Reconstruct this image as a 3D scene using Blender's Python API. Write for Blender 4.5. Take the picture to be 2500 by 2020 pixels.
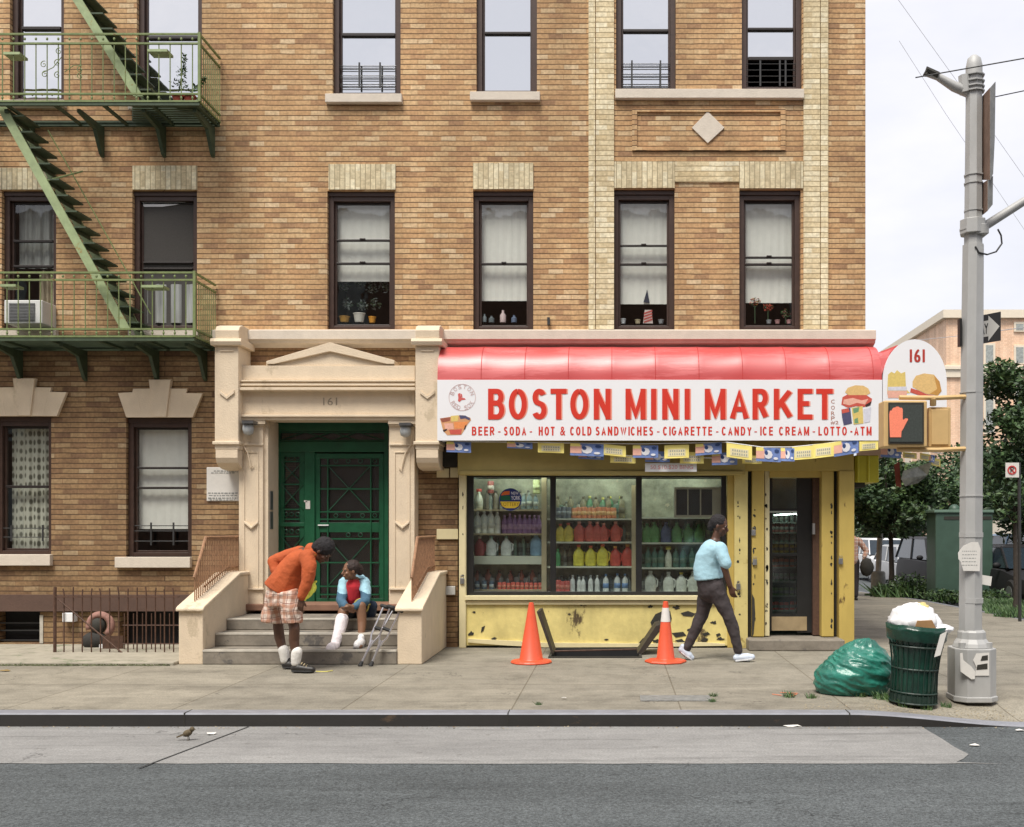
import bpy, bmesh, math, random
from mathutils import Vector, Matrix, Quaternion
R = math.radians
random.seed(7)
for _o in list(bpy.data.objects): bpy.data.objects.remove(_o, do_unlink=True)
S = bpy.context.scene
C = S.collection
# ------------------------------------------------------------------ camera, sky, sun, exposure
F = 2490.0; VX, VY = 1500.0, 1290.0; EYE = 1.55      # focal length in photo pixels, vanishing point, eye height
cam = bpy.data.objects.new('camera', bpy.data.cameras.new('camera')); C.objects.link(cam)
cam.location = (0, 0, EYE); cam.rotation_euler = (R(90), 0, 0)
cam.data.sensor_width = 36; cam.data.lens = F / 2500 * 36
cam.data.shift_x = -(VX - 1250) / 2500; cam.data.shift_y = (VY - 1010) / 2500
cam.data.clip_start = 0.05; cam.data.clip_end = 2000
S.camera = cam
S.render.resolution_x, S.render.resolution_y = 1024, 827
S.view_settings.view_transform = 'Standard'; S.view_settings.look = 'None'
S.view_settings.exposure = 0.66; S.view_settings.gamma = 1
S.cycles.max_bounces = 7; S.cycles.diffuse_bounces = 3; S.cycles.glossy_bounces = 3
S.cycles.transparent_max_bounces = 16; S.cycles.use_denoising = True
SUN_EL, SUN_AZ = R(62), R(202)
W = bpy.data.worlds.new('World'); S.world = W; W.use_nodes = True
nt = W.node_tree; nt.nodes.clear()
def N(t, k, **kw):
    n = t.nodes.new(k)
    for a, b in kw.items(): setattr(n, a, b)
    return n
sky = N(nt, 'ShaderNodeTexSky', sky_type='NISHITA'); sky.sun_disc = False
sky.sun_elevation = SUN_EL; sky.sun_rotation = SUN_AZ; sky.dust_density = 3.0
bg = N(nt, 'ShaderNodeBackground'); wo = N(nt, 'ShaderNodeOutputWorld')
tc = N(nt, 'ShaderNodeTexCoord'); mp = N(nt, 'ShaderNodeMapping'); mp.inputs['Scale'].default_value = (1, 1, 2.6)
nz = N(nt, 'ShaderNodeTexNoise'); nz.inputs['Scale'].default_value = 2.2; nz.inputs['Detail'].default_value = 6; nz.inputs['Roughness'].default_value = .55
cr = N(nt, 'ShaderNodeValToRGB')
cr.color_ramp.elements[0].position = .38; cr.color_ramp.elements[0].color = (5.6, 5.7, 6.2, 1)
cr.color_ramp.elements[1].position = .66; cr.color_ramp.elements[1].color = (7.0, 6.9, 7.2, 1)
mx = N(nt, 'ShaderNodeMixRGB'); mx.inputs['Fac'].default_value = .9
L = nt.links.new
L(tc.outputs['Generated'], mp.inputs['Vector']); L(mp.outputs['Vector'], nz.inputs['Vector']); L(nz.outputs['Fac'], cr.inputs['Fac'])
L(sky.outputs['Color'], mx.inputs['Color1']); L(cr.outputs['Color'], mx.inputs['Color2']); L(mx.outputs['Color'], bg.inputs['Color'])
bg.inputs['Strength'].default_value = .1; L(bg.outputs['Background'], wo.inputs['Surface'])
sun = bpy.data.objects.new('sun', bpy.data.lights.new('sun', 'SUN')); C.objects.link(sun)
sun.data.energy = 2.9; sun.data.angle = R(24); sun.data.color = (1, .95, .87)
_d = Vector((math.sin(SUN_AZ) * math.cos(SUN_EL), math.cos(SUN_AZ) * math.cos(SUN_EL), math.sin(SUN_EL)))
sun.rotation_euler = (-_d).to_track_quat('-Z', 'Y').to_euler(); sun.location = (-5, -10, 20)

# ------------------------------------------------------------------ measuring: a photo pixel at a known depth
def X(px, Y): return (px - VX) / F * Y
def Z(py, Y): return EYE - (py - VY) / F * Y
def P(px, py, Y): return Vector((X(px, Y), Y, Z(py, Y)))
def srgb(*c):
    return tuple(((v / 255) / 12.92 if v / 255 <= .04045 else ((v / 255 + .055) / 1.055) ** 2.4) for v in c) + (1,)

# ------------------------------------------------------------------ materials
def mat(name, col, rough=.7, var=.12, scale=6., metal=0., bump=.0, bscale=None, spec=.5, stain=None, stain_t=.62, stain_s=3., stretch=(1, 1, 1), emit=0, detail=6):
    m = bpy.data.materials.new(name); m.use_nodes = True; t = m.node_tree; b = t.nodes['Principled BSDF']; l = t.links.new
    tc = N(t, 'ShaderNodeTexCoord'); mp = N(t, 'ShaderNodeMapping'); mp.inputs['Scale'].default_value = stretch
    l(tc.outputs['Object'], mp.inputs['Vector'])
    nz = N(t, 'ShaderNodeTexNoise'); nz.inputs['Scale'].default_value = scale; nz.inputs['Detail'].default_value = detail; nz.inputs['Roughness'].default_value = .65
    l(mp.outputs['Vector'], nz.inputs['Vector'])
    r = N(t, 'ShaderNodeValToRGB')
    r.color_ramp.elements[0].position = .3; r.color_ramp.elements[0].color = tuple(max(0, c * (1 - var)) for c in col[:3]) + (1,)
    r.color_ramp.elements[1].position = .7; r.color_ramp.elements[1].color = tuple(min(1, c * (1 + var)) for c in col[:3]) + (1,)
    l(nz.outputs['Fac'], r.inputs['Fac']); out = r.outputs['Color']
    if stain is not None:
        n2 = N(t, 'ShaderNodeTexNoise'); n2.inputs['Scale'].default_value = stain_s; n2.inputs['Detail'].default_value = 9; n2.inputs['Roughness'].default_value = .7
        l(mp.outputs['Vector'], n2.inputs['Vector'])
        r2 = N(t, 'ShaderNodeValToRGB'); r2.color_ramp.elements[0].position = stain_t; r2.color_ramp.elements[1].position = min(1, stain_t + .05)
        l(n2.outputs['Fac'], r2.inputs['Fac']); mxx = N(t, 'ShaderNodeMixRGB'); mxx.inputs['Color2'].default_value = stain
        l(r2.outputs['Color'], mxx.inputs['Fac']); l(out, mxx.inputs['Color1']); out = mxx.outputs['Color']
    l(out, b.inputs['Base Color'])
    b.inputs['Roughness'].default_value = rough; b.inputs['Metallic'].default_value = metal; b.inputs['Specular IOR Level'].default_value = spec
    if bump:
        n3 = N(t, 'ShaderNodeTexNoise'); n3.inputs['Scale'].default_value = bscale or scale * 4; n3.inputs['Detail'].default_value = 5
        l(tc.outputs['Object'], n3.inputs['Vector'])
        bp = N(t, 'ShaderNodeBump'); bp.inputs['Strength'].default_value = bump; bp.inputs['Distance'].default_value = .02
        l(n3.outputs['Fac'], bp.inputs['Height']); l(bp.outputs['Normal'], b.inputs['Normal'])
    if emit:
        l(out, b.inputs['Emission Color']); b.inputs['Emission Strength'].default_value = emit
    return m

def brick_mat(name, stops, mortar, bw=.205, rh=.0667, ms=.0055, off=.5, vertical=False, bump=.5, side=False, big=.22, vfade=.35):
    """bricks of many tones; bed joints darker than head joints, large soft weathering"""
    m = bpy.data.materials.new(name); m.use_nodes = True; t = m.node_tree; b = t.nodes['Principled BSDF']; l = t.links.new
    tc = N(t, 'ShaderNodeTexCoord'); sp = N(t, 'ShaderNodeSeparateXYZ'); cb = N(t, 'ShaderNodeCombineXYZ')
    l(tc.outputs['Object'], sp.inputs['Vector'])
    ad = N(t, 'ShaderNodeMath', operation='ADD'); l(sp.outputs['X'], ad.inputs[0]); l(sp.outputs['Y'], ad.inputs[1])
    # wander so that courses are not ruler straight
    wn = N(t, 'ShaderNodeTexNoise'); wn.inputs['Scale'].default_value = 5; l(tc.outputs['Object'], wn.inputs['Vector'])
    wm = N(t, 'ShaderNodeMath', operation='MULTIPLY_ADD'); wm.inputs[1].default_value = .012; l(wn.outputs['Fac'], wm.inputs[0]); l(sp.outputs['Z'], wm.inputs[2])
    if vertical: l(wm.outputs[0], cb.inputs['X']); l(ad.outputs[0], cb.inputs['Y'])
    else: l(ad.outputs[0], cb.inputs['X']); l(wm.outputs[0], cb.inputs['Y'])
    def bt(w, frac, freq, sq=1.0, sf=2, c1=(0, 0, 0, 1), c2=(1, 1, 1, 1)):
        k = N(t, 'ShaderNodeTexBrick'); k.offset = frac; k.offset_frequency = freq; k.squash = sq; k.squash_frequency = sf
        k.inputs['Scale'].default_value = 1; k.inputs['Brick Width'].default_value = w; k.inputs['Row Height'].default_value = rh
        k.inputs['Mortar Size'].default_value = ms; k.inputs['Mortar Smooth'].default_value = .2
        k.inputs['Color1'].default_value = c1; k.inputs['Color2'].default_value = c2; k.inputs['Mortar'].default_value = (.5, .5, .5, 1)
        l(cb.outputs['Vector'], k.inputs['Vector']); return k
    k = bt(bw, off, 2)
    r = N(t, 'ShaderNodeValToRGB'); els = r.color_ramp.elements
    while len(els) < len(stops): els.new(.5)
    for e, (p_, c_) in zip(els, stops): e.position = p_; e.color = c_
    r.color_ramp.interpolation = 'LINEAR'
    l(k.outputs['Color'], r.inputs['Fac'])
    n1 = N(t, 'ShaderNodeTexNoise'); n1.inputs['Scale'].default_value = .7; n1.inputs['Detail'].default_value = 5; l(tc.outputs['Object'], n1.inputs['Vector'])
    mr = N(t, 'ShaderNodeMapRange'); mr.inputs[1].default_value = .3; mr.inputs[2].default_value = .7; mr.inputs[3].default_value = 1 - big; mr.inputs[4].default_value = 1 + big
    l(n1.outputs['Fac'], mr.inputs[0])
    n2 = N(t, 'ShaderNodeTexNoise'); n2.inputs['Scale'].default_value = 26; n2.inputs['Detail'].default_value = 4; l(tc.outputs['Object'], n2.inputs['Vector'])
    mr2 = N(t, 'ShaderNodeMapRange'); mr2.inputs[1].default_value = .3; mr2.inputs[2].default_value = .7; mr2.inputs[3].default_value = .78; mr2.inputs[4].default_value = 1.2
    l(n2.outputs['Fac'], mr2.inputs[0])
    smp = N(t, 'ShaderNodeMapping'); smp.inputs['Scale'].default_value = (2.6, 2.6, .22); l(tc.outputs['Object'], smp.inputs['Vector'])
    sn = N(t, 'ShaderNodeTexNoise'); sn.inputs['Scale'].default_value = 1; sn.inputs['Detail'].default_value = 7; l(smp.outputs['Vector'], sn.inputs['Vector'])
    smr = N(t, 'ShaderNodeMapRange'); smr.inputs[1].default_value = .35; smr.inputs[2].default_value = .65; smr.inputs[3].default_value = .84; smr.inputs[4].default_value = 1.07; l(sn.outputs['Fac'], smr.inputs[0])
    mu0 = N(t, 'ShaderNodeMath', operation='MULTIPLY'); l(mr.outputs[0], mu0.inputs[0]); l(smr.outputs[0], mu0.inputs[1])
    mu = N(t, 'ShaderNodeMath', operation='MULTIPLY'); l(mu0.outputs[0], mu.inputs[0]); l(mr2.outputs[0], mu.inputs[1])
    m1 = N(t, 'ShaderNodeMixRGB', blend_type='MULTIPLY'); m1.inputs['Fac'].default_value = 1; l(r.outputs['Color'], m1.inputs['Color1']); l(mu.outputs[0], m1.inputs['Color2'])
    # bed joint mask = brick texture with very wide bricks
    kb = bt(400., 0, 2)
    mb = N(t, 'ShaderNodeMixRGB'); mb.inputs['Color1'].default_value = tuple(c * 2.0 for c in mortar[:3]) + (1,); mb.inputs['Color2'].default_value = mortar  # bed joints get the darker mortar: raked-joint shadow painted into the colour
    l(kb.outputs['Fac'], mb.inputs['Fac'])
    fa = N(t, 'ShaderNodeMath', operation='MULTIPLY'); l(k.outputs['Fac'], fa.inputs[0])
    fb = N(t, 'ShaderNodeMath', operation='MULTIPLY_ADD'); fb.inputs[1].default_value = 1 - vfade; fb.inputs[2].default_value = vfade; l(kb.outputs['Fac'], fb.inputs[0]); l(fb.outputs[0], fa.inputs[1])
    m2 = N(t, 'ShaderNodeMixRGB'); l(fa.outputs[0], m2.inputs['Fac']); l(m1.outputs['Color'], m2.inputs['Color1']); l(mb.outputs['Color'], m2.inputs['Color2'])
    l(m2.outputs['Color'], b.inputs['Base Color']); b.inputs['Roughness'].default_value = .85; b.inputs['Specular IOR Level'].default_value = .25
    inv = N(t, 'ShaderNodeMath', operation='SUBTRACT'); inv.inputs[0].default_value = 1; l(k.outputs['Fac'], inv.inputs[1])
    ad2 = N(t, 'ShaderNodeMath', operation='MULTIPLY_ADD'); ad2.inputs[1].default_value = .35; l(n2.outputs['Fac'], ad2.inputs[0]); l(inv.outputs[0], ad2.inputs[2])
    bp = N(t, 'ShaderNodeBump'); bp.inputs['Strength'].default_value = bump; bp.inputs['Distance'].default_value = .012
    l(ad2.outputs[0], bp.inputs['Height']); l(bp.outputs['Normal'], b.inputs['Normal'])
    return m

def glass_mat(name, tint=(.9, .95, .93, 1), refl=.16, rough=.02):
    m = bpy.data.materials.new(name); m.use_nodes = True; t = m.node_tree; t.nodes.clear(); l = t.links.new
    tr = N(t, 'ShaderNodeBsdfTransparent'); tr.inputs['Color'].default_value = tint
    gl = N(t, 'ShaderNodeBsdfGlossy'); gl.inputs['Roughness'].default_value = rough
    lw = N(t, 'ShaderNodeLayerWeight'); fr = N(t, 'ShaderNodeMath', operation='POWER'); fr.inputs[1].default_value = 5; l(lw.outputs['Facing'], fr.inputs[0])
    a = N(t, 'ShaderNodeMath', operation='MULTIPLY_ADD'); a.inputs[1].default_value = .9 - refl; a.inputs[2].default_value = refl + .04; a.use_clamp = True; l(fr.outputs[0], a.inputs[0]); lw.inputs['Blend'].default_value = .5
    tc = N(t, 'ShaderNodeTexCoord'); nz = N(t, 'ShaderNodeTexNoise'); nz.inputs['Scale'].default_value = 2.5; l(tc.outputs['Object'], nz.inputs['Vector'])
    bp = N(t, 'ShaderNodeBump'); bp.inputs['Strength'].default_value = .06; bp.inputs['Distance'].default_value = .05; l(nz.outputs['Fac'], bp.inputs['Height']); l(bp.outputs['Normal'], gl.inputs['Normal'])
    mx = N(t, 'ShaderNodeMixShader'); l(a.outputs[0], mx.inputs['Fac']); l(tr.outputs[0], mx.inputs[1]); l(gl.outputs[0], mx.inputs[2])
    o = N(t, 'ShaderNodeOutputMaterial'); l(mx.outputs[0], o.inputs['Surface']); return m

# ------------------------------------------------------------------ mesh builder
class MB:
    def __init__(s): s.v = []; s.f = []; s.m = []
    def add(s, vs, fs, mi=0):
        o = len(s.v); s.v += [Vector(v) for v in vs]; s.f += [tuple(i + o for i in f) for f in fs]; s.m += [mi] * len(fs); return s
    def box(s, x0, x1, y0, y1, z0, z1, mi=0, M=None):
        vs = [Vector((x, y, z)) for z in (z0, z1) for y in (y0, y1) for x in (x0, x1)]
        if M: vs = [M @ v for v in vs]
        return s.add(vs, [(0, 2, 3, 1), (4, 5, 7, 6), (0, 1, 5, 4), (2, 6, 7, 3), (0, 4, 6, 2), (1, 3, 7, 5)], mi)
    def pbox(s, px0, px1, py0, py1, Y0, Y1, mi=0):     # front face measured in the photo at depth Y0
        return s.box(X(px0, Y0), X(px1, Y0), Y0, Y1, Z(py1, Y0), Z(py0, Y0), mi)
    def prism(s, pts, a, b, ax='y', mi=0, cap=True):
        n = len(pts)
        def mk(p, q):
            return {'y': (p[0], q, p[1]), 'x': (q, p[0], p[1]), 'z': (p[0], p[1], q)}[ax]
        vs = [mk(p, a) for p in pts] + [mk(p, b) for p in pts]
        fs = [(i, (i + 1) % n, n + (i + 1) % n, n + i) for i in range(n)]
        if cap: fs += [tuple(range(n))[::-1], tuple(range(n, 2 * n))]
        return s.add(vs, fs, mi)
    def ppoly(s, pts, Y0, Y1, mi=0):                  # photo polygon at depth Y0, extruded back to Y1
        return s.prism([(X(a, Y0), Z(b, Y0)) for a, b in pts], Y0, Y1, 'y', mi)
    def tube(s, pts, r, n=8, mi=0, cap=True):
        pts = [Vector(p) for p in pts]; m = len(pts)
        rs = r if isinstance(r, (list, tuple)) else [r] * m
        T = []
        for i in range(m):
            d = (pts[min(i + 1, m - 1)] - pts[max(i - 1, 0)]); T.append(d.normalized() if d.length > 1e-9 else Vector((0, 0, 1)))
        u = T[0].orthogonal().normalized(); vs = []
        for i in range(m):
            u = (u - T[i] * u.dot(T[i])); u = u.normalized() if u.length > 1e-6 else T[i].orthogonal().normalized()
            w = T[i].cross(u)
            for k in range(n):
                a = 2 * math.pi * k / n; vs.append(pts[i] + (u * math.cos(a) + w * math.sin(a)) * rs[i])
        fs = [(i * n + k, i * n + (k + 1) % n, (i + 1) * n + (k + 1) % n, (i + 1) * n + k) for i in range(m - 1) for k in range(n)]
        if cap: fs += [tuple(range(n))[::-1], tuple((m - 1) * n + k for k in range(n))]
        return s.add(vs, fs, mi)
    def lathe(s, prof, c, n=20, mi=0, M=None, sx=1, sy=1):
        vs = []; c = Vector(c)
        for r, z in prof:
            for k in range(n):
                a = 2 * math.pi * k / n; p = Vector((r * math.cos(a) * sx, r * math.sin(a) * sy, z))
                if M: p = M @ p
                vs.append(c + p)
        m = len(prof)
        fs = [(i * n + k, i * n + (k + 1) % n, (i + 1) * n + (k + 1) % n, (i + 1) * n + k) for i in range(m - 1) for k in range(n)]
        fs += [tuple(range(n))[::-1], tuple((m - 1) * n + k for k in range(n))]
        return s.add(vs, fs, mi)
    def loft(s, rings, n=26, mi=0):
        '''rings of (centre, half-width across the spine, half-width along y)'''
        cs = [Vector(r[0]) for r in rings]; vs = []
        for i, (c, ru, rv) in enumerate(rings):
            t = (cs[min(i + 1, len(cs) - 1)] - cs[max(0, i - 1)]); t = Vector((t.x, 0, t.z)).normalized(); u = Vector((t.z, 0, -t.x))
            for k in range(n): a = 2 * math.pi * k / n; vs.append(cs[i] + u * ru * math.cos(a) + Vector((0, rv * math.sin(a), 0)))
        m = len(rings); fs = [(i * n + k, i * n + (k + 1) % n, (i + 1) * n + (k + 1) % n, (i + 1) * n + k) for i in range(m - 1) for k in range(n)] + [tuple(range(n))[::-1], tuple((m - 1) * n + k for k in range(n))]
        return s.add(vs, fs, mi)
    def ell(s, c, r, n=14, rings=9, mi=0, M=None):
        c = Vector(c); r = (r, r, r) if not isinstance(r, (tuple, list)) else r; vs = []
        for i in range(1, rings):
            th = math.pi * i / rings
            for k in range(n):
                a = 2 * math.pi * k / n; p = Vector((r[0] * math.sin(th) * math.cos(a), r[1] * math.sin(th) * math.sin(a), r[2] * math.cos(th)))
                vs.append(c + (M @ p if M else p))
        tp = Vector((0, 0, r[2])); bt = Vector((0, 0, -r[2])); vs.append(c + (M @ tp if M else tp)); vs.append(c + (M @ bt if M else bt))
        a_, b_ = len(vs) - 2, len(vs) - 1
        fs = [(i * n + k, (i + 1) * n + k, (i + 1) * n + (k + 1) % n, i * n + (k + 1) % n) for i in range(rings - 2) for k in range(n)]
        fs += [(a_, k, (k + 1) % n) for k in range(n)] + [(b_, (rings - 2) * n + (k + 1) % n, (rings - 2) * n + k) for k in range(n)]
        return s.add(vs, fs, mi)
    def cap(s, p0, p1, r0, r1=None, n=12, mi=0):       # tapered capsule
        r1 = r0 if r1 is None else r1; p0 = Vector(p0); p1 = Vector(p1)
        s.tube([p0, p1], [r0, r1], n, mi); s.ell(p0, r0, n, 8, mi); s.ell(p1, r1, n, 8, mi); return s
    def chain(s, pts, rs, n=12, mi=0):
        for i in range(len(pts) - 1): s.cap(pts[i], pts[i + 1], rs[i], rs[i + 1], n, mi)
        return s
    def quad(s, a, b, c, d, mi=0): return s.add([a, b, c, d], [(0, 1, 2, 3)], mi)
    def build(s, name, mats, parent=None, smooth=False, bevel=0, weld=False, solid=0):
        me = bpy.data.meshes.new(name); org = Vector(parent['_o']) if parent is not None else None
        if org is None:
            xs = [v.x for v in s.v]; ys = [v.y for v in s.v]; zs = [v.z for v in s.v]
            org = Vector(((min(xs) + max(xs)) / 2, (min(ys) + max(ys)) / 2, min(zs)))
            if getattr(s, 'world', False): org = Vector((0, 0, 0))
        me.from_pydata([v - org for v in s.v], [], s.f)
        mats = mats if isinstance(mats, (list, tuple)) else [mats]
        for m in mats: me.materials.append(m)
        me.polygons.foreach_set('material_index', s.m)
        if weld or smooth:
            b = bmesh.new(); b.from_mesh(me)
            if weld: bmesh.ops.remove_doubles(b, verts=b.verts, dist=1e-5)
            bmesh.ops.recalc_face_normals(b, faces=b.faces); b.to_mesh(me); b.free()
        if smooth: me.polygons.foreach_set('use_smooth', [True] * len(me.polygons))
        me.update()
        o = bpy.data.objects.new(name, me); C.objects.link(o)
        if parent is not None: o.parent = parent; o['_o'] = tuple(org)
        else: o.location = org; o['_o'] = tuple(org)
        if smooth == 'auto':
            e = o.modifiers.new('split', 'EDGE_SPLIT'); e.split_angle = R(38)
        if bevel:
            e = o.modifiers.new('bevel', 'BEVEL'); e.width = bevel; e.segments = 2; e.limit_method = 'ANGLE'; e.angle_limit = R(50)
        if solid:
            e = o.modifiers.new('solid', 'SOLIDIFY'); e.thickness = solid; e.offset = 0
        return o
def thing(name, label, cat, loc=(0, 0, 0), group=None):
    o = bpy.data.objects.new(name, None); C.objects.link(o); o.location = loc; o['_o'] = tuple(loc); o.empty_display_size = .1
    o['label'] = label; o['category'] = cat
    if group: o['group'] = group
    return o
def tag(o, label, cat, group=None, kind=None):
    if label: o['label'] = label
    if cat: o['category'] = cat
    if group: o['group'] = group
    if kind: o['kind'] = kind
    return o
def struct(o): o['kind'] = 'structure'; return o
def copy_tree(o, dx=(0, 0, 0), parent=None):
    c = o.copy(); C.objects.link(c); c.parent = parent
    if parent is None: c.location = Vector(o.location) + Vector(dx)
    for ch in list(o.children): copy_tree(ch, (0, 0, 0), c)
    return c
_tc = {}
def text_geo(s, bold=0.02, shear=0):
    k = (s, bold, shear)
    if k not in _tc:
        cu = bpy.data.curves.new('t', 'FONT'); cu.body = s; cu.size = 1; cu.offset = bold; cu.shear = shear; cu.resolution_u = 3; pass
        o = bpy.data.objects.new('t', cu); C.objects.link(o); dg = bpy.context.evaluated_depsgraph_get(); dg.update()
        me = bpy.data.meshes.new_from_object(o.evaluated_get(dg))
        vs = [(v.co.x, v.co.y) for v in me.vertices]; fs = [tuple(p.vertices) for p in me.polygons]
        bpy.data.objects.remove(o); bpy.data.curves.remove(cu); bpy.data.meshes.remove(me)
        x0 = min(v[0] for v in vs); x1 = max(v[0] for v in vs); y0 = min(v[1] for v in vs); y1 = max(v[1] for v in vs)
        _tc[k] = ([((x - x0) / (x1 - x0), (y - y0) / max(1e-6, y1 - y0)) for x, y in vs], fs)
    return _tc[k]

def ptext(mb, s, px0, px1, py0, py1, Y, mi=0, bold=.0, shear=0, thick=1):
    bold = 0
    vs, fs = text_geo(s, bold, shear); x0, x1, z0, z1 = X(px0, Y), X(px1, Y), Z(py1, Y), Z(py0, Y)
    for k in range(thick): mb.add([(x0 + k * .0045 + u * (x1 - x0 - .0045 * (thick - 1)), Y - .0002 * k, z0 + v * (z1 - z0)) for u, v in vs], fs, mi)
def mtext(mb, s, M, w, h, mi=0, bold=.0):             # text in the plane of matrix M (x right, y up)
    vs, fs = text_geo(s, bold); mb.add([M @ Vector(((u - .5) * w, (v - .5) * h, 0)) for u, v in vs], fs, mi)
# grotesque capitals drawn as strokes in a unit box (x, y up), for the shop sign
def _arc(cx, cy, rx, ry, a0, a1, n=14): return [(cx + rx * math.cos(R(a0 + (a1 - a0) * i / n)), cy + ry * math.sin(R(a0 + (a1 - a0) * i / n))) for i in range(n + 1)]
GLY = {'I': [[(.5, 0), (.5, 1)]], 'T': [[(0, 1), (1, 1)], [(.5, 0), (.5, .9)]], 'E': [[(1, 1), (0, 1), (0, 0), (1, 0)], [(.1, .52), (.92, .52)]], 'F': [[(1, 1), (0, 1), (0, 0)], [(.1, .5), (.85, .5)]], 'L': [[(0, 1), (0, 0), (1, 0)]],
       'N': [[(0, 0), (0, 1)], [(1, 0), (1, 1)], [(0, 1), (1, 0)]], 'M': [[(0, 0), (0, 1)], [(1, 0), (1, 1)], [(0, 1), (.5, .08), (1, 1)]], 'A': [[(-.02, -.06), (.5, 1.0), (1.02, -.06)], [(.2, .3), (.8, .3)]], 'H': [[(0, 0), (0, 1)], [(1, 0), (1, 1)], [(.1, .52), (.9, .52)]],
       'K': [[(0, 0), (0, 1)], [(1, 1), (.05, .38)], [(.36, .58), (1.02, 0)]], 'O': [_arc(.5, .5, .5, .5, 90, 450, 32)], 'D': [[(0, 0), (0, 1)], [(0, 1), (.45, 1)] + _arc(.45, .5, .55, .5, 84, -84, 16) + [(.45, 0), (0, 0)]], 'C': [_arc(.5, .5, .5, .5, 42, 318, 26)], 'G': [_arc(.5, .5, .5, .5, 45, 350, 26) + [(1, .46), (.58, .46)]],
       'B': [[(0, 0), (0, 1)], [(0, 1), (.55, 1)] + _arc(.55, .77, .38, .23, 80, -80, 10) + [(.55, .54), (.0, .54)], [(.3, .54), (.5, .54)] + _arc(.57, .27, .43, .27, 84, -84, 12) + [(.5, 0), (.0, 0)]], 'R': [[(0, 0), (0, 1)], [(0, 1), (.55, 1)] + _arc(.56, .74, .4, .26, 80, -80, 12) + [(.5, .48), (.0, .48)], [(.5, .46), (1.0, 0)]], 'P': [[(0, 0), (0, 1)], [(0, 1), (.55, 1)] + _arc(.56, .72, .42, .28, 80, -80, 12) + [(.5, .44), (.0, .44)]],
       'S': [_arc(.5, .76, .42, .24, 25, 232, 14) + _arc(.5, .26, .48, .26, 62, -155, 16)], 'Y': [[(0, 1), (.5, .44), (1, 1)], [(.5, 0), (.5, .42)]], 'W': [[(0, 1), (.25, 0), (.5, .95), (.75, 0), (1, 1)]], '-': [[(0, .42), (1, .42)]], '&': [[(1, 0), (.28, .72)] + _arc(.45, .82, .2, .18, 200, -40, 10) + [(.12, .35)] + _arc(.38, .22, .36, .24, 150, 340, 12) + [(.95, .5)]]}
WID = {'I': .12, 'M': 1.15, 'W': 1.35, '-': .45, 'T': .92, 'E': .86, 'L': .8, 'S': .9, 'O': 1.08, 'G': 1.05, 'C': 1.0, '&': 1.05}
def ribbon(pts, t):
    Lp, Rp = [], []; n = len(pts)
    for i, p in enumerate(pts):
        a = pts[max(0, i - 1)]; c = pts[min(n - 1, i + 1)]
        d0 = Vector((p[0] - a[0], p[1] - a[1])); d1 = Vector((c[0] - p[0], c[1] - p[1]))
        if d0.length < 1e-9: d0 = d1
        if d1.length < 1e-9: d1 = d0
        d0 = d0.normalized(); d1 = d1.normalized(); n0 = Vector((-d0.y, d0.x)); n1 = Vector((-d1.y, d1.x)); m = n0 + n1
        m = m.normalized() if m.length > 1e-6 else n0; k = min(2.2, 1 / max(.2, m.dot(n0))); Lp.append((p[0] + m.x * t * k, p[1] + m.y * t * k)); Rp.append((p[0] - m.x * t * k, p[1] - m.y * t * k))
    return Lp, Rp
def glyph(mb, ch, px0, px1, py0, py1, Y, st, mi=0):
    h = st / 2; a, b, c, d = px0 + h, px1 - h, py1 - h, py0 + h
    for k, s in enumerate(GLY[ch]):
        pts = [(a + (b - a) * x if ch != 'I' else (px0 + px1) / 2, c + (d - c) * y) for x, y in s]; ce = lambda p, q: p
        if len(pts) == 2 or ch in 'ETLFNMKIHBRPD':                 # square the stroke ends on the box
            def ext(p, q):
                v = Vector((p[0] - q[0], p[1] - q[1])); v = v.normalized() * h if v.length > 1e-6 else v; return (p[0] + v.x, p[1] + v.y) if (abs(v.x) < 1e-3 or abs(v.y) < 1e-3) and (min(abs(p[1] - c), abs(p[1] - d)) < .5 or min(abs(p[0] - a), abs(p[0] - b)) < .5) else p
            if s[0] != s[-1]: pts = [ext(pts[0], pts[1])] + pts[1:-1] + [ext(pts[-1], pts[-2])]
        Lp, Rp = ribbon(pts, h); y = Y - .0003 * k
        cl = lambda p: (p[0], min(max(p[1], py0), py1))
        vs = [P(*cl(p), y) for p in Lp] + [P(*cl(p), y) for p in Rp]; n = len(pts); mb.add(vs, [(i, i + 1, n + i + 1, n + i) for i in range(n - 1)], mi)
def word(mb, s, px0, px1, py0, py1, Y, st, mi=0, gap=.42):
    ws = [(.5 if c == ' ' else WID.get(c, 1)) for c in s]; H = (py1 - py0); tot = sum(ws) + gap * (len(s) - 1); u = (px1 - px0) / tot; x = px0
    for c, w in zip(s, ws):
        if c == '&': ptext(mb, c, x, x + w * u * 1.2, py0, py1, Y, mi, thick=2)
        elif c != ' ': glyph(mb, c, x, x + max(w * u, st), py0, py1, Y, st, mi)
        x += (w + gap) * u
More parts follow.
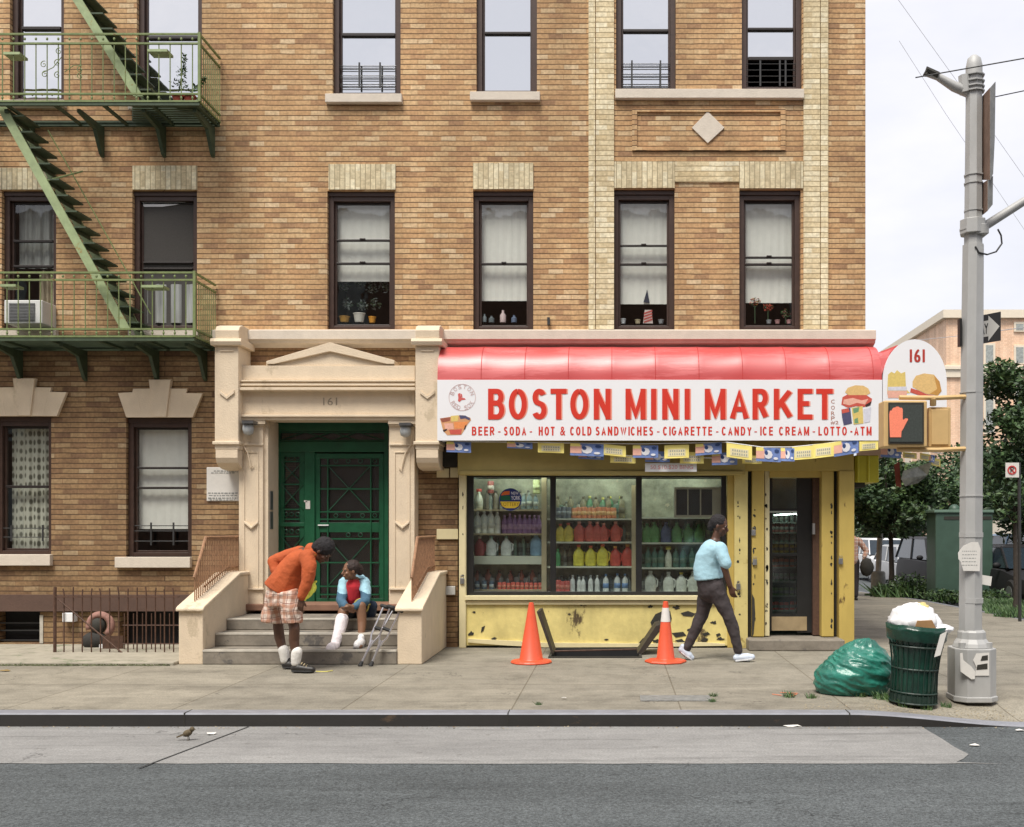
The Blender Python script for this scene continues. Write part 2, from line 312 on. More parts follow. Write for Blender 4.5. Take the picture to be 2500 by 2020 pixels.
def blob(name, mb, mats, parent, voxel=.008, smooth=3, pick=None):
    """closed primitives fused into one continuous skin"""
    o = mb.build(name, mats, parent, smooth=False)
    e = o.modifiers.new('r', 'REMESH'); e.mode = 'VOXEL'; e.voxel_size = voxel; e.use_smooth_shade = True
    if smooth:
        e = o.modifiers.new('s', 'SMOOTH'); e.factor = .5; e.iterations = smooth
    dg = bpy.context.evaluated_depsgraph_get(); dg.update()
    me = bpy.data.meshes.new_from_object(o.evaluated_get(dg)); o.modifiers.clear(); old = o.data; o.data = me; bpy.data.meshes.remove(old)
    me.materials.clear()
    for m in (mats if isinstance(mats, (list, tuple)) else [mats]): me.materials.append(m)
    og = Vector(o['_o']); me.polygons.foreach_set('use_smooth', [True] * len(me.polygons))
    for p in me.polygons: p.material_index = pick(p.center + og) if pick else 0
    return o
# ------------------------------------------------------------------ palette
M = {}
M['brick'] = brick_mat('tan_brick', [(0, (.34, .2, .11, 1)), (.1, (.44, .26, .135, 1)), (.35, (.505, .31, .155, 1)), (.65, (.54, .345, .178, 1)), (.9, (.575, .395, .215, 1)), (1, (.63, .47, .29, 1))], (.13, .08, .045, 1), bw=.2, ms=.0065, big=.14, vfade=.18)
M['brick_low'] = brick_mat('dark_tan_brick', [(0, (.17, .098, .058, 1)), (.15, (.225, .135, .072, 1)), (.4, (.265, .163, .085, 1)), (.7, (.29, .185, .094, 1)), (.9, (.32, .215, .115, 1)), (1, (.37, .27, .16, 1))], (.08, .05, .03, 1), ms=.0065, big=.16, vfade=.3)  # darker, browner tan for the wall below the string course
M['cream_brick'] = brick_mat('cream_brick', [(0, (.58, .46, .27, 1)), (.5, (.7, .59, .38, 1)), (1, (.78, .7, .5, 1))], (.3, .23, .13, 1), big=.08)
M['cream_header'] = brick_mat('cream_header_brick', [(0, (.62, .51, .31, 1)), (.5, (.72, .62, .41, 1)), (1, (.8, .72, .52, 1))], (.34, .27, .16, 1), bw=.105, big=.08, off=0)
M['soldier'] = brick_mat('cream_soldier_brick', [(0, (.52, .43, .27, 1)), (.5, (.64, .55, .36, 1)), (1, (.73, .66, .47, 1))], (.33, .27, .17, 1), vertical=True, bw=.2, big=.08, vfade=.9)
M['stone'] = mat('painted_limestone', (.68, .56, .41, 1), .8, .07, 5, bump=.25, bscale=60, stain=(.54, .44, .31, 1), stain_t=.6, stain_s=2.2, stretch=(1, 1, .6))
M['sill_stone'] = mat('sill_limestone', (.62, .55, .46, 1), .85, .07, 8, bump=.2, bscale=60)
M['stone_sooty'] = mat('sooty_stone', (.33, .27, .2, 1), .9, .3, 9, bump=.3)
M['frame'] = mat('brown_window_paint', (.052, .028, .02, 1), .45, .2, 12)
M['frame_dark'] = mat('dark_sash_paint', (.02, .014, .012, 1), .5, .2, 12)
M['glass'] = glass_mat('window_glass', (.93,.95,.94,1), refl=.06)
M['glass_sky'] = glass_mat('upper_window_glass', refl=.88)
M['shopglass'] = glass_mat('shop_glass', (.8, .87, .84, 1), refl=.1, rough=.12)
M['blind'] = mat('roller_blind', (.76, .75, .7, 1), .9, .04, 10)
M['blind_white'] = mat('white_roller_blind', (.88, .88, .88, 1), .9, .02, 10)
M['screen'] = mat('insect_screen', (.06, .055, .05, 1), .9, .15, 60)
M['dark'] = mat('dark_interior', (.012, .012, .013, 1), .9, .3, 4)
M['iron'] = mat('dark_guard_iron', (.03, .03, .03, 1), .5, .2)
M['feg'] = mat('green_fire_escape_paint', (.17, .215, .08, 1), .55, .3, 9, stain=(.16, .07, .02, 1), stain_t=.6, stain_s=9)
M['feg_light'] = mat('pale_green_stringer_paint', (.3, .37, .19, 1), .6, .2, 7, stain=(.3, .22, .07, 1), stain_t=.6, stain_s=6)
M['feg_dark'] = mat('dark_green_iron', (.045, .068, .035, 1), .6, .3, 9)
M['door_green'] = mat('green_door_paint', (.012, .088, .04, 1), .35, .2, 7)
M['brown_band'] = mat('brown_masonry_paint', (.1, .058, .042, 1), .8, .1, 9, bump=.15)
M['rust'] = mat('rusty_iron', (.085, .042, .026, 1), .7, .35, 20)
M['railing'] = mat('rusty_brown_railing', (.3, .16, .085, 1), .7, .35, 20)
M['step'] = mat('worn_grey_stone', (.21, .185, .15, 1), .85, .28, 4, bump=.3, stain=(.12, .11, .1, 1), stain_t=.57, stain_s=3)
M['step_edge'] = mat('pale_worn_nosing', (.45, .42, .36, 1), .8, .2, 8)
M['threshold'] = mat('brownstone', (.21, .11, .07, 1), .8, .15, 8)
M['yellow'] = mat('yellow_paint', (.5, .37, .1, 1), .45, .1, 4, stain=(.12, .07, .025, 1), stain_t=.62, stain_s=4, stretch=(1, 1, .35))
M['yellow_pale'] = mat('pale_yellow_paint', (.6, .5, .2, 1), .5, .1, 4, stain=(.35, .26, .08, 1), stain_t=.58, stain_s=3.)
M['olive'] = mat('olive_yellow_paint', (.42, .33, .11, 1), .5, .12, 3)
M['yellow_peel'] = mat('peeling_yellow_paint', (.68, .57, .22, 1), .5, .2, 4, stain=(.1, .07, .035, 1), stain_t=.6, stain_s=2.6, bump=.2, stretch=(1, 1, .55))
M['cream_trim'] = mat('cream_trim_paint', (.68, .6, .36, 1), .5, .08, 5, stain=(.1, .08, .05, 1), stain_t=.7, stain_s=7)
M['black_frame'] = mat('black_aluminium', (.018, .018, .018, 1), .35, .2)
M['paint_black'] = mat('bare_patch', (.03, .028, .022, 1), .8, .3, 8)
M['white'] = mat('white_paint', (.8, .8, .8, 1), .6, .03)
M['paper'] = mat('weathered_paper', (.66, .64, .6, 1), .8, .05, 20)
M['ink'] = mat('faded_ink', (.25, .26, .25, 1), .8, .2)

YW = 13.3                                             # the facade plane
BX0, BX1 = -15.0, X(2113, YW)
bld = thing('apartment_building', 'four-storey tan brick apartment block with cream quoins and brown sash windows', 'building', ((BX0 + BX1) / 2, YW, 0))

WIN = [  # px0, px1, py0, py1, kind
    (24, 156, -105, 246, '3l'), (334, 493, -105, 256, '3l'),
    (812, 978, -110, 233, '3a'), (1163, 1311, -112, 228, '3b'), (1504, 1650, -114, 222, '3a'), (1811, 1958, -114, 219, '3d'),
    (4, 137, 465, 806, '2l'), (323, 481, 465, 806, '2m'),
    (799, 964, 466, 804, '2a'), (1155, 1302, 465, 806, '2b'), (1497, 1647, 462, 806, '2c'), (1805, 1955, 463, 806, '2d'),
    (-14, 125, 1017, 1355, '1a'), (308, 468, 1020, 1360, '1b')]
holes = [(X(a, YW), X(b, YW), Z(d, YW), Z(c, YW)) for a, b, c, d, k in WIN]
holes += [(X(650, YW), X(950, YW), .4, Z(1026, YW)), (X(1117, YW), BX1, -.3, Z(1076, YW)),
          (X(-10, YW), X(98, YW), .05, Z(1493, YW)), (X(292, YW), X(440, YW), .02, Z(1493, YW))]
def wall_mb(x0, x1, z0, z1, Y, hs, depth):
    mb = MB(); xs = sorted({x0, x1} | {h for a in hs for h in a[:2]}); zs = sorted({z0, z1} | {h for a in hs for h in a[2:]})
    for i in range(len(xs) - 1):
        for j in range(len(zs) - 1):
            cx, cz = (xs[i] + xs[i + 1]) / 2, (zs[j] + zs[j + 1]) / 2
            if any(a[0] < cx < a[1] and a[2] < cz < a[3] for a in hs): continue
            mb.quad((xs[i], Y, zs[j]), (xs[i + 1], Y, zs[j]), (xs[i + 1], Y, zs[j + 1]), (xs[i], Y, zs[j + 1]))
    for a, b, c, d in hs:
        for (p0, q0), (p1, q1) in (((a, c), (a, d)), ((b, d), (b, c)), ((a, d), (b, d)), ((b, c), (a, c))):
            if p0 == p1 == BX1: continue
            mb.quad((p0, Y, q0), (p0, Y + depth, q0), (p1, Y + depth, q1), (p1, Y, q1))
    return mb
zmid = Z(810, YW)
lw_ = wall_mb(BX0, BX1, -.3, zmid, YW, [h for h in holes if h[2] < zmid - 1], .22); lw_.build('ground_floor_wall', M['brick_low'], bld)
w = wall_mb(BX0, BX1, zmid, 12.6, YW, [h for h in holes if h[2] > zmid - 1], .22)
zs_ = Z(1076, YW); w.quad((BX1, YW, zs_), (BX1, 32, zs_), (BX1, 32, 12.6), (BX1, YW, 12.6)); w.quad((3.075, YW + .25, -1.2), (3.075, 32, -1.2), (3.075, 32, zs_), (3.075, YW + .25, zs_)); w.quad((3.075, YW, zs_), (BX1, YW, zs_), (BX1, 32, zs_), (3.075, 32, zs_))
w.quad((BX0, YW, -1.2), (BX0, YW, 12.6), (BX0, 32, 12.6), (BX0, 32, -1.2))
w.quad((BX0, 32, -1.2), (BX0, 32, 12.6), (BX1, 32, 12.6), (BX1, 32, -1.2))
w.build('wall', M['brick'], bld)
MB().box(BX0 - .1, BX1 + .1, YW - .1, 32.1, 12.6, 12.9).build('roof', M['sill_stone'], bld)

# cream quoin strips (butted to the lintels), 3 cm proud
for pa, pb, mm in ((1437, 1453, 'cream_header'), (1455, 1499, 'cream_brick'), (1961, 2001, 'cream_brick'), (2003, 2021, 'cream_header')):
    MB().box(X(pa, YW), X(pb, YW), YW - .03, YW, Z(805, YW), 12.6).build('quoin_strip', M[mm], bld)
def lintel(a, b, c, d, m='soldier'): return MB().box(X(a, YW), X(b, YW), YW - .02, YW, Z(d, YW), Z(c, YW)).build('lintel', M[m], bld)
for a, b, c, d in ((-3, 137, 411, 464), (325, 482, 406, 464), (803, 966, 402, 464), (1155, 1302, 399, 463)): lintel(a, b, c, d)
lintel(1500, 1647, 396, 460); lintel(1648, 1804, 396, 446, 'cream_brick'); lintel(1805, 1960, 396, 461)
for dx, dy in ((0, 0), (-332, -3)):
    pts = [(288, 960), (323, 958), (325, 949.5), (365.5, 949), (363, 927), (418.5, 927), (415, 949), (457, 949.5), (454, 960), (494, 961), (470, 1019), (308, 1019)]
    mb = MB().ppoly([(a + dx, b + dy) for a, b in pts], YW - .05, YW)
    mb.ppoly([(a + dx, b + dy) for a, b in [(366, 928), (416, 928), (405, 1018), (374, 1018)]], YW - .075, YW - .0501)
    for q in ((335, 962, 345, 1017), (448, 962, 437, 1017)):
        mb.ppoly([(q[0] + dx, q[1] + dy), (q[0] + 1.2 + dx, q[1] + dy), (q[2] + 1.2 + dx, q[3] + dy), (q[2] + dx, q[3] + dy)], YW - .052, YW - .0501)
    o = mb.build('keystone_lintel', M['stone'], bld, bevel=.006)
for a, b, c, d in ((286, 469, 1360, 1386), (-30, 129, 1354, 1381), (797, 983, 234, 255), (1149, 1319, 229, 250), (1502, 1961, 222.5, 245), (0, 163, 249, 265), (318, 503, 257, 272), (-2, 143, 806, 822), (318, 487, 806, 822)):
    mb = MB(); mb.box(X(a, YW), X(b, YW), YW - .07, YW + .12, Z(d, YW), Z(c, YW)); mb.build('window_sill', M['sill_stone'], bld, bevel=.006)
# spandrel panel with a diamond
mb = MB()
for a, b, c, d in ((1543, 1917, 268, 275), (1543, 1917, 362, 369), (1543, 1555, 275, 362), (1905, 1917, 275, 362)): mb.box(X(a, YW), X(b, YW), YW - .028, YW, Z(d, YW), Z(c, YW))
sp_ = mb.build('spandrel_panel', M['brick'], bld)
MB().ppoly([(1728, 272), (1769, 312), (1728, 350), (1689, 312)], YW - .02, YW).build('diamond', M['sill_stone'], sp_, bevel=.004)
# string course
mb = MB().prism([(YW, Z(805, YW)), (YW - .15, Z(807, YW - .15)), (YW - .15, Z(828, YW - .15)), (YW - .12, Z(831, YW - .12)), (YW - .1, Z(838, YW - .1)), (YW - .03, Z(845, YW)), (YW, Z(850, YW))], X(525, YW), BX1 + .1, 'x')
mb.build('string_course', M['sill_stone'], bld)
# brown masonry band over the basement
MB().box(BX0, X(470, YW), YW - .06, YW, Z(1492, YW), Z(1452, YW)).build('basement_band', M['brown_band'], bld)
# basement openings
b1 = MB(); b1.box(X(-10, YW) + .01, X(98, YW) - .01, YW + .2, YW + .24, .05, Z(1493, YW)); bw1 = b1.build('basement_window', M['dark'], bld)
mb = MB()
for y in (1520, 1538, 1562): mb.pbox(-10, 97, y, y + 3, YW + .08, YW + .11)
mb.build('guard_bar', M['iron'], bw1)
MB().box(X(98, YW), X(106, YW), YW - .012, YW, .05, Z(1502, YW)).build('basement_jamb', M['step_edge'], bld)
b2 = MB(); b2.box(X(292, YW) + .01, X(440, YW) - .01, YW + .2, YW + .24, .02, Z(1493, YW)); bw2 = b2.build('basement_window', M['dark'], bld)

def window(px0, px1, py0, py1, kind):
    x0, x1, z0, z1 = X(px0, YW), X(px1, YW), Z(py1, YW), Z(py0, YW); Y0 = YW + .06
    k = kind[0]; up = k == '3'
    sw, hw, bw = .068, (.12 if not up else .08), .055
    f = MB()
    f.box(x0, x0 + sw, Y0, Y0 + .12, z0, z1, 0); f.box(x1 - sw, x1, Y0, Y0 + .12, z0, z1, 0)
    f.box(x0 + sw, x1 - sw, Y0, Y0 + .12, z1 - hw, z1, 0); f.box(x0 + sw, x1 - sw, Y0, Y0 + .12, z0, z0 + bw, 0)
    f.box(x0, x1, Y0 - .02, Y0 - .0005, z1 - hw * .5, z1, 0)
    a, b, c, d = x0 + sw, x1 - sw, z0 + bw, z1 - hw                 # inner opening
    ys = Y0 + .05; s = .028
    f.box(a, a + s, ys, ys + .04, c, d, 1 if False else 0); f.box(b - s, b, ys, ys + .04, c, d, 0); f.box(a + s, b - s, ys, ys + .04, d - s, d, 1); f.box(a + s, b - s, ys, ys + .04, c, c + s, 0)
    rails = {'3a': [(76, .04)], '3b': [(72, .03)], '3d': [(62, .03), (135, .045)], '3l': [(83 if px0 > 300 else 60, .04)], '2l': [(584, .03), (646, .03)], '2m': [(637, .02), (652, .02)],
             '2a': [(582, .024), (639, .026)], '2b': [(640, .026)], '2c': [(595, .02), (641, .026)], '2d': [(624, .022), (641, .026)], '1a': [(1188, .035)], '1b': [(1142, .028), (1191, .03)]}[kind]
    if kind == '3a' and px0 > 1400: rails = [(66, .035)]
    for y, h in rails:
        zz = Z(y, YW); f.box(a + s, b - s, ys - .02, ys + .03, zz - h / 2, zz + h / 2, 1)
        if k == '2' and kind[1] in 'abcd': f.tube([(a + (b - a) * .45, ys - .03, zz + h * .5), (a + (b - a) * .55, ys - .03, zz + h * .5)], .012, 6, 1)
    fr = f.build('window', [M['frame'], M['frame_dark']], bld, bevel=.004)
    g = MB()
    gb = Z(135, YW) if kind == '3d' else c + s
    g.quad((a + s, ys + .02, gb), (b - s, ys + .02, gb), (b - s, ys + .02, d - s), (a + s, ys + .02, d - s)); g.build('pane', M['glass_sky'] if up else M['glass'], fr)
    r = MB(); yb = Y0 + .9; ya = Y0 + .121
    r.quad((x0, yb, z0), (x1, yb, z0), (x1, yb, z1), (x0, yb, z1))
    for q in (((x0, z0), (x0, z1)), ((x1, z1), (x1, z0)), ((x0, z1), (x1, z1)), ((x1, z0), (x0, z0))):
        r.quad((q[0][0], ya, q[0][1]), (q[0][0], yb, q[0][1]), (q[1][0], yb, q[1][1]), (q[1][0], ya, q[1][1]))
    r.build('room', M['dark'], fr)
    bl = {'3a': 400, '3b': 400, '3d': 132, '3l': 400, '2a': 679, '2b': 727, '2c': 735, '2d': 732, '1b': 1292}.get(kind)
    if bl:
        zb = max(Z(bl, YW), c + s); nb = MB(); nn = 24; yb_ = ys + .09
        for i in range(nn):                                          # a faintly rippled cloth
            u0, u1 = i / nn, (i + 1) / nn; h0 = .003 * math.sin(i * 1.7 + px0); h1 = .003 * math.sin((i + 1) * 1.7 + px0)
            xa, xb = a + .01 + (b - a - .02) * u0, a + .01 + (b - a - .02) * u1
            nb.quad((xa, yb_ + h0, zb), (xb, yb_ + h1, zb), (xb, yb_ + h1, d), (xa, yb_ + h0, d))
        nb.build('blind', M['blind_white'] if up else M['blind'], fr, smooth=True)
    return fr, (a, b, c, d, ys)
WF = {}
for q in WIN:
    fr, inn = window(*q); WF[(q[4], q[0])] = (fr, inn)
# child guards in the top windows
def guard(key, xs, ys_, dbl=True):
    fr, (a, b, c, d, ys) = WF[key]; mb = MB()
    for y in ys_:
        for dy in ((0, 5) if dbl else (0,)): mb.tube([(a, ys - .03, Z(y + dy, YW)), (b, ys - .03, Z(y + dy, YW))], .006, 6)
    for x in xs: mb.box(X(x, YW) - .011, X(x, YW) + .011, ys - .045, ys - .037, Z(ys_[-1] + 10, YW), Z(ys_[0] - 8, YW))
    mb.build('window_guard', M['iron'], fr)
guard(('3a', 812), (874, 925), (155, 179, 200)); guard(('3a', 1504), (1543, 1613), (150, 175, 200))
guard(('3d', 1811), (1858, 1906, 1920), (150, 165, 180, 195), False); guard(('1b', 308), (363, 418), (1284, 1297, 1322), False); guard(('1a', -14), (20, 97), (1290, 1312), False)
# curtains
def curtain(key, name, m, x0, x1, y0, y1, folds, amp=.02, dy=.1):
    fr, (a, b, c, d, ys) = WF[key]; mb = MB(); n = 60; xa, xb, za, zb = X(x0, YW), X(x1, YW), Z(y1, YW), Z(y0, YW); yy = ys + dy
    for i in range(n):
        u, v = i / n, (i + 1) / n; f_ = lambda t: yy + amp * math.sin(t * folds * 6.283) + amp * .4 * math.sin(t * folds * 2.3 * 6.283 + 1)
        mb.quad((xa + (xb - xa) * u, f_(u), za), (xa + (xb - xa) * v, f_(v), za), (xa + (xb - xa) * v, f_(v), zb), (xa + (xb - xa) * u, f_(u), zb))
    return mb.build(name, m, fr, smooth=True)
def lace_mat():
    m = bpy.data.materials.new('lace_curtain'); m.use_nodes = True; t = m.node_tree; b = t.nodes['Principled BSDF']; l = t.links.new
    tc = N(t, 'ShaderNodeTexCoord'); mp = N(t, 'ShaderNodeMapping'); mp.inputs['Scale'].default_value = (17, 0, 9); l(tc.outputs['Object'], mp.inputs['Vector'])
    v = N(t, 'ShaderNodeTexVoronoi'); v.inputs['Scale'].default_value = 1; v.inputs['Randomness'].default_value = .25; l(mp.outputs['Vector'], v.inputs['Vector'])
    r = N(t, 'ShaderNodeValToRGB'); r.color_ramp.elements[0].position = .25; r.color_ramp.elements[0].color = (.13, .13, .1, 1); r.color_ramp.elements[1].position = .42; r.color_ramp.elements[1].color = (.5, .5, .42, 1)
    l(v.outputs['Distance'], r.inputs['Fac']); l(r.outputs['Color'], b.inputs['Base Color']); b.inputs['Roughness'].default_value = .9; return m
M['lace'] = lace_mat(); M['sheer'] = mat('sheer_grey_curtain', (.3, .31, .3, 1), .9, .35, 3, stretch=(3, 1, .4)); M['tan_curtain'] = mat('tan_curtain', (.42, .35, .25, 1), .9, .2, 4)
curtain(('1a', -14), 'lace_curtain', M['lace'], 6, 118, 1036, 1352, 5, .012)
curtain(('2l', 4), 'sheer_curtain', M['sheer'], 24, 130, 490, 646, 4, .015)
curtain(('2l', 4), 'tan_curtain', M['tan_curtain'], 66, 128, 650, 780, 3, .03, .16)
fr, (a, b, c, d, ys) = WF[('2m', 323)]
MB().quad((a + .03, ys + .01, Z(806, YW) + .06), (b - .03, ys + .01, Z(806, YW) + .06), (b - .03, ys + .01, d - .03), (a + .03, ys + .01, d - .03)).build('insect_screen', M['screen'], fr)
mb = MB().ppoly([(346, 493), (455, 493), (450, 496), (425, 501), (395, 505), (352, 505), (347, 500)], ys + YW * 0 + 0, ys + .008); mb.build('drooping_blind', M['white'], fr)
curtain(('2m', 323), 'net_curtain', M['sheer'], 350, 470, 690, 785, 3, .02, .0)
# lacy pattern in the lower half of one window
fr, (a, b, c, d, ys) = WF[('2a', 799)]

# ------------------------------------------------------------------ entrance surround
por = thing('entrance_portal', 'cream painted stone entrance surround with pediment and carved consoles around the green door', 'portal', (X(797, YW), YW, .45))
ST = M['stone']; YC = 12.86; YE = 12.98
def console(cx, sgn):
    f = MB(); x0, x1 = X(cx - 29, YC), X(cx + 29, YC)
    f.box(x0, x1, YC, YW, Z(1098, YC), Z(845, YC), 0)
    f.box(x0 - .02, x1 + .02, YC - .03, YW, Z(1086, YC), Z(1078, YC), 0)
    prof = [(YW, Z(1098, YC)), (YC, Z(1098, YC)), (YC, Z(1118, YC)), (YC + .03, Z(1130, YC)), (YC + .1, Z(1139, YC)), (YC + .22, Z(1144, YC)), (YW, Z(1146, YC))]
    f.prism([(p[0], p[1]) for p in prof], x0 + .01, x1 - .01, 'x')
    o = f.build('console', ST, por, bevel=.008)
    c = MB(); xa, xb = X(cx - 39, YC - .04), X(cx + 37, YC - .04); yy = YC - .05
    c.prism([(YW, Z(845, YC)), (yy, Z(845, YC)), (yy - .02, Z(836, YC)), (yy, Z(828, YC)), (YW, Z(828, YC))], xa, xb, 'x')
    c.prism([(YW, Z(828, YC)), (yy + .03, Z(828, YC)), (yy + .02, Z(808, YC)), (yy + .06, Z(797, YC)), (yy + .16, Z(791, YC)), (YW, Z(791, YC))], xa + .05, xb - .04, 'x')
    c.build('capital', ST, o, bevel=.008)
    r = MB(); r.ppoly([(cx - 18, 953), (cx, 968), (cx + 18, 953), (cx + 18, 960), (cx, 974), (cx - 18, 960)], YC - .02, YC); r.pbox(cx - 16, cx + 16, 855, 858, YC - .012, YC)
    r.build('chevron', ST, o)
console(553, -1); console(1043, 1)
e = MB()
e.pbox(583, 1013, 893, 928, YE, YW)                                   # blocking course under pediment
for i, (ya, yb, y_) in enumerate(((928, 932, YE - .07), (932, 937, YE - .04), (937, 942, YE - .07), (942, 946, YE - .03), (946, 953, YE - .09))): e.pbox(583, 1013, ya, yb, y_, YE + .05)
e.pbox(583, 1013, 953, 1012, YE + .02, YW); e.pbox(583, 1013, 1012, 1018, YE - .03, YW); e.pbox(583, 1013, 1018, 1026, YE, YW)
ent = e.build('entablature', ST, por, bevel=.005)
d_ = MB(); ptext(d_, '161', 789, 823, 971, 990, YE + .018, bold=.01); d_.build('house_number', M['stone_sooty'], ent)
pd = MB(); pd.ppoly([(650, 893), (650, 882), (805, 836), (963, 880), (963, 893)], YE + .03, YW); pd.ppoly([(650, 882), (805, 836), (963, 880), (963, 889), (945, 889), (805, 858), (668, 889), (650, 889)], YE - .01, YE + .0299); pd.build('pediment', ST, por, bevel=.004)
YP = 13.04
def pilaster(a, b):
    f = MB(); f.pbox(a, b, 1040, 1478, YP, YW); f.pbox(a - 4, b + 5, 1026, 1036, YP - .05, YW); f.pbox(a - 2, b + 2, 1036, 1041, YP - .025, YW)
    f.pbox(a - 1, b + 1, 1083, 1088, YP - .02, YP); f.pbox(a + 11, a + 14, 1103, 1440, YP - .012, YP); f.pbox(b - 14, b - 11, 1103, 1440, YP - .012, YP); f.pbox(a + 14, b - 14, 1103, 1106, YP - .012, YP)
    m_ = (a + b) / 2; f.ppoly([(m_ - 17, 1272), (m_, 1286), (m_ + 17, 1272), (m_ + 17, 1278), (m_, 1292), (m_ - 17, 1278)], YP - .03, YP); f.pbox(a - 2, b + 2, 1436, 1441, YP - .03, YP)
    return f.build('pilaster', ST, por, bevel=.005)
pilaster(583, 642); pilaster(951, 1012)
MB().box(X(642, YP), X(652, YP), YP + .04, YW + .2, .45, Z(1026, YP)).build('door_jamb', ST, por)
MB().box(X(948, YP), X(951, YP) - .003, YP + .04, YW + .2, .45, Z(1026, YP)).build('door_jamb', ST, por)
MB().box(X(578, 13.0), X(1008, 13.0), 12.95, YW + .16, .5, Z(1476, 12.95)).build('threshold', M['threshold'], por, bevel=.01)

# ------------------------------------------------------------------ street door
YD = YW + .2
dr = thing('street_door', 'dark green double street door with patterned grilles over its glass', 'door', (X(806, YD), YD, .58))
DG = M['door_green']
def g(a, b, c, d, mb, y0=0, y1=.06): mb.pbox(a, b, c, d, YD + y0, YD + y1)
f = MB(); zb = 1478
g(665, 948, 1030, 1052, f, -.02, .08); g(668, 682, 1052, zb, f, -.02, .08); g(938, 948, 1052, zb, f, -.02, .08)
g(682, 938, 1078, 1104, f, -.02, .08); g(743, 768, 1104, zb, f, -.02, .08); g(682, 743, 1276, 1286, f, -.005, .06); g(682, 743, 1462, zb, f, -.005, .06)
f.build('door_frame', DG, dr, bevel=.004)
GL = glass_mat('brownish_door_glass', (.45, .48, .42, 1), refl=.1, rough=.3)
p_ = MB(); p_.quad(P(682, 1104, YD + .05), P(938, 1104, YD + .05), P(938, 1052, YD + .05), P(682, 1052, YD + .05)); t_ = MB()
tr = MB(); g(682, 938, 1054, 1057, tr, 0, .03); g(682, 938, 1074, 1077, tr, 0, .03)
for xx in (746, 810, 874): tr.tube([P(xx - 64, 1076, YD + .02), P(xx, 1055, YD + .02), P(xx + 64, 1076, YD + .02)], .006, 5)
trn = tr.build('transom', DG, dr); p_.build('pane', GL, trn)
def grille(mb, a, b, c, d, rows, cols, diag=True):
    for y in rows: g(a, b, y - 1.6, y + 1.6, mb, -.012, .01)
    for x in cols: g(x - 1.4, x + 1.4, c, d, mb, -.008, .012)
def star(mb, a, b, c, d):
    cx, cy = (a + b) / 2, (c + d) / 2
    for q in ((a, c), (b, c), (a, d), (b, d)): mb.tube([P(cx, cy, YD), P(*q, YD)], .006, 5)
def leaf(x0, x1, y0, y1, rows, cols, mid, stars, scr, name):
    lf = MB(); s = 12; g(x0, x1, y0, y0 + s, lf, .01, .06); g(x0, x1, y1 - s, y1, lf, .01, .06); g(x0, x0 + s, y0 + s, y1 - s, lf, .01, .06); g(x1 - s, x1, y0 + s, y1 - s, lf, .01, .06); g(x0 + s, x1 - s, mid[0], mid[1], lf, .005, .06)
    o = lf.build(name, DG, dr, bevel=.003)
    gm = MB(); grille(gm, x0 + s, x1 - s, y0 + s, y1 - s, rows, cols)
    for st in stars: star(gm, *st)
    for sx, sy in scr:
        pts = [P(sx + math.cos(t / 8 * 6.283) * 5, sy + math.sin(t / 8 * 6.283) * 5, YD) for t in range(9)]; gm.tube(pts, .005, 5)
    gm.build('grille', DG, o)
    pn = MB(); pn.quad(P(x0 + s, y1 - s, YD + .04), P(x1 - s, y1 - s, YD + .04), P(x1 - s, y0 + s, YD + .04), P(x0 + s, y0 + s, YD + .04)); pn.build('pane', GL, o)
    return o
leaf(682, 743, 1104, 1462, (1127, 1183, 1244, 1268, 1310, 1375, 1440), (), (1276, 1286), ((686, 740, 1127, 1183), (686, 740, 1183, 1244), (686, 740, 1310, 1375), (686, 740, 1375, 1440)), ((698, 1118), (712, 1118), (727, 1118), (698, 1256), (712, 1256), (727, 1256), (698, 1298), (712, 1298), (727, 1298)), 'side_panel')
lf = leaf(769, 937, 1108, 1473, (1137, 1194, 1250, 1268, 1316, 1374, 1432, 1452), (800, 905), (1276, 1300), ((800, 905, 1137, 1250), (800, 905, 1316, 1432)), ((820, 1126), (850, 1126), (880, 1126), (915, 1126), (820, 1259), (850, 1259), (885, 1259), (915, 1259), (850, 1306), (880, 1306)), 'door_leaf')
nn = MB(); nn.pbox(746, 757, 1223, 1243, YD - .028, YD - .022); nn.pbox(742, 750, 1222, 1226, YD - .028, YD - .022); nn.build('notice', M['paper'], dr)
kk = MB(); kk.pbox(776, 802, 1281, 1284, YD - .02, YD + .0); kk.build('mail_slot', M['white'], lf)
# wall behind the glass (hall)
hl = MB(); hl.quad((X(660, YD), 14.6, .4), (X(950, YD), 14.6, .4), (X(950, YD), 14.6, 3), (X(660, YD), 14.6, 3)); hl.box(X(845, YD), X(880, YD), 14.2, 14.3, .5, 2.4)
hl.build('hall_wall', mat('hall_brown', (.1, .085, .065, 1), .8, .3, 2), dr)
# intercom plates on the left jamb
ic = MB(); ic.box(X(652, YP), X(652, YP) + .012, YP + .1, YP + .2, Z(1245, 13.2), Z(1200, 13.2)); ic.box(X(652, YP), X(652, YP) + .012, YP + .1, YP + .2, Z(1292, 13.2), Z(1250, 13.2))
tag(ic.build('intercom', mat('dull_steel', (.3, .3, .3, 1), .4, .2, metal=.8)), 'steel intercom plates on the inner left jamb of the green door', 'intercom')
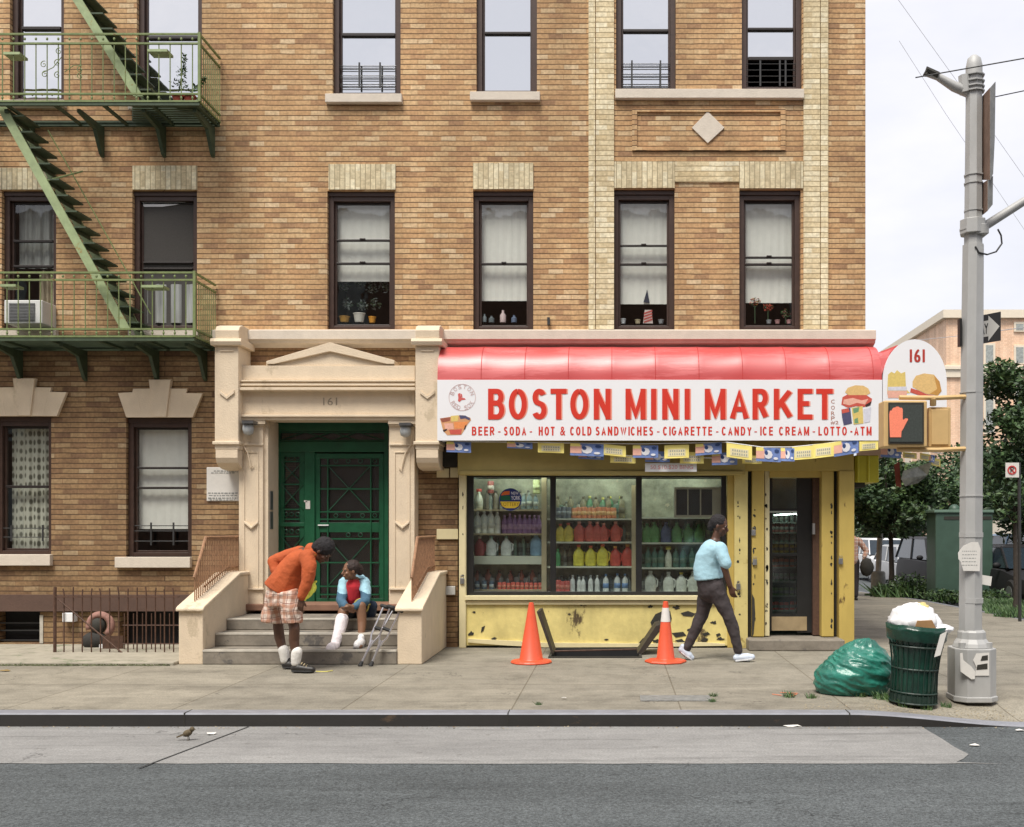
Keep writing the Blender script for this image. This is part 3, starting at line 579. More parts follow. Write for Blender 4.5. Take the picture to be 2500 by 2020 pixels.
# lanterns
LM = mat('grey_lantern_metal', (.14, .14, .14, 1), .4, .3, metal=.6); LG = mat('lamp_cover_glass', (.4, .42, .42, 1), .15, .2)
def lantern(cx, cy, lab, side):
    t = thing('wall_lantern', lab, 'lamp', tuple(P(cx, cy + 15, 12.9)), 'lanterns flanking the green door')
    Y = 12.93; b = MB(); b.pbox(cx - 14, cx + 14, cy - 18, cy - 11, Y - .1, Y + .1); b.tube([P(cx, cy - 14, Y), P(cx, cy - 4, Y)], [.07, .055], 10); b.build('housing', LM, t)
    MB().lathe([(.02, .0), (.06, .02), (.072, .07), (.065, .13), (.03, .14)], P(cx + 2, cy + 18, Y), 12).build('glass_cover', LG, t, smooth=True)
    w_ = MB(); w_.tube([P(cx - side * 18, cy, YC + .1), P(cx - side * 15, cy + 35, YP - .02), P(cx, cy + 60, YP - .02), P(cx + side * 6, cy + 85, YP - .02), P(cx + side * 8, cy + 98, YP - .02), P(cx + side * 14, cy + 92, YP - .02)], .009, 6); w_.build('conduit', ST, t)
lantern(604, 1045, 'grey wall lantern at the top of the left pilaster, wire running down its left', 1); lantern(988, 1050, 'grey wall lantern at the top of the right pilaster, nearest the shop awning', -1)
# notice board
nb = thing('notice_sign', 'white painted metal notice with faded print, on the brick left of the entrance', 'sign', tuple(P(543, 1225, YW)))
MB().pbox(504, 585, 1141, 1224, YW - .02, YW - .003).build('panel', M['paper'], nb, bevel=.01)
tt = MB()
for i, (a, b, y, h) in enumerate(((522, 580, 1149, 4), (515, 572, 1154, 3), (508, 580, 1203, 4), (510, 578, 1209, 3), (508, 580, 1215, 4), (512, 574, 1220, 3))):
    x = a
    while x < b:
        wd = random.uniform(3, 9); tt.pbox(x, min(b, x + wd), y, y + h * random.uniform(.5, .9), YW - .0235, YW - .0205); x += wd + 2.5
tt.build('faded_print', M['ink'], nb)
# ------------------------------------------------------------------ shopfront
YS = YW
shop = thing('shopfront', 'yellow painted corner shop front with a wide black-framed window and peeling lower panel', 'shopfront', (X(1600, YS), YS, 0))
yl, yp, pe, cr_, bk = M['yellow'], M['yellow_pale'], M['yellow_peel'], M['cream_trim'], M['black_frame']
mb = MB(); mb.box(X(1117, 13.06), X(1819, 13.06), 13.06, YS + .1, Z(1160, 13.06), Z(1070, 13.06)); mb.box(X(1121, 13.0), X(1815, 13.0), 13.03, 13.0599, Z(1160, 13.06), Z(1150, 13.06))
mb.build('shutter_housing', M['olive'], shop, bevel=.01)
MB().box(X(1819, 13.1), 3.08, 13.12, YS + .2, Z(1150, 13.12), Z(1070, 13.12)).build('fascia_panel', yl, shop)
mb = MB(); mb.box(X(1121, 13.2), X(1138, 13.2), 13.18, YS + .1, 0, Z(1160, 13.2)); mb.build('shutter_rail', M['cream_trim'], shop, bevel=.01)
# panel under the window
mb = MB(); mb.box(X(1138, 13.25), X(1776, 13.25), 13.22, YS + .1, .03, Z(1477, 13.22)); mb.build('stall_riser', pe, shop)
pp = MB()
for pts in ([(1623, 1490), (1636, 1492), (1640, 1510), (1634, 1534), (1612, 1540), (1596, 1556), (1580, 1576), (1562, 1584), (1553, 1579), (1568, 1560), (1596, 1545), (1588, 1520), (1600, 1500)], [(1662, 1497), (1680, 1492), (1698, 1499), (1690, 1506), (1668, 1504)], [(1176, 1532), (1184, 1528), (1180, 1541), (1174, 1545)], [(1714, 1548), (1728, 1543), (1734, 1549), (1720, 1554)], [(1640, 1546), (1668, 1543), (1676, 1552), (1650, 1557)], [(1748, 1549), (1757, 1546), (1760, 1551), (1750, 1556)]):
    pp.ppoly(pts, 13.214, 13.2199)
rq = random.Random(8)
for cx_, cy_, r_ in ((1150, 1548, 9), (1158, 1495, 4), (1205, 1560, 6), (1338, 1560, 5), (1420, 1478, 3), (1588, 1481, 6), (1652, 1484, 7), (1690, 1540, 9), (1705, 1500, 7), (1742, 1520, 6), (1758, 1560, 8), (1720, 1562, 7), (1660, 1566, 8), (1600, 1566, 9), (1480, 1562, 4), (1390, 1500, 3)):
    pp.ppoly([(cx_ + r_ * rq.uniform(.5, 1.6) * math.cos(k * .524), cy_ + r_ * rq.uniform(.3, .9) * math.sin(k * .524)) for k in range(12)], 13.2145, 13.2199)
pp.build('bare_patch', M['paint_black'], shop)
mb = MB(); mb.box(X(1135, 13.18), X(1774, 13.18), 13.16, YS + .1, Z(1466, 13.16), Z(1455, 13.16)); mb.box(X(1138, 13.2), X(1772, 13.2), 13.19, YS + .1, Z(1477, 13.19), Z(1467, 13.19)); mb.build('window_ledge', cr_, shop, bevel=.006)
mb = MB(); mb.ppoly([(1142, 1560), (1270, 1566), (1330, 1570), (1590, 1572), (1700, 1568), (1770, 1572), (1770, 1577), (1590, 1580), (1330, 1581), (1230, 1576), (1142, 1569)], 13.19, 13.2199); mb.build('kick_strip', cr_, shop)
# black window frame
fr = MB(); Yg = 13.26
for a, b, c, d in ((1138, 1156, 1160, 1457), (1343, 1357, 1165, 1446), (1553, 1567, 1165, 1446), (1761, 1773, 1160, 1457), (1156, 1761, 1445, 1457), (1156, 1761, 1160, 1166)): fr.pbox(a, b, c, d, Yg, Yg + .07)
win = fr.build('shop_window', bk, shop, bevel=.004)
gl = MB(); gl.quad(P(1150, 1450, Yg + .03), P(1766, 1450, Yg + .03), P(1766, 1160, Yg + .03), P(1150, 1160, Yg + .03)); gl.build('pane', M['shopglass'], win)
# right posts
mb = MB(); mb.box(X(1776, 13.2), X(1792, 13.2), 13.2, YS + .2, 0, Z(1150, 13.2)); mb.build('post', yl, shop, bevel=.008)
mb = MB(); mb.box(X(1793, 13.14), X(1826, 13.14), 13.14, YS + .2, 0, Z(1150, 13.14)); mb.build('post', yp, shop, bevel=.008)
for y in (1262, 1311, 1508, 1535): mb = MB()
mb = MB(); mb.box(X(1826, 13.3), X(1836, 13.3), 13.24, YS + .3, 0, Z(1150, 13.2)); mb.build('gap_panel', M['paint_black'], shop)
def post(a, b, Y, m, name='post', y0=1150, z0=.15): return MB().box(X(a, Y), X(b, Y), Y, YS + .3, z0, Z(y0, Y)).build(name, m, shop, bevel=.008)
post(1836, 1866, 13.16, yl); post(1867, 1879, 13.22, cr_); post(1985, 2004, 13.3, M['rust'], 'door_post'); post(2006, 2036, 13.16, yl); post(2037, 2048, 13.26, M['paint_black'], 'gap_panel'); post(2049, 2086, 13.1, yl, z0=0)
mb = MB(); mb.pbox(1879, 2006, 1150, 1166, 13.2, 13.5); mb.build('door_head', yl, shop)
mb = MB(); mb.box(X(1828, 12.88), X(2062, 12.88), 12.86, 13.6, 0, .14); mb.build('door_step', M['step'], shop, bevel=.015)
# small hardware
TMt = mat('tarnished_metal', (.3, .3, .3, 1), .4, .3, metal=.7)
for a, b, Y in ((1128, 1418, 13.16), (1803, 1432, 13.1), (1843, 1372, 13.13), (2053, 1370, 13.07), (1840, 1300, 13.14)): MB().pbox(a - 5, a + 5, b - 6, b + 8, Y, Y + .03).tube([P(a - 3, b - 5, Y + .015), P(a - 3, b - 12, Y + .015), P(a + 3, b - 12, Y + .015), P(a + 3, b - 5, Y + .015)], .005, 5).build('padlock', TMt, shop, bevel=.003)
dk = MB()
rr = random.Random(3)
for i in range(70):
    xx = rr.choice((1802, 1806, 1840, 1843, 1870, 1873, 2030, 1130)); yy = rr.uniform(1200, 1550); Y = {1802: 13.138, 1806: 13.138, 1840: 13.158, 1843: 13.158, 1870: 13.218, 1873: 13.218, 2030: 13.158, 1130: 13.178}[xx]
    w_, h_ = rr.uniform(1, 4), rr.uniform(2, 9); dk.ppoly([(xx + w_ * rr.uniform(.4, 1.2) * math.cos(k_ * .785), yy + h_ * rr.uniform(.4, 1.1) * math.sin(k_ * .785)) for k_ in range(8)], Y, Y + .0019)
dk.ppoly([(1829, 1450), (1838, 1462), (1841, 1500), (1838, 1548), (1828, 1556)], 13.158, 13.1599) if False else None
dk.ppoly([(1836, 1450), (1842, 1462), (1844, 1500), (1840, 1548), (1836, 1556)], 13.157, 13.1599)
dk.build('paint_chips', M['paint_black'], shop)
# interior
ri = MB(); xa, xb = X(1130, 13.4), 3.05; za, zb = -.02, 2.75; ya, yb = 13.42, 16.2
ri.quad((xa, yb, za), (xb, yb, za), (xb, yb, zb), (xa, yb, zb)); ri.quad((xa, ya, za), (xa, yb, za), (xa, yb, zb), (xa, ya, zb)); ri.quad((xb, ya, za), (xb, yb, za), (xb, yb, zb), (xb, ya, zb))
ri.quad((xa, ya, zb), (xb, ya, zb), (xb, yb, zb), (xa, yb, zb)); ri.quad((xa, ya, za), (xb, ya, za), (xb, yb, za), (xa, yb, za))
ri.build('shop_interior', mat('dim_green_grey_wall', (.08, .1, .085, 1), .8, .3, 2), shop)
# shelving in the window: three bays
SH = mat('cream_shelf', (.5, .4, .27, 1), .6, .1); SHW = mat('white_shelf', (.62, .62, .54, 1), .5, .06); YF, YR = 13.62, 13.9
BACK = mat('murky_shelf_back', (.32, .31, .25, 1), .7, .5, 5, stain=(.5, .42, .32, 1), stain_t=.6, stain_s=7)
def bay(px0, px1, ys, m, name, lab):
    t = thing(name, lab, 'shelf', (X((px0 + px1) / 2, YF), YF, Z(1450, YF)))
    for y in ys: MB().pbox(px0, px1, y, y + 4, YF, YR).build('shelf_board', m, t)
    MB().box(X(px0, YR), X(px1, YR), YR + .001, YR + .02, Z(1452, YR), Z(1170, YR)).build('back_panel', BACK, t)
    return t
t = bay(1152, 1322, (1244, 1303, 1440), SH, 'shelving_unit', 'cream timber shelving behind the left pane of the shop window')
MB().pbox(1152, 1322, 1358, 1378, YF - .02, YR).build('shelf_board', SHW, t); MB().pbox(1322, 1334, 1165, 1450, YF - .03, YF + .02).build('upright', SH, t)
t = bay(1336, 1552, (1266, 1323, 1383, 1446), SHW, 'shelving_unit', 'white shelving behind the middle pane of the shop window'); MB().pbox(1542, 1552, 1185, 1450, YF - .02, YF + .02).build('upright', SH, t)
t = bay(1560, 1768, (1263, 1325, 1386, 1447), SHW, 'shelving_unit', 'white shelving behind the right pane of the shop window')
ipan = MB()
for a, b, c, d in ((1646, 1744, 1190, 1195), (1646, 1744, 1258, 1264), (1646, 1651, 1195, 1258), (1739, 1744, 1195, 1258), (1678, 1681, 1195, 1258), (1709, 1712, 1195, 1258), (1744, 1764, 1190, 1264)): ipan.pbox(a, b, c, d, 13.38, 13.42)
it = thing('hatch_window', 'small cream-framed three-pane vent hatch inside the right pane of the shop window', 'window', tuple(P(1695, 1262, 13.4))); ipan.build('frame', mat('beige_trim', (.42, .36, .27, 1), .6), it)
MB().pbox(1651, 1739, 1195, 1258, 13.4, 13.41).build('pane', M['dark'], it)
# lit fluorescent tubes; those over the window bays are added unseen, to brighten goods
TL = mat('fluorescent_tube', (.85, 1, .92, 1), .5, 0, emit=18)
for a, b, y, Y, l_ in ((1160, 1330, 1150, 13.5, 'added fluorescent tube, out of view, brightening the left bay of the shop window'), (1360, 1545, 1150, 13.5, 'added fluorescent tube, out of view, brightening the middle bay of the shop window'), (1570, 1760, 1150, 13.5, 'added fluorescent tube, out of view, brightening the right bay of the shop window'), (1400, 1500, 1178, 14.6, 'long fluorescent tube glowing over the middle of the shop'), (1890, 1944, 1258, 13.9, 'fluorescent tube glowing inside the shop door'), (1170, 1290, 1178, 14.6, 'long fluorescent tube glowing behind the left pane of the shop')):
    tag(MB().tube([P(a, y, Y), P(b, y - 3, Y)], .018 if Y != 13.9 else .006, 8).build('fluorescent_lamp', TL), l_, 'lamp')
# goods
def bottle_mesh(kind):
    mb = MB()
    if kind == 'jug':
        mb.lathe([(.0, 0), (.055, 0), (.06, .02), (.06, .12), (.045, .16), (.02, .185), (.018, .2)], (0, 0, 0), 12, 0, sx=1, sy=.7); mb.lathe([(.02, .2), (.022, .225), (.0, .226)], (0, 0, 0), 10, 1); mb.tube([(.05, 0, .15), (.075, 0, .13), (.07, 0, .07), (.055, 0, .05)], .009, 6, 0)
    elif kind == 'can':
        mb.lathe([(0, 0), (.036, 0), (.038, .01), (.038, .13), (.032, .14), (0, .14)], (0, 0, 0), 12, 0); mb.lathe([(.0385, .04), (.0385, .09)], (0, 0, 0), 12, 1)
    elif kind == 'spray':
        mb.lathe([(0, 0), (.04, 0), (.042, .1), (.03, .15), (.014, .18), (.014, .2)], (0, 0, 0), 12, 0); mb.box(-.03, .03, -.012, .012, .2, .235, 1)
    elif kind == 'slim':
        mb.lathe([(0, 0), (.027, 0), (.03, .01), (.03, .12), (.022, .15), (.012, .165), (.012, .175)], (0, 0, 0), 10, 0); mb.lathe([(.014, .175), (.014, .2), (0, .2)], (0, 0, 0), 10, 1)
    else:
        mb.lathe([(0, 0), (.034, 0), (.037, .01), (.037, .13), (.03, .165), (.013, .19), (.013, .2)], (0, 0, 0), 12, 0); mb.lathe([(.0375, .05), (.0375, .11)], (0, 0, 0), 12, 1); mb.lathe([(.015, .2), (.015, .225), (0, .225)], (0, 0, 0), 10, 1)
    return mb
pm = {}
def plas(c, c2):
    for q in (c, c2):
        if q not in pm: g_ = sum(q) / 3; pm[q] = mat('plastic_%d' % len(pm), tuple(min(.85, v * 1.25 + .04) for v in srgb(*[v * .84 + g_ * .16 for v in q])[:3]) + (1,), .4, .25, 16)
    return [pm[c], pm[c2]]
def goods(name, cat, lab, grp, kind, c, c2, xs, y, scale=1.0, Y=13.72):
    m = None
    for x in xs:
        if m is None:
            mb = bottle_mesh(kind); mb.world = True; o = mb.build(name, plas(c, c2), None, smooth=True); m = o.data
        else: o = bpy.data.objects.new(name, m); C.objects.link(o)
        o.location = (X(x, Y), Y, Z(y, Y)); s_ = scale * 1.12 * rr.uniform(.93, 1.05); o.scale = (s_, s_, s_); o.rotation_euler = (0, 0, rr.uniform(-.3, .3)); tag(o, lab, cat, grp)
goods('spray_bottle', 'bottle', 'white spray bottle with red trigger alone at the left end of the left bay', None, 'spray', (225, 205, 195), (200, 60, 50), (1170,), 1244, 1.05)
goods('bottle', 'bottle', 'pale blue bottle near the top of the left bay, right of the round sticker', 'pale blue bottles', 'bottle', (120, 140, 150), (170, 175, 170), (1278, 1292, 1308), 1244, .85)
goods('bottle', 'bottle', 'white and blue bottle in a row of four in the left bay', 'white and blue bottles', 'bottle', (205, 215, 235), (240, 240, 250), (1166, 1182, 1198, 1214), 1303, 1.25)
goods('bottle', 'bottle', 'purple bottle in the row on the second shelf of the left bay', 'purple bottles', 'bottle', (130, 85, 150), (170, 130, 180), (1232, 1245, 1257, 1269, 1281, 1293, 1305, 1315), 1303, 1.05)
goods('bottle', 'bottle', 'dark red bottle on the wide cream shelf of the left bay', None, 'jug', (150, 45, 50), (210, 190, 185), (1171,), 1358, 1.1)
goods('bottle', 'bottle', 'white bottle with grey-green cap on the wide cream shelf of the left bay', 'white bottles on the cream shelf', 'jug', (205, 212, 210), (90, 130, 125), (1199, 1236), 1358, 1.05)
goods('bottle', 'bottle', 'leaning blue and white bottle at the right end of the wide cream shelf', None, 'jug', (110, 150, 185), (220, 225, 225), (1309,), 1358, 1.25)
goods('can', 'can', 'red can in the low stack on the bottom shelf of the left bay', 'red cans', 'can', (215, 75, 55), (235, 120, 90), tuple(range(1220, 1322, 11)), 1440, .62)
goods('bag', 'bag', 'blue and silver bag lying at the bottom left of the shop window', 'blue bags', 'can', (70, 95, 120), (190, 200, 205), (1165, 1182, 1200), 1440, .75)
goods('can', 'can', 'dark can at the left end of the top shelf in the middle bay', 'dark cans', 'can', (70, 75, 90), (110, 115, 125), (1364, 1376, 1388), 1266, 1.0)
goods('can', 'can', 'orange can in the row on the top shelf of the middle bay', 'orange cans', 'can', (190, 100, 60), (205, 150, 90), tuple(range(1402, 1500, 12)), 1266, .95)
goods('bottle', 'bottle', 'green bottle behind the orange cans in the middle bay', 'green bottles of the middle bay', 'bottle', (70, 130, 90), (190, 180, 80), (1440, 1472, 1490, 1515), 1266, 1.2, 13.84)
goods('jug', 'jug', 'yellow jug on the second shelf of the middle bay', 'yellow jugs on the second shelf', 'jug', (205, 180, 50), (190, 70, 50), (1368, 1388), 1323, 1.0)
goods('jug', 'jug', 'red jug on the second shelf of the middle bay', 'red jugs on the second shelf', 'jug', (200, 70, 55), (215, 140, 130), (1414, 1440, 1458, 1474, 1503), 1323, 1.05)
goods('jug', 'jug', 'yellow jug on the third shelf of the middle bay', 'yellow jugs on the third shelf', 'jug', (215, 200, 45), (220, 90, 60), (1413, 1442, 1471), 1383, 1.15)
goods('jug', 'jug', 'red jug on the third shelf of the middle bay', 'red jugs on the third shelf', 'jug', (205, 60, 45), (230, 150, 70), (1502, 1532), 1383, 1.15)
goods('bottle', 'bottle', 'bright green bottle at the left end of the third shelf of the middle bay', None, 'slim', (60, 150, 90), (70, 160, 100), (1362,), 1383, 1.1)
goods('can', 'can', 'red can low in the middle bay beside the white bottles', 'red cans beside the white bottles', 'can', (205, 70, 60), (225, 110, 90), (1362, 1373, 1384), 1446, 1.0)
goods('bottle', 'bottle', 'slim white bottle on the bottom shelf of the middle bay', 'slim white bottles', 'slim', (220, 220, 225), (235, 235, 240), (1398, 1414, 1424, 1442, 1458), 1446, .98)
goods('bottle', 'bottle', 'white bottle with blue label on the bottom shelf of the middle bay', 'white bottles with blue labels', 'bottle', (225, 228, 235), (90, 130, 190), (1479, 1507, 1526), 1446, 1.0)
goods('bottle', 'bottle', 'green bottle on the top shelf of the right bay', 'green bottles on the top shelf of the right bay', 'jug', (75, 135, 70), (60, 110, 70), (1580, 1598, 1652, 1680, 1706), 1325, 1.05)
goods('bottle', 'bottle', 'dark blue bottle among green ones on the top shelf of the right bay', None, 'jug', (60, 75, 120), (60, 70, 110), (1626,), 1325, 1.05)
goods('bottle', 'bottle', 'dark green bottle on the middle shelf of the right bay', 'dark green bottles', 'bottle', (50, 100, 85), (80, 110, 90), (1582, 1598, 1614, 1650, 1668, 1690, 1712), 1386, 1.1)
goods('bottle', 'bottle', 'white bottle with yellow cap on the middle shelf of the right bay', None, 'spray', (205, 210, 190), (200, 190, 70), (1632,), 1386, 1.1)
goods('jug', 'jug', 'white milk jug on the bottom shelf of the right bay', 'white jugs', 'jug', (200, 200, 190), (225, 225, 220), (1588, 1632, 1692, 1716), 1447, 1.15)
goods('jug', 'jug', 'white jug with yellow label on the bottom shelf of the right bay', None, 'jug', (205, 205, 195), (205, 180, 60), (1663,), 1447, 1.15)
goods('poster', 'poster', 'red and white packet pinned high in the left bay', None, 'can', (140, 50, 45), (190, 175, 165), (1198,), 1205, 1.1)
goods('poster', 'poster', 'pale yellow box high at the right of the left bay', None, 'can', (185, 190, 130), (190, 195, 140), (1310,), 1206, 1.2)
for y, x0, x1, cs in ((1303, 1232, 1318, ((130, 120, 140), (100, 90, 110))), (1358, 1215, 1300, ((110, 140, 125), (150, 120, 80), (90, 100, 95))), (1440, 1158, 1318, ((150, 150, 150), (170, 90, 70), (110, 115, 110))), (1266, 1362, 1538, ((120, 110, 80), (80, 110, 95), (140, 90, 70), (150, 150, 140))), (1323, 1364, 1538, ((130, 120, 90), (120, 80, 70), (95, 110, 100))), (1383, 1364, 1538, ((70, 95, 85), (110, 100, 80), (140, 140, 130))), (1446, 1364, 1538, ((150, 155, 150), (110, 120, 120))), (1325, 1570, 1760, ((80, 110, 80), (70, 90, 95), (120, 130, 100))), (1386, 1570, 1760, ((90, 120, 100), (130, 130, 100), (60, 85, 80))), (1447, 1570, 1760, ((150, 150, 140), (120, 125, 120))), (1244, 1190, 1300, ((120, 110, 100), (140, 150, 150)))):
    for i, c_ in enumerate(cs):
        xs_ = [x for x in range(x0 + i * 7, x1, 7 * len(cs) + rr.choice((0, 3, 6)))]
        goods('packet', 'packet', 'small %s packet in the back row by %s' % (('pale', 'dull', 'dark', 'muted')[i], {1303: 'the purple bottles', 1358: 'the wide cream board', 1440: 'the bottom of the left bay', 1266: 'the orange cans', 1323: 'the upper red jugs', 1383: 'the lower yellow jugs', 1446: 'the slim white bottles', 1325: 'the upper green bottles', 1386: 'the dark green bottles', 1447: 'the milk jugs', 1244: 'the pale blue bottles'}[y]), 'back row packets %d %d' % (y, i), rr.choice(('can', 'bottle', 'slim')), c_, tuple(int(v * .7) for v in c_), xs_, y, rr.uniform(.85, 1.2), 13.83)
# round lottery sticker
st = thing('round_sticker', 'round blue lottery sticker with yellow and white lettering on the shop window', 'sticker', tuple(P(1246, 1247, Yg)))
def disc(mb, cx, cy, r, Y, d, mi=0, n=28): mb.ppoly([(cx + r * math.cos(2 * math.pi * i / n), cy + r * math.sin(2 * math.pi * i / n)) for i in range(n)], Y, Y + d, mi)
s_ = MB(); disc(s_, 1246, 1220, 27.5, Yg + .018, .003); s_.build('disc', mat('sticker_blue', srgb(28, 45, 110), .4, .05), st)
s_ = MB(); s_.ppoly([(1223, 1210), (1226, 1204), (1232, 1200), (1244, 1199), (1244, 1208)], Yg + .014, Yg + .0179, 0); s_.ppoly([(1222, 1211), (1245, 1210), (1247, 1222), (1222, 1222)], Yg + .014, Yg + .0179, 1); s_.ppoly([(1221, 1225), (1270, 1225), (1266, 1236), (1257, 1241), (1235, 1241), (1225, 1236)], Yg + .014, Yg + .0179, 2)
s_.build('colour_field', [mat('sticker_orange', srgb(215, 105, 45), .4), mat('sticker_green', srgb(25, 90, 60), .4), mat('sticker_yellow', srgb(225, 195, 60), .4)], st)
s_ = MB(); ptext(s_, 'NEW', 1248, 1266, 1201, 1208, Yg + .0135); ptext(s_, 'YORK', 1248, 1270, 1211, 1221, Yg + .0135); ptext(s_, 'LOTTERY', 1224, 1267, 1227, 1236, Yg + .012, 1, bold=.03); s_.build('lettering', [M['white'], mat('sticker_ochre', srgb(150, 105, 25), .5)], st)
# open shop door, glass with goods behind
dd = thing('shop_door', 'dark shop door with glass panels and a tan kick plate, between yellow posts', 'door', tuple(P(1930, 1545, 13.35)))
fd = MB(); Yd = 13.38
for a, b, c, d in ((1879, 1886, 1166, 1540), (1946, 1986, 1166, 1545), (1886, 1946, 1242, 1250), (1886, 1946, 1352, 1358), (1886, 1946, 1500, 1506)): fd.pbox(a, b, c, d, Yd, Yd + .05)
fd.build('door_frame', bk, dd); MB().pbox(1884, 1970, 1506, 1540, Yd - .01, Yd + .03).build('kick_plate', mat('tan_kick_plate', (.33, .25, .14, 1), .6, .2), dd)
g2 = MB(); g2.quad(P(1886, 1500, Yd + .02), P(1946, 1500, Yd + .02), P(1946, 1166, Yd + .02), P(1886, 1166, Yd + .02)); g2.build('pane', M['shopglass'], dd)
hn = MB(); hn.pbox(1984, 1990, 1278, 1305, 13.25, 13.3); hn.build('handle', mat('steel_handle', (.6, .6, .6, 1), .3, .1, metal=.8), dd)
MB().pbox(1879, 1946, 1248, 1252, Yd - .01, Yd - .001).build('rail', mat('pale_rail', (.4, .45, .42, 1), .4), dd)
sh = thing('display_case', 'dim shelved display case seen through the shop door', 'shelf', tuple(P(1920, 1500, 14.2)))
for i, y in enumerate((1275, 1300, 1325, 1350, 1385, 1420, 1455, 1490)): MB().pbox(1870, 1960, y, y + 3, 14.1, 14.4).build('shelf_board', mat('dull_shelf_%d' % i, (.16, .2, .17, 1), .5), sh)
for y, c_ in ((1275, (80, 105, 95)), (1300, (120, 60, 45)), (1325, (60, 95, 85)), (1350, (190, 170, 60)), (1385, (150, 80, 55)), (1420, (70, 110, 80)), (1455, (90, 120, 60)), (1490, (195, 60, 40))):
    goods('packet', 'packet', 'small packet on the shelf at this height inside the shop door' if False else {1275: 'grey-green packet on the top shelf seen through the shop door', 1300: 'brown packet on the second shelf seen through the shop door', 1325: 'teal packet on the third shelf seen through the shop door', 1350: 'yellow packet on the fourth shelf seen through the shop door', 1385: 'rust coloured packet just below the door rail', 1420: 'green packet below the door rail', 1455: 'olive green packet low inside the shop door', 1490: 'bright red packet at the bottom inside the shop door'}[y], 'packets at row %d of the case' % ((y - 1250) // 25), 'can', c_, (110, 120, 110), (1886, 1896, 1908, 1920, 1934, 1948), y, .75, 14.2)

# ------------------------------------------------------------------ awning
YA = 12.75; xL, xR = X(1068, YA), X(2153, YA); ztop, zfl, zfb = Z(850, YW - .02), Z(928, YA), Z(1076, YA)
aw = thing('shop_awning', 'long red vinyl shop awning with a white lettered front over the yellow shopfront', 'awning', ((xL + xR) / 2, YA, zfb))
def vinyl(name, col):
    m = mat(name, col, .32, .1, 2.2, spec=.5, stain=tuple(min(1, c * 1.08 + .05) for c in col[:3]) + (1,), stain_t=.5, stain_s=1.6, stretch=(.35, 1, 3.2), bump=.12, bscale=4); t = m.node_tree; b = t.nodes['Principled BSDF']; l = t.links.new
    b.inputs['Coat Weight'].default_value = .9; b.inputs['Coat IOR'].default_value = 1.75; b.inputs['Coat Roughness'].default_value = .42; b.inputs['Roughness'].default_value = .7; b.inputs['Sheen Weight'].default_value = .12; b.inputs['Sheen Roughness'].default_value = .4
    return m
RED = vinyl('red_vinyl', srgb(182, 36, 35)); AWW = mat('white_vinyl_sign', (.8, .8, .82, 1), .4, .015, 2)
cv = MB(); nx, na = 120, 14
def prof(u, x):
    a = u * math.pi / 2; bul = .0 * math.sin((x - xL) * math.pi / .545 * 1.0) ** 2
    yy = YW - .01 - (YW - .01 - YA) * (math.sin(a) ** .85) * (1 + 0 * bul); zz = zfl + (ztop - zfl) * (math.cos(a) ** .9)
    sag = .011 * math.sin(u * math.pi) * abs(math.sin((x - xL) * math.pi / .545)) ** .7 + .004 * math.sin(x * 5.3 + u * 3) * math.sin(u * math.pi)
    return yy - (-sag), zz - sag * .6
grid = [[None] * (na + 1) for _ in range(nx + 1)]
for i in range(nx + 1):
    x = xL + (xR - xL) * i / nx
    for j in range(na + 1):
        yy, zz = prof(j / na, x); grid[i][j] = len(cv.v); cv.v.append(Vector((x, yy, zz)))
for i in range(nx):
    for j in range(na): cv.f.append((grid[i][j], grid[i][j + 1], grid[i + 1][j + 1], grid[i + 1][j])); cv.m.append(0)
cv.add([cv.v[k] for k in grid[0]] + [Vector((xL, YW - .01, zfl))], [tuple(range(na + 2))]); cv.add([cv.v[k] for k in grid[nx]] + [Vector((xR, YW - .01, zfl))], [tuple(range(na + 2))[::-1]])
cv.build('canopy', RED, aw, smooth='auto')
SEAM = mat('red_seam', srgb(182, 46, 44), .6); x = xL + .545
while x < xR - .1:
    MB().tube([(x, prof(j / na, x)[0] - .001, prof(j / na, x)[1] + .001) for j in range(na + 1)], .004, 5).build('seam', SEAM, aw); x += .545
mb = MB(); mb.box(xL, xR, YA - .012, YA + .012, zfb, zfl); sb = mb.build('sign_board', AWW, aw)
MB().box(xL, xL + .01, YA + .0121, YW - .01, zfb, zfl).build('end_flap', AWW, aw)
fm = MB()
for px in (1080, 1180, 1400, 1620, 1840, 2050, 2145): fm.tube([(X(px, YA), YA + .03, zfb + .03), (X(px, YA), YW - .02, zfb + .1)], .012, 6)
fm.tube([(xL + .02, YA + .03, zfb + .02), (xR - .02, YA + .03, zfb + .02)], .014, 6); fm.build('awning_frame', M['black_frame'], aw)
RL = mat('red_letter', srgb(205, 50, 32), .5, .03); RLs = mat('pale_red_letter_shadow', srgb(235, 150, 130), .5, .03)
YT = YA - .0145
LB = {'BOSTON': ((1191.5, 1231), (1242, 1286), (1298, 1334.5), (1344, 1383), (1392, 1436), (1449.5, 1490.5)), 'MINI': ((1527, 1576), (1589, 1602), (1616.5, 1656), (1671, 1684)), 'MARKET': ((1720.5, 1771), (1782, 1827), (1837, 1875.5), (1889, 1934), (1947, 1983), (1992.5, 2033))}
for wd, a, b in (('BOSTON', 1191.5, 1490.5), ('MINI', 1527, 1683), ('MARKET', 1720, 2033)):
    mb = MB(); 
    for ch, (la, lb) in zip(wd, LB[wd]): glyph(mb, ch, la, lb, 949.5, 1024.5, YT - .003, 12.5, 0); glyph(mb, ch, la + 3.5, lb + 3.5, 950, 1024.8, YT, 12, 1)
    mb.build('large_lettering', [RL, RLs], sb)
mb = MB()
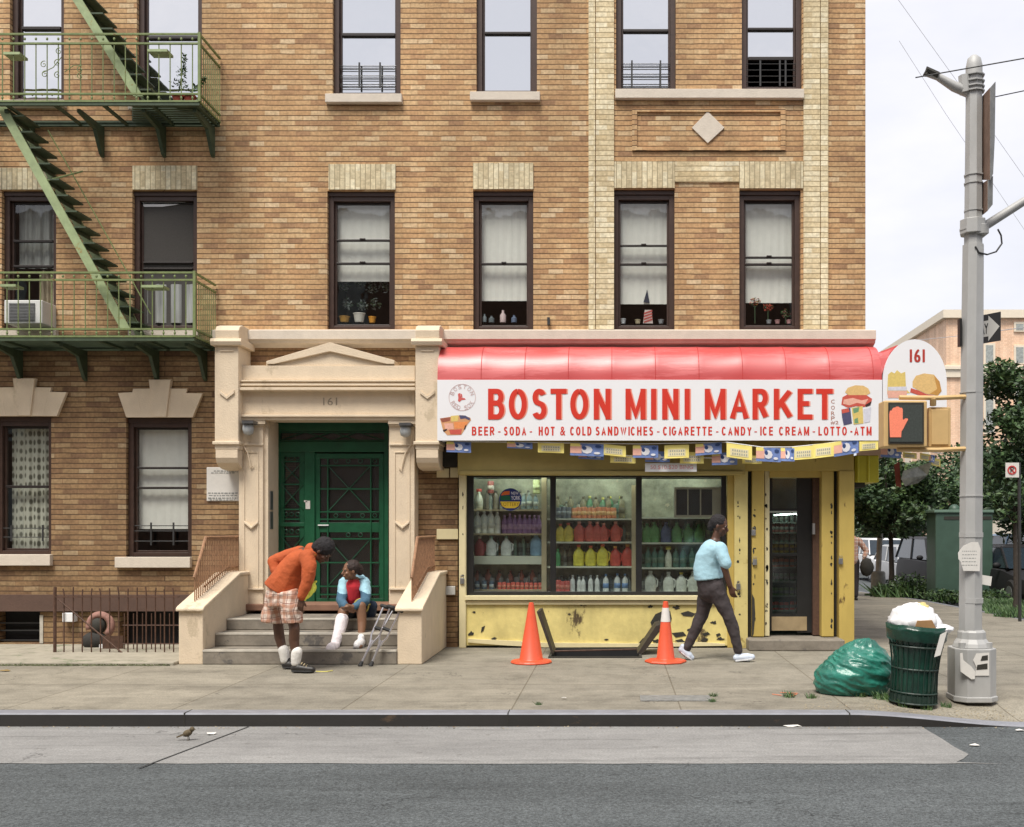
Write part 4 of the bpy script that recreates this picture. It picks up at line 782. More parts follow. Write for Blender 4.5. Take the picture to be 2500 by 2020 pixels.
for wd, a, b in (('BEER', 1152, 1207), ('SODA', 1230, 1284.5), ('HOT & COLD', 1315, 1444), ('SANDWICHES', 1454, 1594.5), ('CIGARETTE', 1618.5, 1738.5), ('CANDY', 1762, 1835), ('ICE CREAM', 1856, 1975.5), ('LOTTO', 1998, 2067.5), ('-ATM', 2076, 2128)): word(mb, wd, a, b, 1042, 1063.5, YT, 3.6, 0)
for a in (1216, 1293, 1604, 1748, 1842, 1984): mb.pbox(a, a + 6, 1053.5, 1056, YT, YT + .001)
mb.build('small_lettering', RL, sb)
mb = MB()
for ch, y in (('C', 976), ('O', 991), ('R', 1005), ('P', 1017)): ptext(mb, ch, 2029, 2038, y, y + 9.5, YT)
ptext(mb, '#2', 2028, 2047, 1028, 1037, YT); mb.build('vertical_lettering', mat('dull_red_letter', srgb(170, 110, 90), .6), sb)
# baseball style roundel
lg = MB(); cx, cy, rr_ = 1128.5, 970.5, 33
for i in range(48):
    a0, a1 = 2 * math.pi * i / 48, 2 * math.pi * (i + 1) / 48
    lg.ppoly([(cx + rr_ * math.cos(a0), cy + rr_ * math.sin(a0)), (cx + rr_ * math.cos(a1), cy + rr_ * math.sin(a1)), (cx + (rr_ - 1.2) * math.cos(a1), cy + (rr_ - 1.2) * math.sin(a1)), (cx + (rr_ - 1.2) * math.cos(a0), cy + (rr_ - 1.2) * math.sin(a0))], YT, YT + .001)
def arc_text(mb, s, r, a0, a1, size, mi, flip=False):
    for i, ch in enumerate(s):
        if ch == ' ': continue
        a = R(a0 + (a1 - a0) * i / (len(s) - 1)); c_ = P(cx + r * math.cos(a), cy - r * math.sin(a), YT)
        ang = a - math.pi / 2 if not flip else a + math.pi / 2
        Mx = Matrix.Translation(c_) @ Matrix.Rotation(-ang, 4, 'Y') @ Matrix.Rotation(math.pi / 2, 4, 'X')
        mtext(mb, ch, Mx, size * .8, size, mi, .01)
arc_text(lg, 'BOSTON', 26, 158, 22, .052, 0); arc_text(lg, 'RED SOX', 26, 212, 328, .052, 0, True)
lg.ppoly([(1118, 962), (1123, 960), (1126, 971), (1135, 973), (1137, 976), (1127, 977), (1122, 982), (1118, 979), (1119, 972)], YT, YT + .001, 1); lg.ppoly([(1124, 961), (1128, 963), (1129, 971), (1126, 970)], YT, YT + .001, 1)
lg.build('roundel', [mat('pale_rose_print', srgb(205, 180, 178), .6), mat('sock_red', srgb(200, 90, 85), .6)], sb)
# printed snack basket and burger
def col(n, *c): return mat(n, srgb(*c), .55, .12, 40)
PR = [col('print_tan', 205, 150, 105), col('print_brown', 150, 85, 65), col('print_yellow', 215, 190, 110), col('print_navy', 75, 75, 105), col('print_orange', 225, 140, 80), col('print_red', 195, 85, 70), col('print_bun', 218, 182, 120), col('print_green', 110, 150, 110), col('print_grey', 205, 205, 215), col('print_pink', 225, 170, 150), col('print_shadow', 60, 35, 30), col('print_bun_brown', 190, 140, 70)]
pr = MB(); q = YT
def pq(pts, mi, dy=0): pr.ppoly(pts, YT - dy, YT - dy + .0008, mi)
pq([(1074, 1022), (1100, 1018), (1130, 1014), (1148, 1020), (1150, 1026), (1142, 1036), (1134, 1050), (1126, 1062), (1092, 1063), (1082, 1052)], 0)
pq([(1074, 1022), (1100, 1019), (1098, 1028), (1080, 1032)], 1, .001); pq([(1100, 1016), (1120, 1014), (1118, 1028), (1102, 1030)], 2, .001); pq([(1121, 1014), (1136, 1015), (1148, 1022), (1146, 1027), (1136, 1022), (1124, 1024)], 3, .001)
pq([(1108, 1031), (1142, 1030), (1136, 1046), (1110, 1047)], 4, .001); pq([(1084, 1034), (1106, 1034), (1108, 1048), (1088, 1050)], 9, .001); pq([(1096, 1050), (1128, 1048), (1125, 1061), (1100, 1061)], 5, .001); pq([(1135, 1040), (1139, 1036), (1136, 1048), (1132, 1050)], 10, .0015); pq([(1081, 1050), (1092, 1047), (1090, 1052), (1083, 1055)], 10, .0015)
pr.build('snack_basket_print', PR, sb); pr = MB()
pq([(2063, 958), (2070, 947), (2088, 941), (2108, 942), (2120, 949), (2125, 960), (2116, 965), (2072, 965)], 6, .001); pq([(2057, 970), (2068, 964), (2112, 963), (2129, 974), (2127, 985), (2110, 994), (2090, 992), (2070, 996), (2054, 988)], 5, .0005); pq([(2060, 976), (2082, 972), (2104, 978), (2120, 974), (2112, 988), (2092, 984), (2074, 990), (2058, 986)], 9, .0012)
pq([(2112, 989), (2128, 980), (2125, 990), (2114, 994)], 10, .001); pq([(2054, 1000), (2076, 996), (2080, 1034), (2060, 1039), (2056, 1020)], 3, .001); pq([(2054, 1000), (2072, 997), (2074, 1006), (2056, 1010)], 5, .0015); pq([(2079, 996), (2106, 992), (2108, 1034), (2084, 1037)], 2, .001); pq([(2082, 998), (2098, 994), (2096, 1006), (2084, 1010)], 7, .0015); pq([(2086, 1024), (2094, 1020), (2096, 1034), (2086, 1034)], 7, .0015); pq([(2108, 1000), (2127, 994), (2124, 1030), (2110, 1033)], 8, .001)
pr.build('burger_print', PR, sb)
# arch ended awning round the corner
ax, aw_ = X(2233, YA), .4; zc = Z(932, YA); za_top = Z(829, YA)
ar = thing('corner_awning', 'arched white awning end numbered 161 with a red barrel behind it', 'awning', (ax, YA, zfb))
def arch(n=24): return [(ax + aw_ * math.cos(math.pi * i / n), zc + (za_top - zc) * math.sin(math.pi * i / n)) for i in range(n + 1)]
A = arch(); mb = MB().prism([(ax + aw_, zfb)] + A + [(ax - aw_, zfb)], YA - .005, YA + .02, 'y'); ap = mb.build('end_panel', AWW, ar)
mb = MB()
for i in range(len(A) - 1):
    (x0, z0), (x1, z1) = A[i], A[i + 1]; mb.add([(x0, YA + .021, z0), (x1, YA + .021, z1), (x1, 17.5, z1), (x0, 17.5, z0)], [(0, 1, 2, 3)])
mb.add([(ax + aw_, YA + .021, zc), (ax + aw_, 17.5, zc), (ax + aw_, 17.5, zfb), (ax + aw_, YA + .021, zfb)], [(0, 1, 2, 3)], 1); mb.build('canopy', [RED, AWW], ar, smooth='auto', weld=True)
mb = MB(); zq = [(X(2144, YA + .12), YA + .1, Z(872, YA + .1)), (X(2150, YA), YA + .005, zfl + .02), (ax - aw_ + .01, YA + .02, Z(905, YA)), (ax - .3, YA + .03, Z(862, YA)), (ax - .2, YA + .04, Z(842, YA)), (X(2146, YA + .3), YA + .35, Z(862, YA + .35))]
mb.add(zq, [(0, 1, 2, 3, 4, 5)]); mb.build('hip_piece', RED, ar, solid=.01)
mb = MB(); ptext(mb, '161', 2221, 2258, 853, 885, YA - .008, thick=4); mb.build('number', mat('brown_red_number', srgb(175, 55, 45), .5), ap)
pr = MB(); YT2 = YT; YT = YA - .0075
pq([(2168, 915), (2176, 908), (2184, 912), (2190, 904), (2200, 912), (2210, 908), (2212, 950), (2222, 960), (2166, 962)], 2); pq([(2168, 945), (2214, 944), (2214, 954), (2168, 954)], 8, .001); pq([(2166, 955), (2215, 955), (2212, 972), (2168, 972)], 9, .001)
pr.build('sandwich_print', PR, ap); pr = MB()
pq([(2228, 932), (2236, 918), (2256, 912), (2280, 915), (2294, 932), (2299, 955), (2290, 966), (2262, 962), (2240, 952), (2228, 945)], 6); pq([(2280, 916), (2294, 932), (2299, 955), (2290, 966), (2270, 962), (2288, 950)], 11, .0008); pq([(2224, 948), (2240, 953), (2262, 963), (2286, 967), (2262, 970), (2240, 964), (2222, 958)], 5, .001)
pr.build('bun_print', PR, ap)
# yellow housing on the side wall under the arch
sb2 = thing('side_shutter_box', 'small bright yellow shutter box on the side wall under the arched awning', 'shutter box', (3.5, 13.6, Z(1180, 13.6)))
mb = MB(); mb.pbox(2088, 2146, 1112, 1178, 13.35, 14.6); mb.pbox(2092, 2098, 1112, 1178, 13.33, 13.3499); mb.pbox(2118, 2124, 1112, 1178, 13.33, 13.3499); mb.build('housing', mat('acid_yellow_paint', (.55, .5, .04, 1), .4, .1), sb2, bevel=.01); MB().pbox(2086, 2112, 1178, 1190, 13.4, 14.5).build('slot', M['paint_black'], sb2)

# ------------------------------------------------------------------ strings of lottery flags
FY = [mat('flag_yellow', srgb(242, 226, 130), .6, .04), mat('flag_cream', srgb(225, 215, 175), .6, .04), mat('flag_blue', srgb(112, 135, 190), .6, .2, 14), mat('flag_navy', srgb(45, 70, 120), .6), mat('flag_pink', srgb(235, 180, 160), .6), mat('flag_white', srgb(225, 225, 230), .6), mat('flag_grey', srgb(165, 165, 150), .6), mat('flag_red', srgb(200, 60, 50), .6)]
def flag(parent, x0, y0, w, h, kind, sl, Y):
    mb = MB(); n = 8; cur = random.uniform(-.02, .02)
    def pt(u, v, o=0): return P(x0 + u * w, y0 + v * h + sl * u, Y + cur * math.sin(u * 3.1) * (.3 + v) - o)
    for i in range(n): mb.quad(pt(i / n, 1), pt((i + 1) / n, 1), pt((i + 1) / n, 0), pt(i / n, 0), 0 if kind == 'y' else 2)
    def patch(u0, u1, v0, v1, mi, o=.003):
        for i in range(4): a, b = u0 + (u1 - u0) * i / 4, u0 + (u1 - u0) * (i + 1) / 4; mb.quad(pt(a, v1, o), pt(b, v1, o), pt(b, v0, o), pt(a, v0, o), mi)
    if kind == 'y':
        patch(.14, .86, .3, .85, 1)
        for v in (.38, .62):
            u = .22
            while u < .76: patch(u, u + .05, v, v + .14, 6, .005); u += .09
    else:
        patch(.0, .34, .12, .8, 4); patch(.0, .3, .0, .25, 0, .004); 
        for k_, (cu, cv, ru, rv, mi_) in enumerate(((.5, .5, .17, .32, 5), (.42, .38, .07, .16, 3), (.84, .2, .1, .12, 3), (.8, .75, .1, .1, 5))):
            q_ = [pt(cu + ru * math.cos(a_ * .785), cv + rv * math.sin(a_ * .785), .005 + .001 * k_) for a_ in range(8)]; mb.add(q_, [tuple(range(8))], mi_)
    mb.build('flag', FY, parent, smooth=False, solid=.002)
random.seed(11)
def bunting(lab, line, flags, Y):
    t = thing('bunting', lab, 'bunting', tuple(P(line[0][0], line[0][1] + 30, Y)), 'strings of lottery flags under the awnings')
    MB().tube([P(a, b, Y) for a, b in line], .006, 5).build('string', M['white'], t)
    for f_ in flags: flag(t, *f_, Y - .005)
bunting('lottery flags under the left half of the long awning', [(1080, 1078), (1200, 1079), (1400, 1082), (1560, 1084), (1780, 1080)],
        [(1090, 1078, 60, 26, 'b', 2), (1238, 1079, 62, 15, 'b', 3), (1313, 1080, 64, 25, 'y', 2), (1392, 1082, 82, 30, 'b', 3), (1468, 1084, 60, 26, 'y', 6), (1545, 1088, 62, 30, 'b', 0), (1622, 1088, 60, 32, 'y', -2), (1698, 1085, 64, 28, 'b', -5)], YA + .06)
bunting('lottery flags looped under the right half of the long awning', [(1772, 1080), (1860, 1092), (1930, 1092), (2010, 1084), (2080, 1074), (2140, 1072)],
        [(1774, 1082, 62, 34, 'y', 8), (1846, 1092, 60, 34, 'b', 3), (1906, 1094, 34, 32, 'b', 1), (1934, 1092, 54, 32, 'y', -4), (1984, 1086, 52, 34, 'y', -6), (2036, 1080, 60, 36, 'b', -10), (2098, 1078, 46, 24, 'y', -4)], YA + .0)
bunting('second row of flags hanging lower behind the first', [(1400, 1100), (1560, 1116), (1720, 1118), (1900, 1122)],
        [(1412, 1100, 62, 20, 'b', 3), (1490, 1110, 62, 20, 'y', 2), (1575, 1102, 60, 26, 'b', 1), (1660, 1104, 58, 28, 'y', 0), (1738, 1106, 62, 30, 'b', -1), (1812, 1112, 48, 20, 'y', 1), (1884, 1100, 40, 24, 'b', 1), (1950, 1102, 44, 20, 'y', -2)], YA + .12)
bunting('lottery flags trailing to the right under the arched awning', [(2140, 1082), (2200, 1092), (2300, 1108)],
        [(2150, 1086, 50, 30, 'b', 3), (2204, 1104, 34, 14, 'y', 3), (2246, 1106, 24, 16, 'y', 4), (2268, 1110, 14, 18, 'b', 2), (2274, 1118, 22, 18, 'y', 4)], YA + .3)
sg = thing('price_sign', 'small white sign with faded red print hanging under the flags', 'sign', tuple(P(1637, 1152, 12.9)))
MB().pbox(1575, 1701, 1131, 1152, 12.92, 12.93).build('board', M['white'], sg); mb = MB(); ptext(mb, '50.$10.$20 BING', 1588, 1692, 1136, 1147, 12.917, bold=.0); mb.build('lettering', mat('faded_rose', srgb(225, 160, 160), .6), sg)
pb = thing('hanging_plastic', 'torn clear plastic bag and red strip dangling under the arched awning', 'plastic', tuple(P(2230, 1195, 13.4)))
mb = MB(); mb.add([P(2205, 1150, 13.4), P(2240, 1140, 13.5), P(2275, 1128, 13.4), P(2265, 1160, 13.5), P(2240, 1180, 13.4), P(2210, 1188, 13.45), P(2200, 1170, 13.4)], [(0, 1, 3, 5, 6), (1, 2, 3), (3, 4, 5)]); mb.build('plastic_sheet', mat('cloudy_plastic', (.3, .31, .27, 1), .25, .4, 9), pb, solid=.004)
MB().ppoly([(2183, 1135), (2196, 1128), (2200, 1190), (2188, 1188)], 13.45, 13.46).build('strip', mat('brick_red_strip', srgb(130, 60, 45), .7), pb)
# ------------------------------------------------------------------ ground
def drop(Y):
    if Y < 14: return 0
    if Y < 24: return -.14 * (Y - 14) / 10
    if Y < 34: return -.14 - .28 * (Y - 24) / 10
    return -.42 - .1 * min(1, (Y - 34) / 30)
def asphalt(name, c, var, crack=None):
    m = bpy.data.materials.new(name); m.use_nodes = True; t = m.node_tree; b = t.nodes['Principled BSDF']; l = t.links.new
    tc = N(t, 'ShaderNodeTexCoord')
    def noise(s, d, st=(1, 1, 1)):
        mp = N(t, 'ShaderNodeMapping'); mp.inputs['Scale'].default_value = st; l(tc.outputs['Object'], mp.inputs['Vector'])
        n = N(t, 'ShaderNodeTexNoise'); n.inputs['Scale'].default_value = s; n.inputs['Detail'].default_value = d; n.inputs['Roughness'].default_value = .7; l(mp.outputs['Vector'], n.inputs['Vector']); return n
    n1 = noise(55, 3); n2 = noise(.8, 6, (.35, 1.6, 1)); n3 = noise(9, 5, (.5, 1, 1)); nf = noise(180, 2)
    def rng(n, a, b_):
        r = N(t, 'ShaderNodeMapRange'); r.inputs[1].default_value = .32; r.inputs[2].default_value = .68; r.inputs[3].default_value = a; r.inputs[4].default_value = b_; l(n.outputs['Fac'], r.inputs[0]); return r
    r1, r2, r3, r4 = rng(n1, 1 - var, 1 + var), rng(n2, .8, 1.18), rng(n3, .9, 1.1), rng(nf, 1 - var * .9, 1 + var * .9)
    m1 = N(t, 'ShaderNodeMath', operation='MULTIPLY'); l(r1.outputs[0], m1.inputs[0]); l(r2.outputs[0], m1.inputs[1])
    m2 = N(t, 'ShaderNodeMath', operation='MULTIPLY'); l(m1.outputs[0], m2.inputs[0]); l(r3.outputs[0], m2.inputs[1])
    m3 = N(t, 'ShaderNodeMath', operation='MULTIPLY'); l(m2.outputs[0], m3.inputs[0]); l(r4.outputs[0], m3.inputs[1])
    mx = N(t, 'ShaderNodeMixRGB', blend_type='MULTIPLY'); mx.inputs['Fac'].default_value = 1; mx.inputs['Color1'].default_value = c; l(m3.outputs[0], mx.inputs['Color2']); out = mx.outputs['Color']
    if crack:                                             # dark oily streaks running along the lane
        ns = noise(2.2, 8, (.16, 2.4, 1)); rs = N(t, 'ShaderNodeValToRGB'); rs.color_ramp.elements[0].position = .56; rs.color_ramp.elements[1].position = .72; l(ns.outputs['Fac'], rs.inputs['Fac'])
        m5 = N(t, 'ShaderNodeMixRGB', blend_type='MULTIPLY'); m5.inputs['Color2'].default_value = (crack, crack, crack, 1); l(rs.outputs['Color'], m5.inputs['Fac']); l(out, m5.inputs['Color1']); out = m5.outputs['Color']
    # hairline cracks, and small round gum or oil spots
    wn = noise(1.7, 4); wv = N(t, 'ShaderNodeVectorMath', operation='SCALE'); wv.inputs['Scale'].default_value = 1.1; l(wn.outputs['Color'], wv.inputs[0]); av = N(t, 'ShaderNodeVectorMath', operation='ADD'); l(tc.outputs['Object'], av.inputs[0]); l(wv.outputs[0], av.inputs[1])
    vo = N(t, 'ShaderNodeTexVoronoi', feature='DISTANCE_TO_EDGE'); vo.inputs['Scale'].default_value = .42; l(av.outputs[0], vo.inputs['Vector']); vr = N(t, 'ShaderNodeMapRange'); vr.inputs[1].default_value = .0; vr.inputs[2].default_value = .006; vr.inputs[3].default_value = 1; vr.inputs[4].default_value = 0; l(vo.outputs['Distance'], vr.inputs[0])
    cm = noise(.9, 3); cmr = N(t, 'ShaderNodeMapRange'); cmr.inputs[1].default_value = .48; cmr.inputs[2].default_value = .56; l(cm.outputs['Fac'], cmr.inputs[0]); cf = N(t, 'ShaderNodeMath', operation='MULTIPLY'); l(vr.outputs[0], cf.inputs[0]); l(cmr.outputs[0], cf.inputs[1])
    m6 = N(t, 'ShaderNodeMixRGB', blend_type='MULTIPLY'); m6.inputs['Color2'].default_value = (.42, .42, .42, 1); l(cf.outputs[0], m6.inputs['Fac']); l(out, m6.inputs['Color1']); out = m6.outputs['Color']
    v2 = N(t, 'ShaderNodeTexVoronoi'); v2.inputs['Scale'].default_value = 3.3; l(tc.outputs['Object'], v2.inputs['Vector']); v3 = N(t, 'ShaderNodeMapRange'); v3.inputs[1].default_value = .06; v3.inputs[2].default_value = .1; v3.inputs[3].default_value = .5; v3.inputs[4].default_value = 0; l(v2.outputs['Distance'], v3.inputs[0])
    m7 = N(t, 'ShaderNodeMixRGB', blend_type='MULTIPLY'); m7.inputs['Color2'].default_value = (.6, .58, .56, 1); l(v3.outputs[0], m7.inputs['Fac']); l(out, m7.inputs['Color1']); out = m7.outputs['Color']
    l(out, b.inputs['Base Color']); b.inputs['Roughness'].default_value = .9; b.inputs['Specular IOR Level'].default_value = .3
    bp = N(t, 'ShaderNodeBump'); bp.inputs['Strength'].default_value = .35; bp.inputs['Distance'].default_value = .01; l(n1.outputs['Fac'], bp.inputs['Height']); l(bp.outputs['Normal'], b.inputs['Normal'])
    return m
ASP = asphalt('street_asphalt', (.082, .091, .094, 1), .5, .7); CON = asphalt('gutter_concrete', (.235, .232, .225, 1), .2, .55)
def sidewalk_mat():
    m = asphalt('sidewalk_concrete', (.24, .222, .184, 1), .2, .7); t = m.node_tree; b = t.nodes['Principled BSDF']; l = t.links.new
    src = b.inputs['Base Color'].links[0].from_socket
    tc = N(t, 'ShaderNodeTexCoord'); mp = N(t, 'ShaderNodeMapping'); mp.inputs['Location'].default_value = (.88, -10.12, 0); l(tc.outputs['Object'], mp.inputs['Vector'])
    k = N(t, 'ShaderNodeTexBrick'); k.offset = 0; k.squash = 1; k.inputs['Scale'].default_value = 1; k.inputs['Brick Width'].default_value = 1.45; k.inputs['Row Height'].default_value = 1.5; k.inputs['Mortar Size'].default_value = .007
    k.inputs['Color1'].default_value = (.93, .93, .93, 1); k.inputs['Color2'].default_value = (1.05, 1.04, 1.02, 1); k.inputs['Mortar'].default_value = (.6, .57, .52, 1); l(mp.outputs['Vector'], k.inputs['Vector'])
    mx = N(t, 'ShaderNodeMixRGB', blend_type='MULTIPLY'); mx.inputs['Fac'].default_value = 1; l(src, mx.inputs['Color1']); l(k.outputs['Color'], mx.inputs['Color2'])
    n = N(t, 'ShaderNodeTexNoise'); n.inputs['Scale'].default_value = 2.3; n.inputs['Detail'].default_value = 10; n.inputs['Roughness'].default_value = .75; l(tc.outputs['Object'], n.inputs['Vector'])
    r = N(t, 'ShaderNodeValToRGB'); r.color_ramp.elements[0].position = .46; r.color_ramp.elements[0].color = (1.06, 1.05, 1.02, 1); r.color_ramp.elements[1].position = .66; r.color_ramp.elements[1].color = (.76, .75, .72, 1); l(n.outputs['Fac'], r.inputs['Fac'])
    m2 = N(t, 'ShaderNodeMixRGB', blend_type='MULTIPLY'); m2.inputs['Fac'].default_value = 1; l(mx.outputs['Color'], m2.inputs['Color1']); l(r.outputs['Color'], m2.inputs['Color2'])
    l(m2.outputs['Color'], b.inputs['Base Color']); return m
SW = sidewalk_mat()
RZ = -.115
xs = [-300, -80, -30, -10, 0, 8, 20, 60, 300]; ys = [-200, -60, -20, 0, 8, 14, 19, 24, 29, 34, 49, 64, 110, 300]
g_ = MB(); g_.world = True; idx = {}
for i, x in enumerate(xs):
    for j, y in enumerate(ys): idx[i, j] = len(g_.v); g_.v.append(Vector((x, y, RZ + drop(y) - (.0 if y < 100 else .3))))
for i in range(len(xs) - 1):
    for j in range(len(ys) - 1): g_.f.append((idx[i, j], idx[i + 1, j], idx[i + 1, j + 1], idx[i, j + 1])); g_.m.append(0)
struct(g_.build('road', ASP, None))
# concrete bus lane strip with a ragged, slanted end
random.seed(5)
edge = [(-60, 7.205)]
x = -12
while x < 3.0: edge.append((x, 7.2 + random.uniform(-.012, .012))); x += .25
cs = [(X(a, Y_), Y_) for a, Y_ in ((2335, 7.25), (2352, 7.35), (2365, 7.5), (2330, 7.75), (2300, 8.05), (2268, 8.35), (2248, 8.56))]
g_ = MB(); g_.world = True; pts = edge + cs + [(-60, 8.56)]
g_.add([(p[0], p[1], RZ + .004) for p in pts], [tuple(range(len(pts)))]); struct(g_.build('bus_lane', CON, None))
g_ = MB(); a, b = P(607, 1775, 8.52), P(340, 1878, 7.05); a.z = b.z = RZ + .008
d = (b - a).cross(Vector((0, 0, 1))).normalized() * .008; g_.quad(a - d, b - d, b + d, a + d); g_.world = True; struct(g_.build('road_joint', mat('joint_tar', (.03, .03, .03, 1), .9), None))
# sidewalk, flush kerb ramp at the right
CX, CY, CR = 4.8, 11.04, 2.35
def yf(x): return 8.68 if x <= CX else CY - math.sqrt(max(0, CR ** 2 - (x - CX) ** 2))
def ss(t): t = max(0, min(1, t)); return t * t * (3 - 2 * t)
def ramp(x, y): return -.105 * ss((x - 1.95) / 1.6) * ss((9.75 - y) / 1.1)
def swz(x, y): return drop(y) + ramp(x, y)
hx0, hx1, hy0, hy1 = -.76, .30, 12.2, 13.05
def sheet(mb, xs, yfun, hole=False):
    for i in range(len(xs) - 1):
        ya, yb = yfun(xs[i]), yfun(xs[i + 1])
        for j in range(len(ya) - 1):
            cx, cy = (xs[i] + xs[i + 1]) / 2, (ya[j] + ya[j + 1]) / 2
            if hx0 < cx < hx1 and hy0 < cy < hy1: continue
            q = [(xs[i], ya[j]), (xs[i + 1], yb[j]), (xs[i + 1], yb[j + 1]), (xs[i], ya[j + 1])]
            mb.quad(*[(x_, y_, swz(x_, y_)) for x_, y_ in q])
g_ = MB(); g_.world = True
x1s = sorted({-60, -30, -15, -8, -4, -2, hx0, hx1, 1, 1.5} | {1.9 + .1 * k for k in range(14)} | {3.27})
def rows1(x): y0 = yf(x); return [y0] + [8.75 + .1 * k for k in range(11)] + [10.5, 11.3, hy0, hy1, 13.45]
sheet(g_, x1s, rows1)
x2s = [3.27, 3.5, 3.8, 4.2, 4.8] + [4.8 + CR * math.sin(k / 14 * math.pi / 2) for k in range(1, 15)]
def rows2(x): y0 = yf(x); base = [8.75 + .1 * k for k in range(11)] + [10.5, 11.3, hy0, hy1, 14, 17, 20, 24, 28, 32, 40, 64]; return [max(y0, v) if v < 11.3 else v for v in [y0] + base]
sheet(g_, x2s, rows2)
for a, b in (((hx0, hy0), (hx1, hy0)), ((hx1, hy0), (hx1, hy1)), ((hx1, hy1), (hx0, hy1)), ((hx0, hy1), (hx0, hy0))): pass
struct(g_.build('sidewalk', SW, None, weld=True))
# steel faced kerb
kp = [(-60, 8.54), (-20, 8.54), (-10, 8.54), (-4, 8.54), (0, 8.54), (1.5, 8.54)] + [(1.9 + .15 * k, 8.54) for k in range(20)] + [(4.8 + (CR + .14) * math.sin(k / 14 * math.pi / 2), CY - (CR + .14) * math.cos(k / 14 * math.pi / 2)) for k in range(1, 15)] + [(CX + CR + .14, 20), (CX + CR + .14, 24), (CX + CR + .14, 34), (CX + CR + .14, 64)]
kb = MB(); kb.world = True; n_ = len(kp); ring = []
for i, (x, y) in enumerate(kp):
    if x <= CX: nx_, ny_ = 0, 1
    elif y < CY: v = Vector((CX - x, CY - y)).normalized(); nx_, ny_ = v.x, v.y
    else: nx_, ny_ = -1, 0
    zz = drop(y) + ramp(x, 8.68 if x <= CX else max(y, 8.68)); bz = RZ + drop(y) - .02
    ring.append([(x, y, bz), (x, y, zz - .012), (x + nx_ * .015, y + ny_ * .015, zz), (x + nx_ * .15, y + ny_ * .15, zz + .003), (x + nx_ * .15, y + ny_ * .15, bz)])
for i in range(n_ - 1):
    for k in range(4): kb.quad(ring[i][k], ring[i + 1][k], ring[i + 1][k + 1], ring[i][k + 1], 0 if k == 0 else 1)
KF = mat('dark_kerb_face', (.022, .02, .018, 1), .7, .22, 3, bump=.1, stain=(.075, .05, .03, 1), stain_t=.6, stain_s=4, stretch=(.5, 1, 1)); KN = mat('steel_kerb_nosing', (.22, .225, .25, 1), .5, .2, 12, stretch=(.4, 1, 1))
struct(kb.build('kerb', [KF, KN], None))
jj = MB(); jj.world = True
for x in (X(450, 8.54), 1.97, -6.6, X(1240, 8.54)): jj.box(x - .004, x + .004, 8.536, 8.7, RZ, .0045)
struct(jj.build('kerb_joint', M['paint_black'], None))
# raised concrete apron on the left
ap_ = MB(); ap_.world = True
ap_.box(-15, -4.97, 11.5, 13.3, -.05, .04); struct(ap_.build('apron', mat('mossy_concrete', (.33, .3, .235, 1), .9, .2, 5, bump=.4, stain=(.19, .2, .13, 1), stain_t=.57, stain_s=4), None, bevel=.015))
def rnd_strip(name, lab, Yc, xa, xb, m, n, h, w):
    mb = MB(); mb.world = True
    for i in range(n):
        x = random.uniform(xa, xb); y = Yc + random.uniform(-.03, .04); s = random.uniform(.4, 1); a = random.uniform(0, 6.28)
        mb.add([(x - w * s, y, 0.005), (x + w * s, y, .005), (x + math.cos(a) * w, y + math.sin(a) * w, h * s)], [(0, 1, 2)])
    return tag(mb.build(name, m), lab, 'moss', kind='stuff')
MOSS = mat('dry_moss', (.1, .115, .05, 1), .95, .4, 30); rnd_strip('moss', 'low moss and weeds along the foot of the raised concrete strip', 11.48, -9, -5.0, MOSS, 1800, .025, .012)
# iron cover plate in the sidewalk
ip = MB(); ip.box(X(1563, 9.25), X(1735, 9.25), 9.13, 9.42, .001, .008); o = ip.build('cover_plate', mat('worn_iron_plate', (.2, .2, .19, 1), .6, .3, 14, bump=.4)); tag(o, 'long grey iron cover plate set in the sidewalk near the kerb', 'cover plate')

# ------------------------------------------------------------------ stoop
stp = thing('stoop', 'grey stone stoop of three steps between cream sloping side walls', 'steps', (-3.58, 11.58, 0))
sx0, sx1 = -4.68, -2.47
for i, (y, z0, z1) in enumerate(((11.58, 0, .165), (11.95, .165, .32), (12.3, .32, .46))):
    yb = 13.4 if i == 2 else (11.95, 12.3)[i] + .05
    xx0 = sx0 + .0015; s = MB(); s.box(xx0, sx1 - .0015, y, yb, z0 + (.0 if i == 0 else .0012), z1); st_ = s.build('step', M['step'], stp, bevel=.012)
    MB().box(xx0 + .002, sx1 - .004, y - .004, y + .05, z1 - .022, z1 + .0025).build('nosing', M['step_edge'], st_, bevel=.004)
def cheek(x0, x1):
    c = MB(); c.prism([(11.6, 0), (11.6, .615), (12.72, .955), (13.3, .955), (13.3, 0)], x0, x1, 'x'); o = c.build('side_wall', M['stone'], stp, bevel=.01)
    c = MB(); c.prism([(11.56, .605), (11.56, .64), (11.6, .665), (12.71, 1.0), (13.3, 1.0), (13.3, .956), (12.72, .956), (11.6, .6155)], x0 - .02, x1 + .02, 'x'); c.build('coping', M['stone'], o, bevel=.012)
cheek(-4.957, -4.68); cheek(-2.47, -2.19)
def rail_l(x, lab):
    t = thing('handrail', lab, 'railing', (x, 12.3, .7), 'stoop railings'); mb = MB()
    top = [(x, 11.72, .98), (x, 12.05, 1.44), (x, 13.25, 1.44)]; mb.tube(top, .018, 6); mb.tube([(x, 12.0, .86), (x, 12.72, 1.06), (x, 13.25, 1.06)], .012, 6)
    mb.build('top_rail', M['railing'], t); pk = MB(); y = 11.74
    while y < 13.24:
        zt = .98 + (y - 11.72) / .33 * .46 if y < 12.05 else 1.44; zb = .66 + (y - 11.6) * .304 if y < 12.72 else 1.0; pk.tube([(x, y, zb), (x, y, zt)], .0075, 5); y += .052
    pk.build('baluster', M['railing'], t)
rail_l(-4.83, 'rusty brown iron railing on the left side wall of the stoop'); rail_l(-2.33, 'rusty brown iron railing on the right side wall of the stoop')

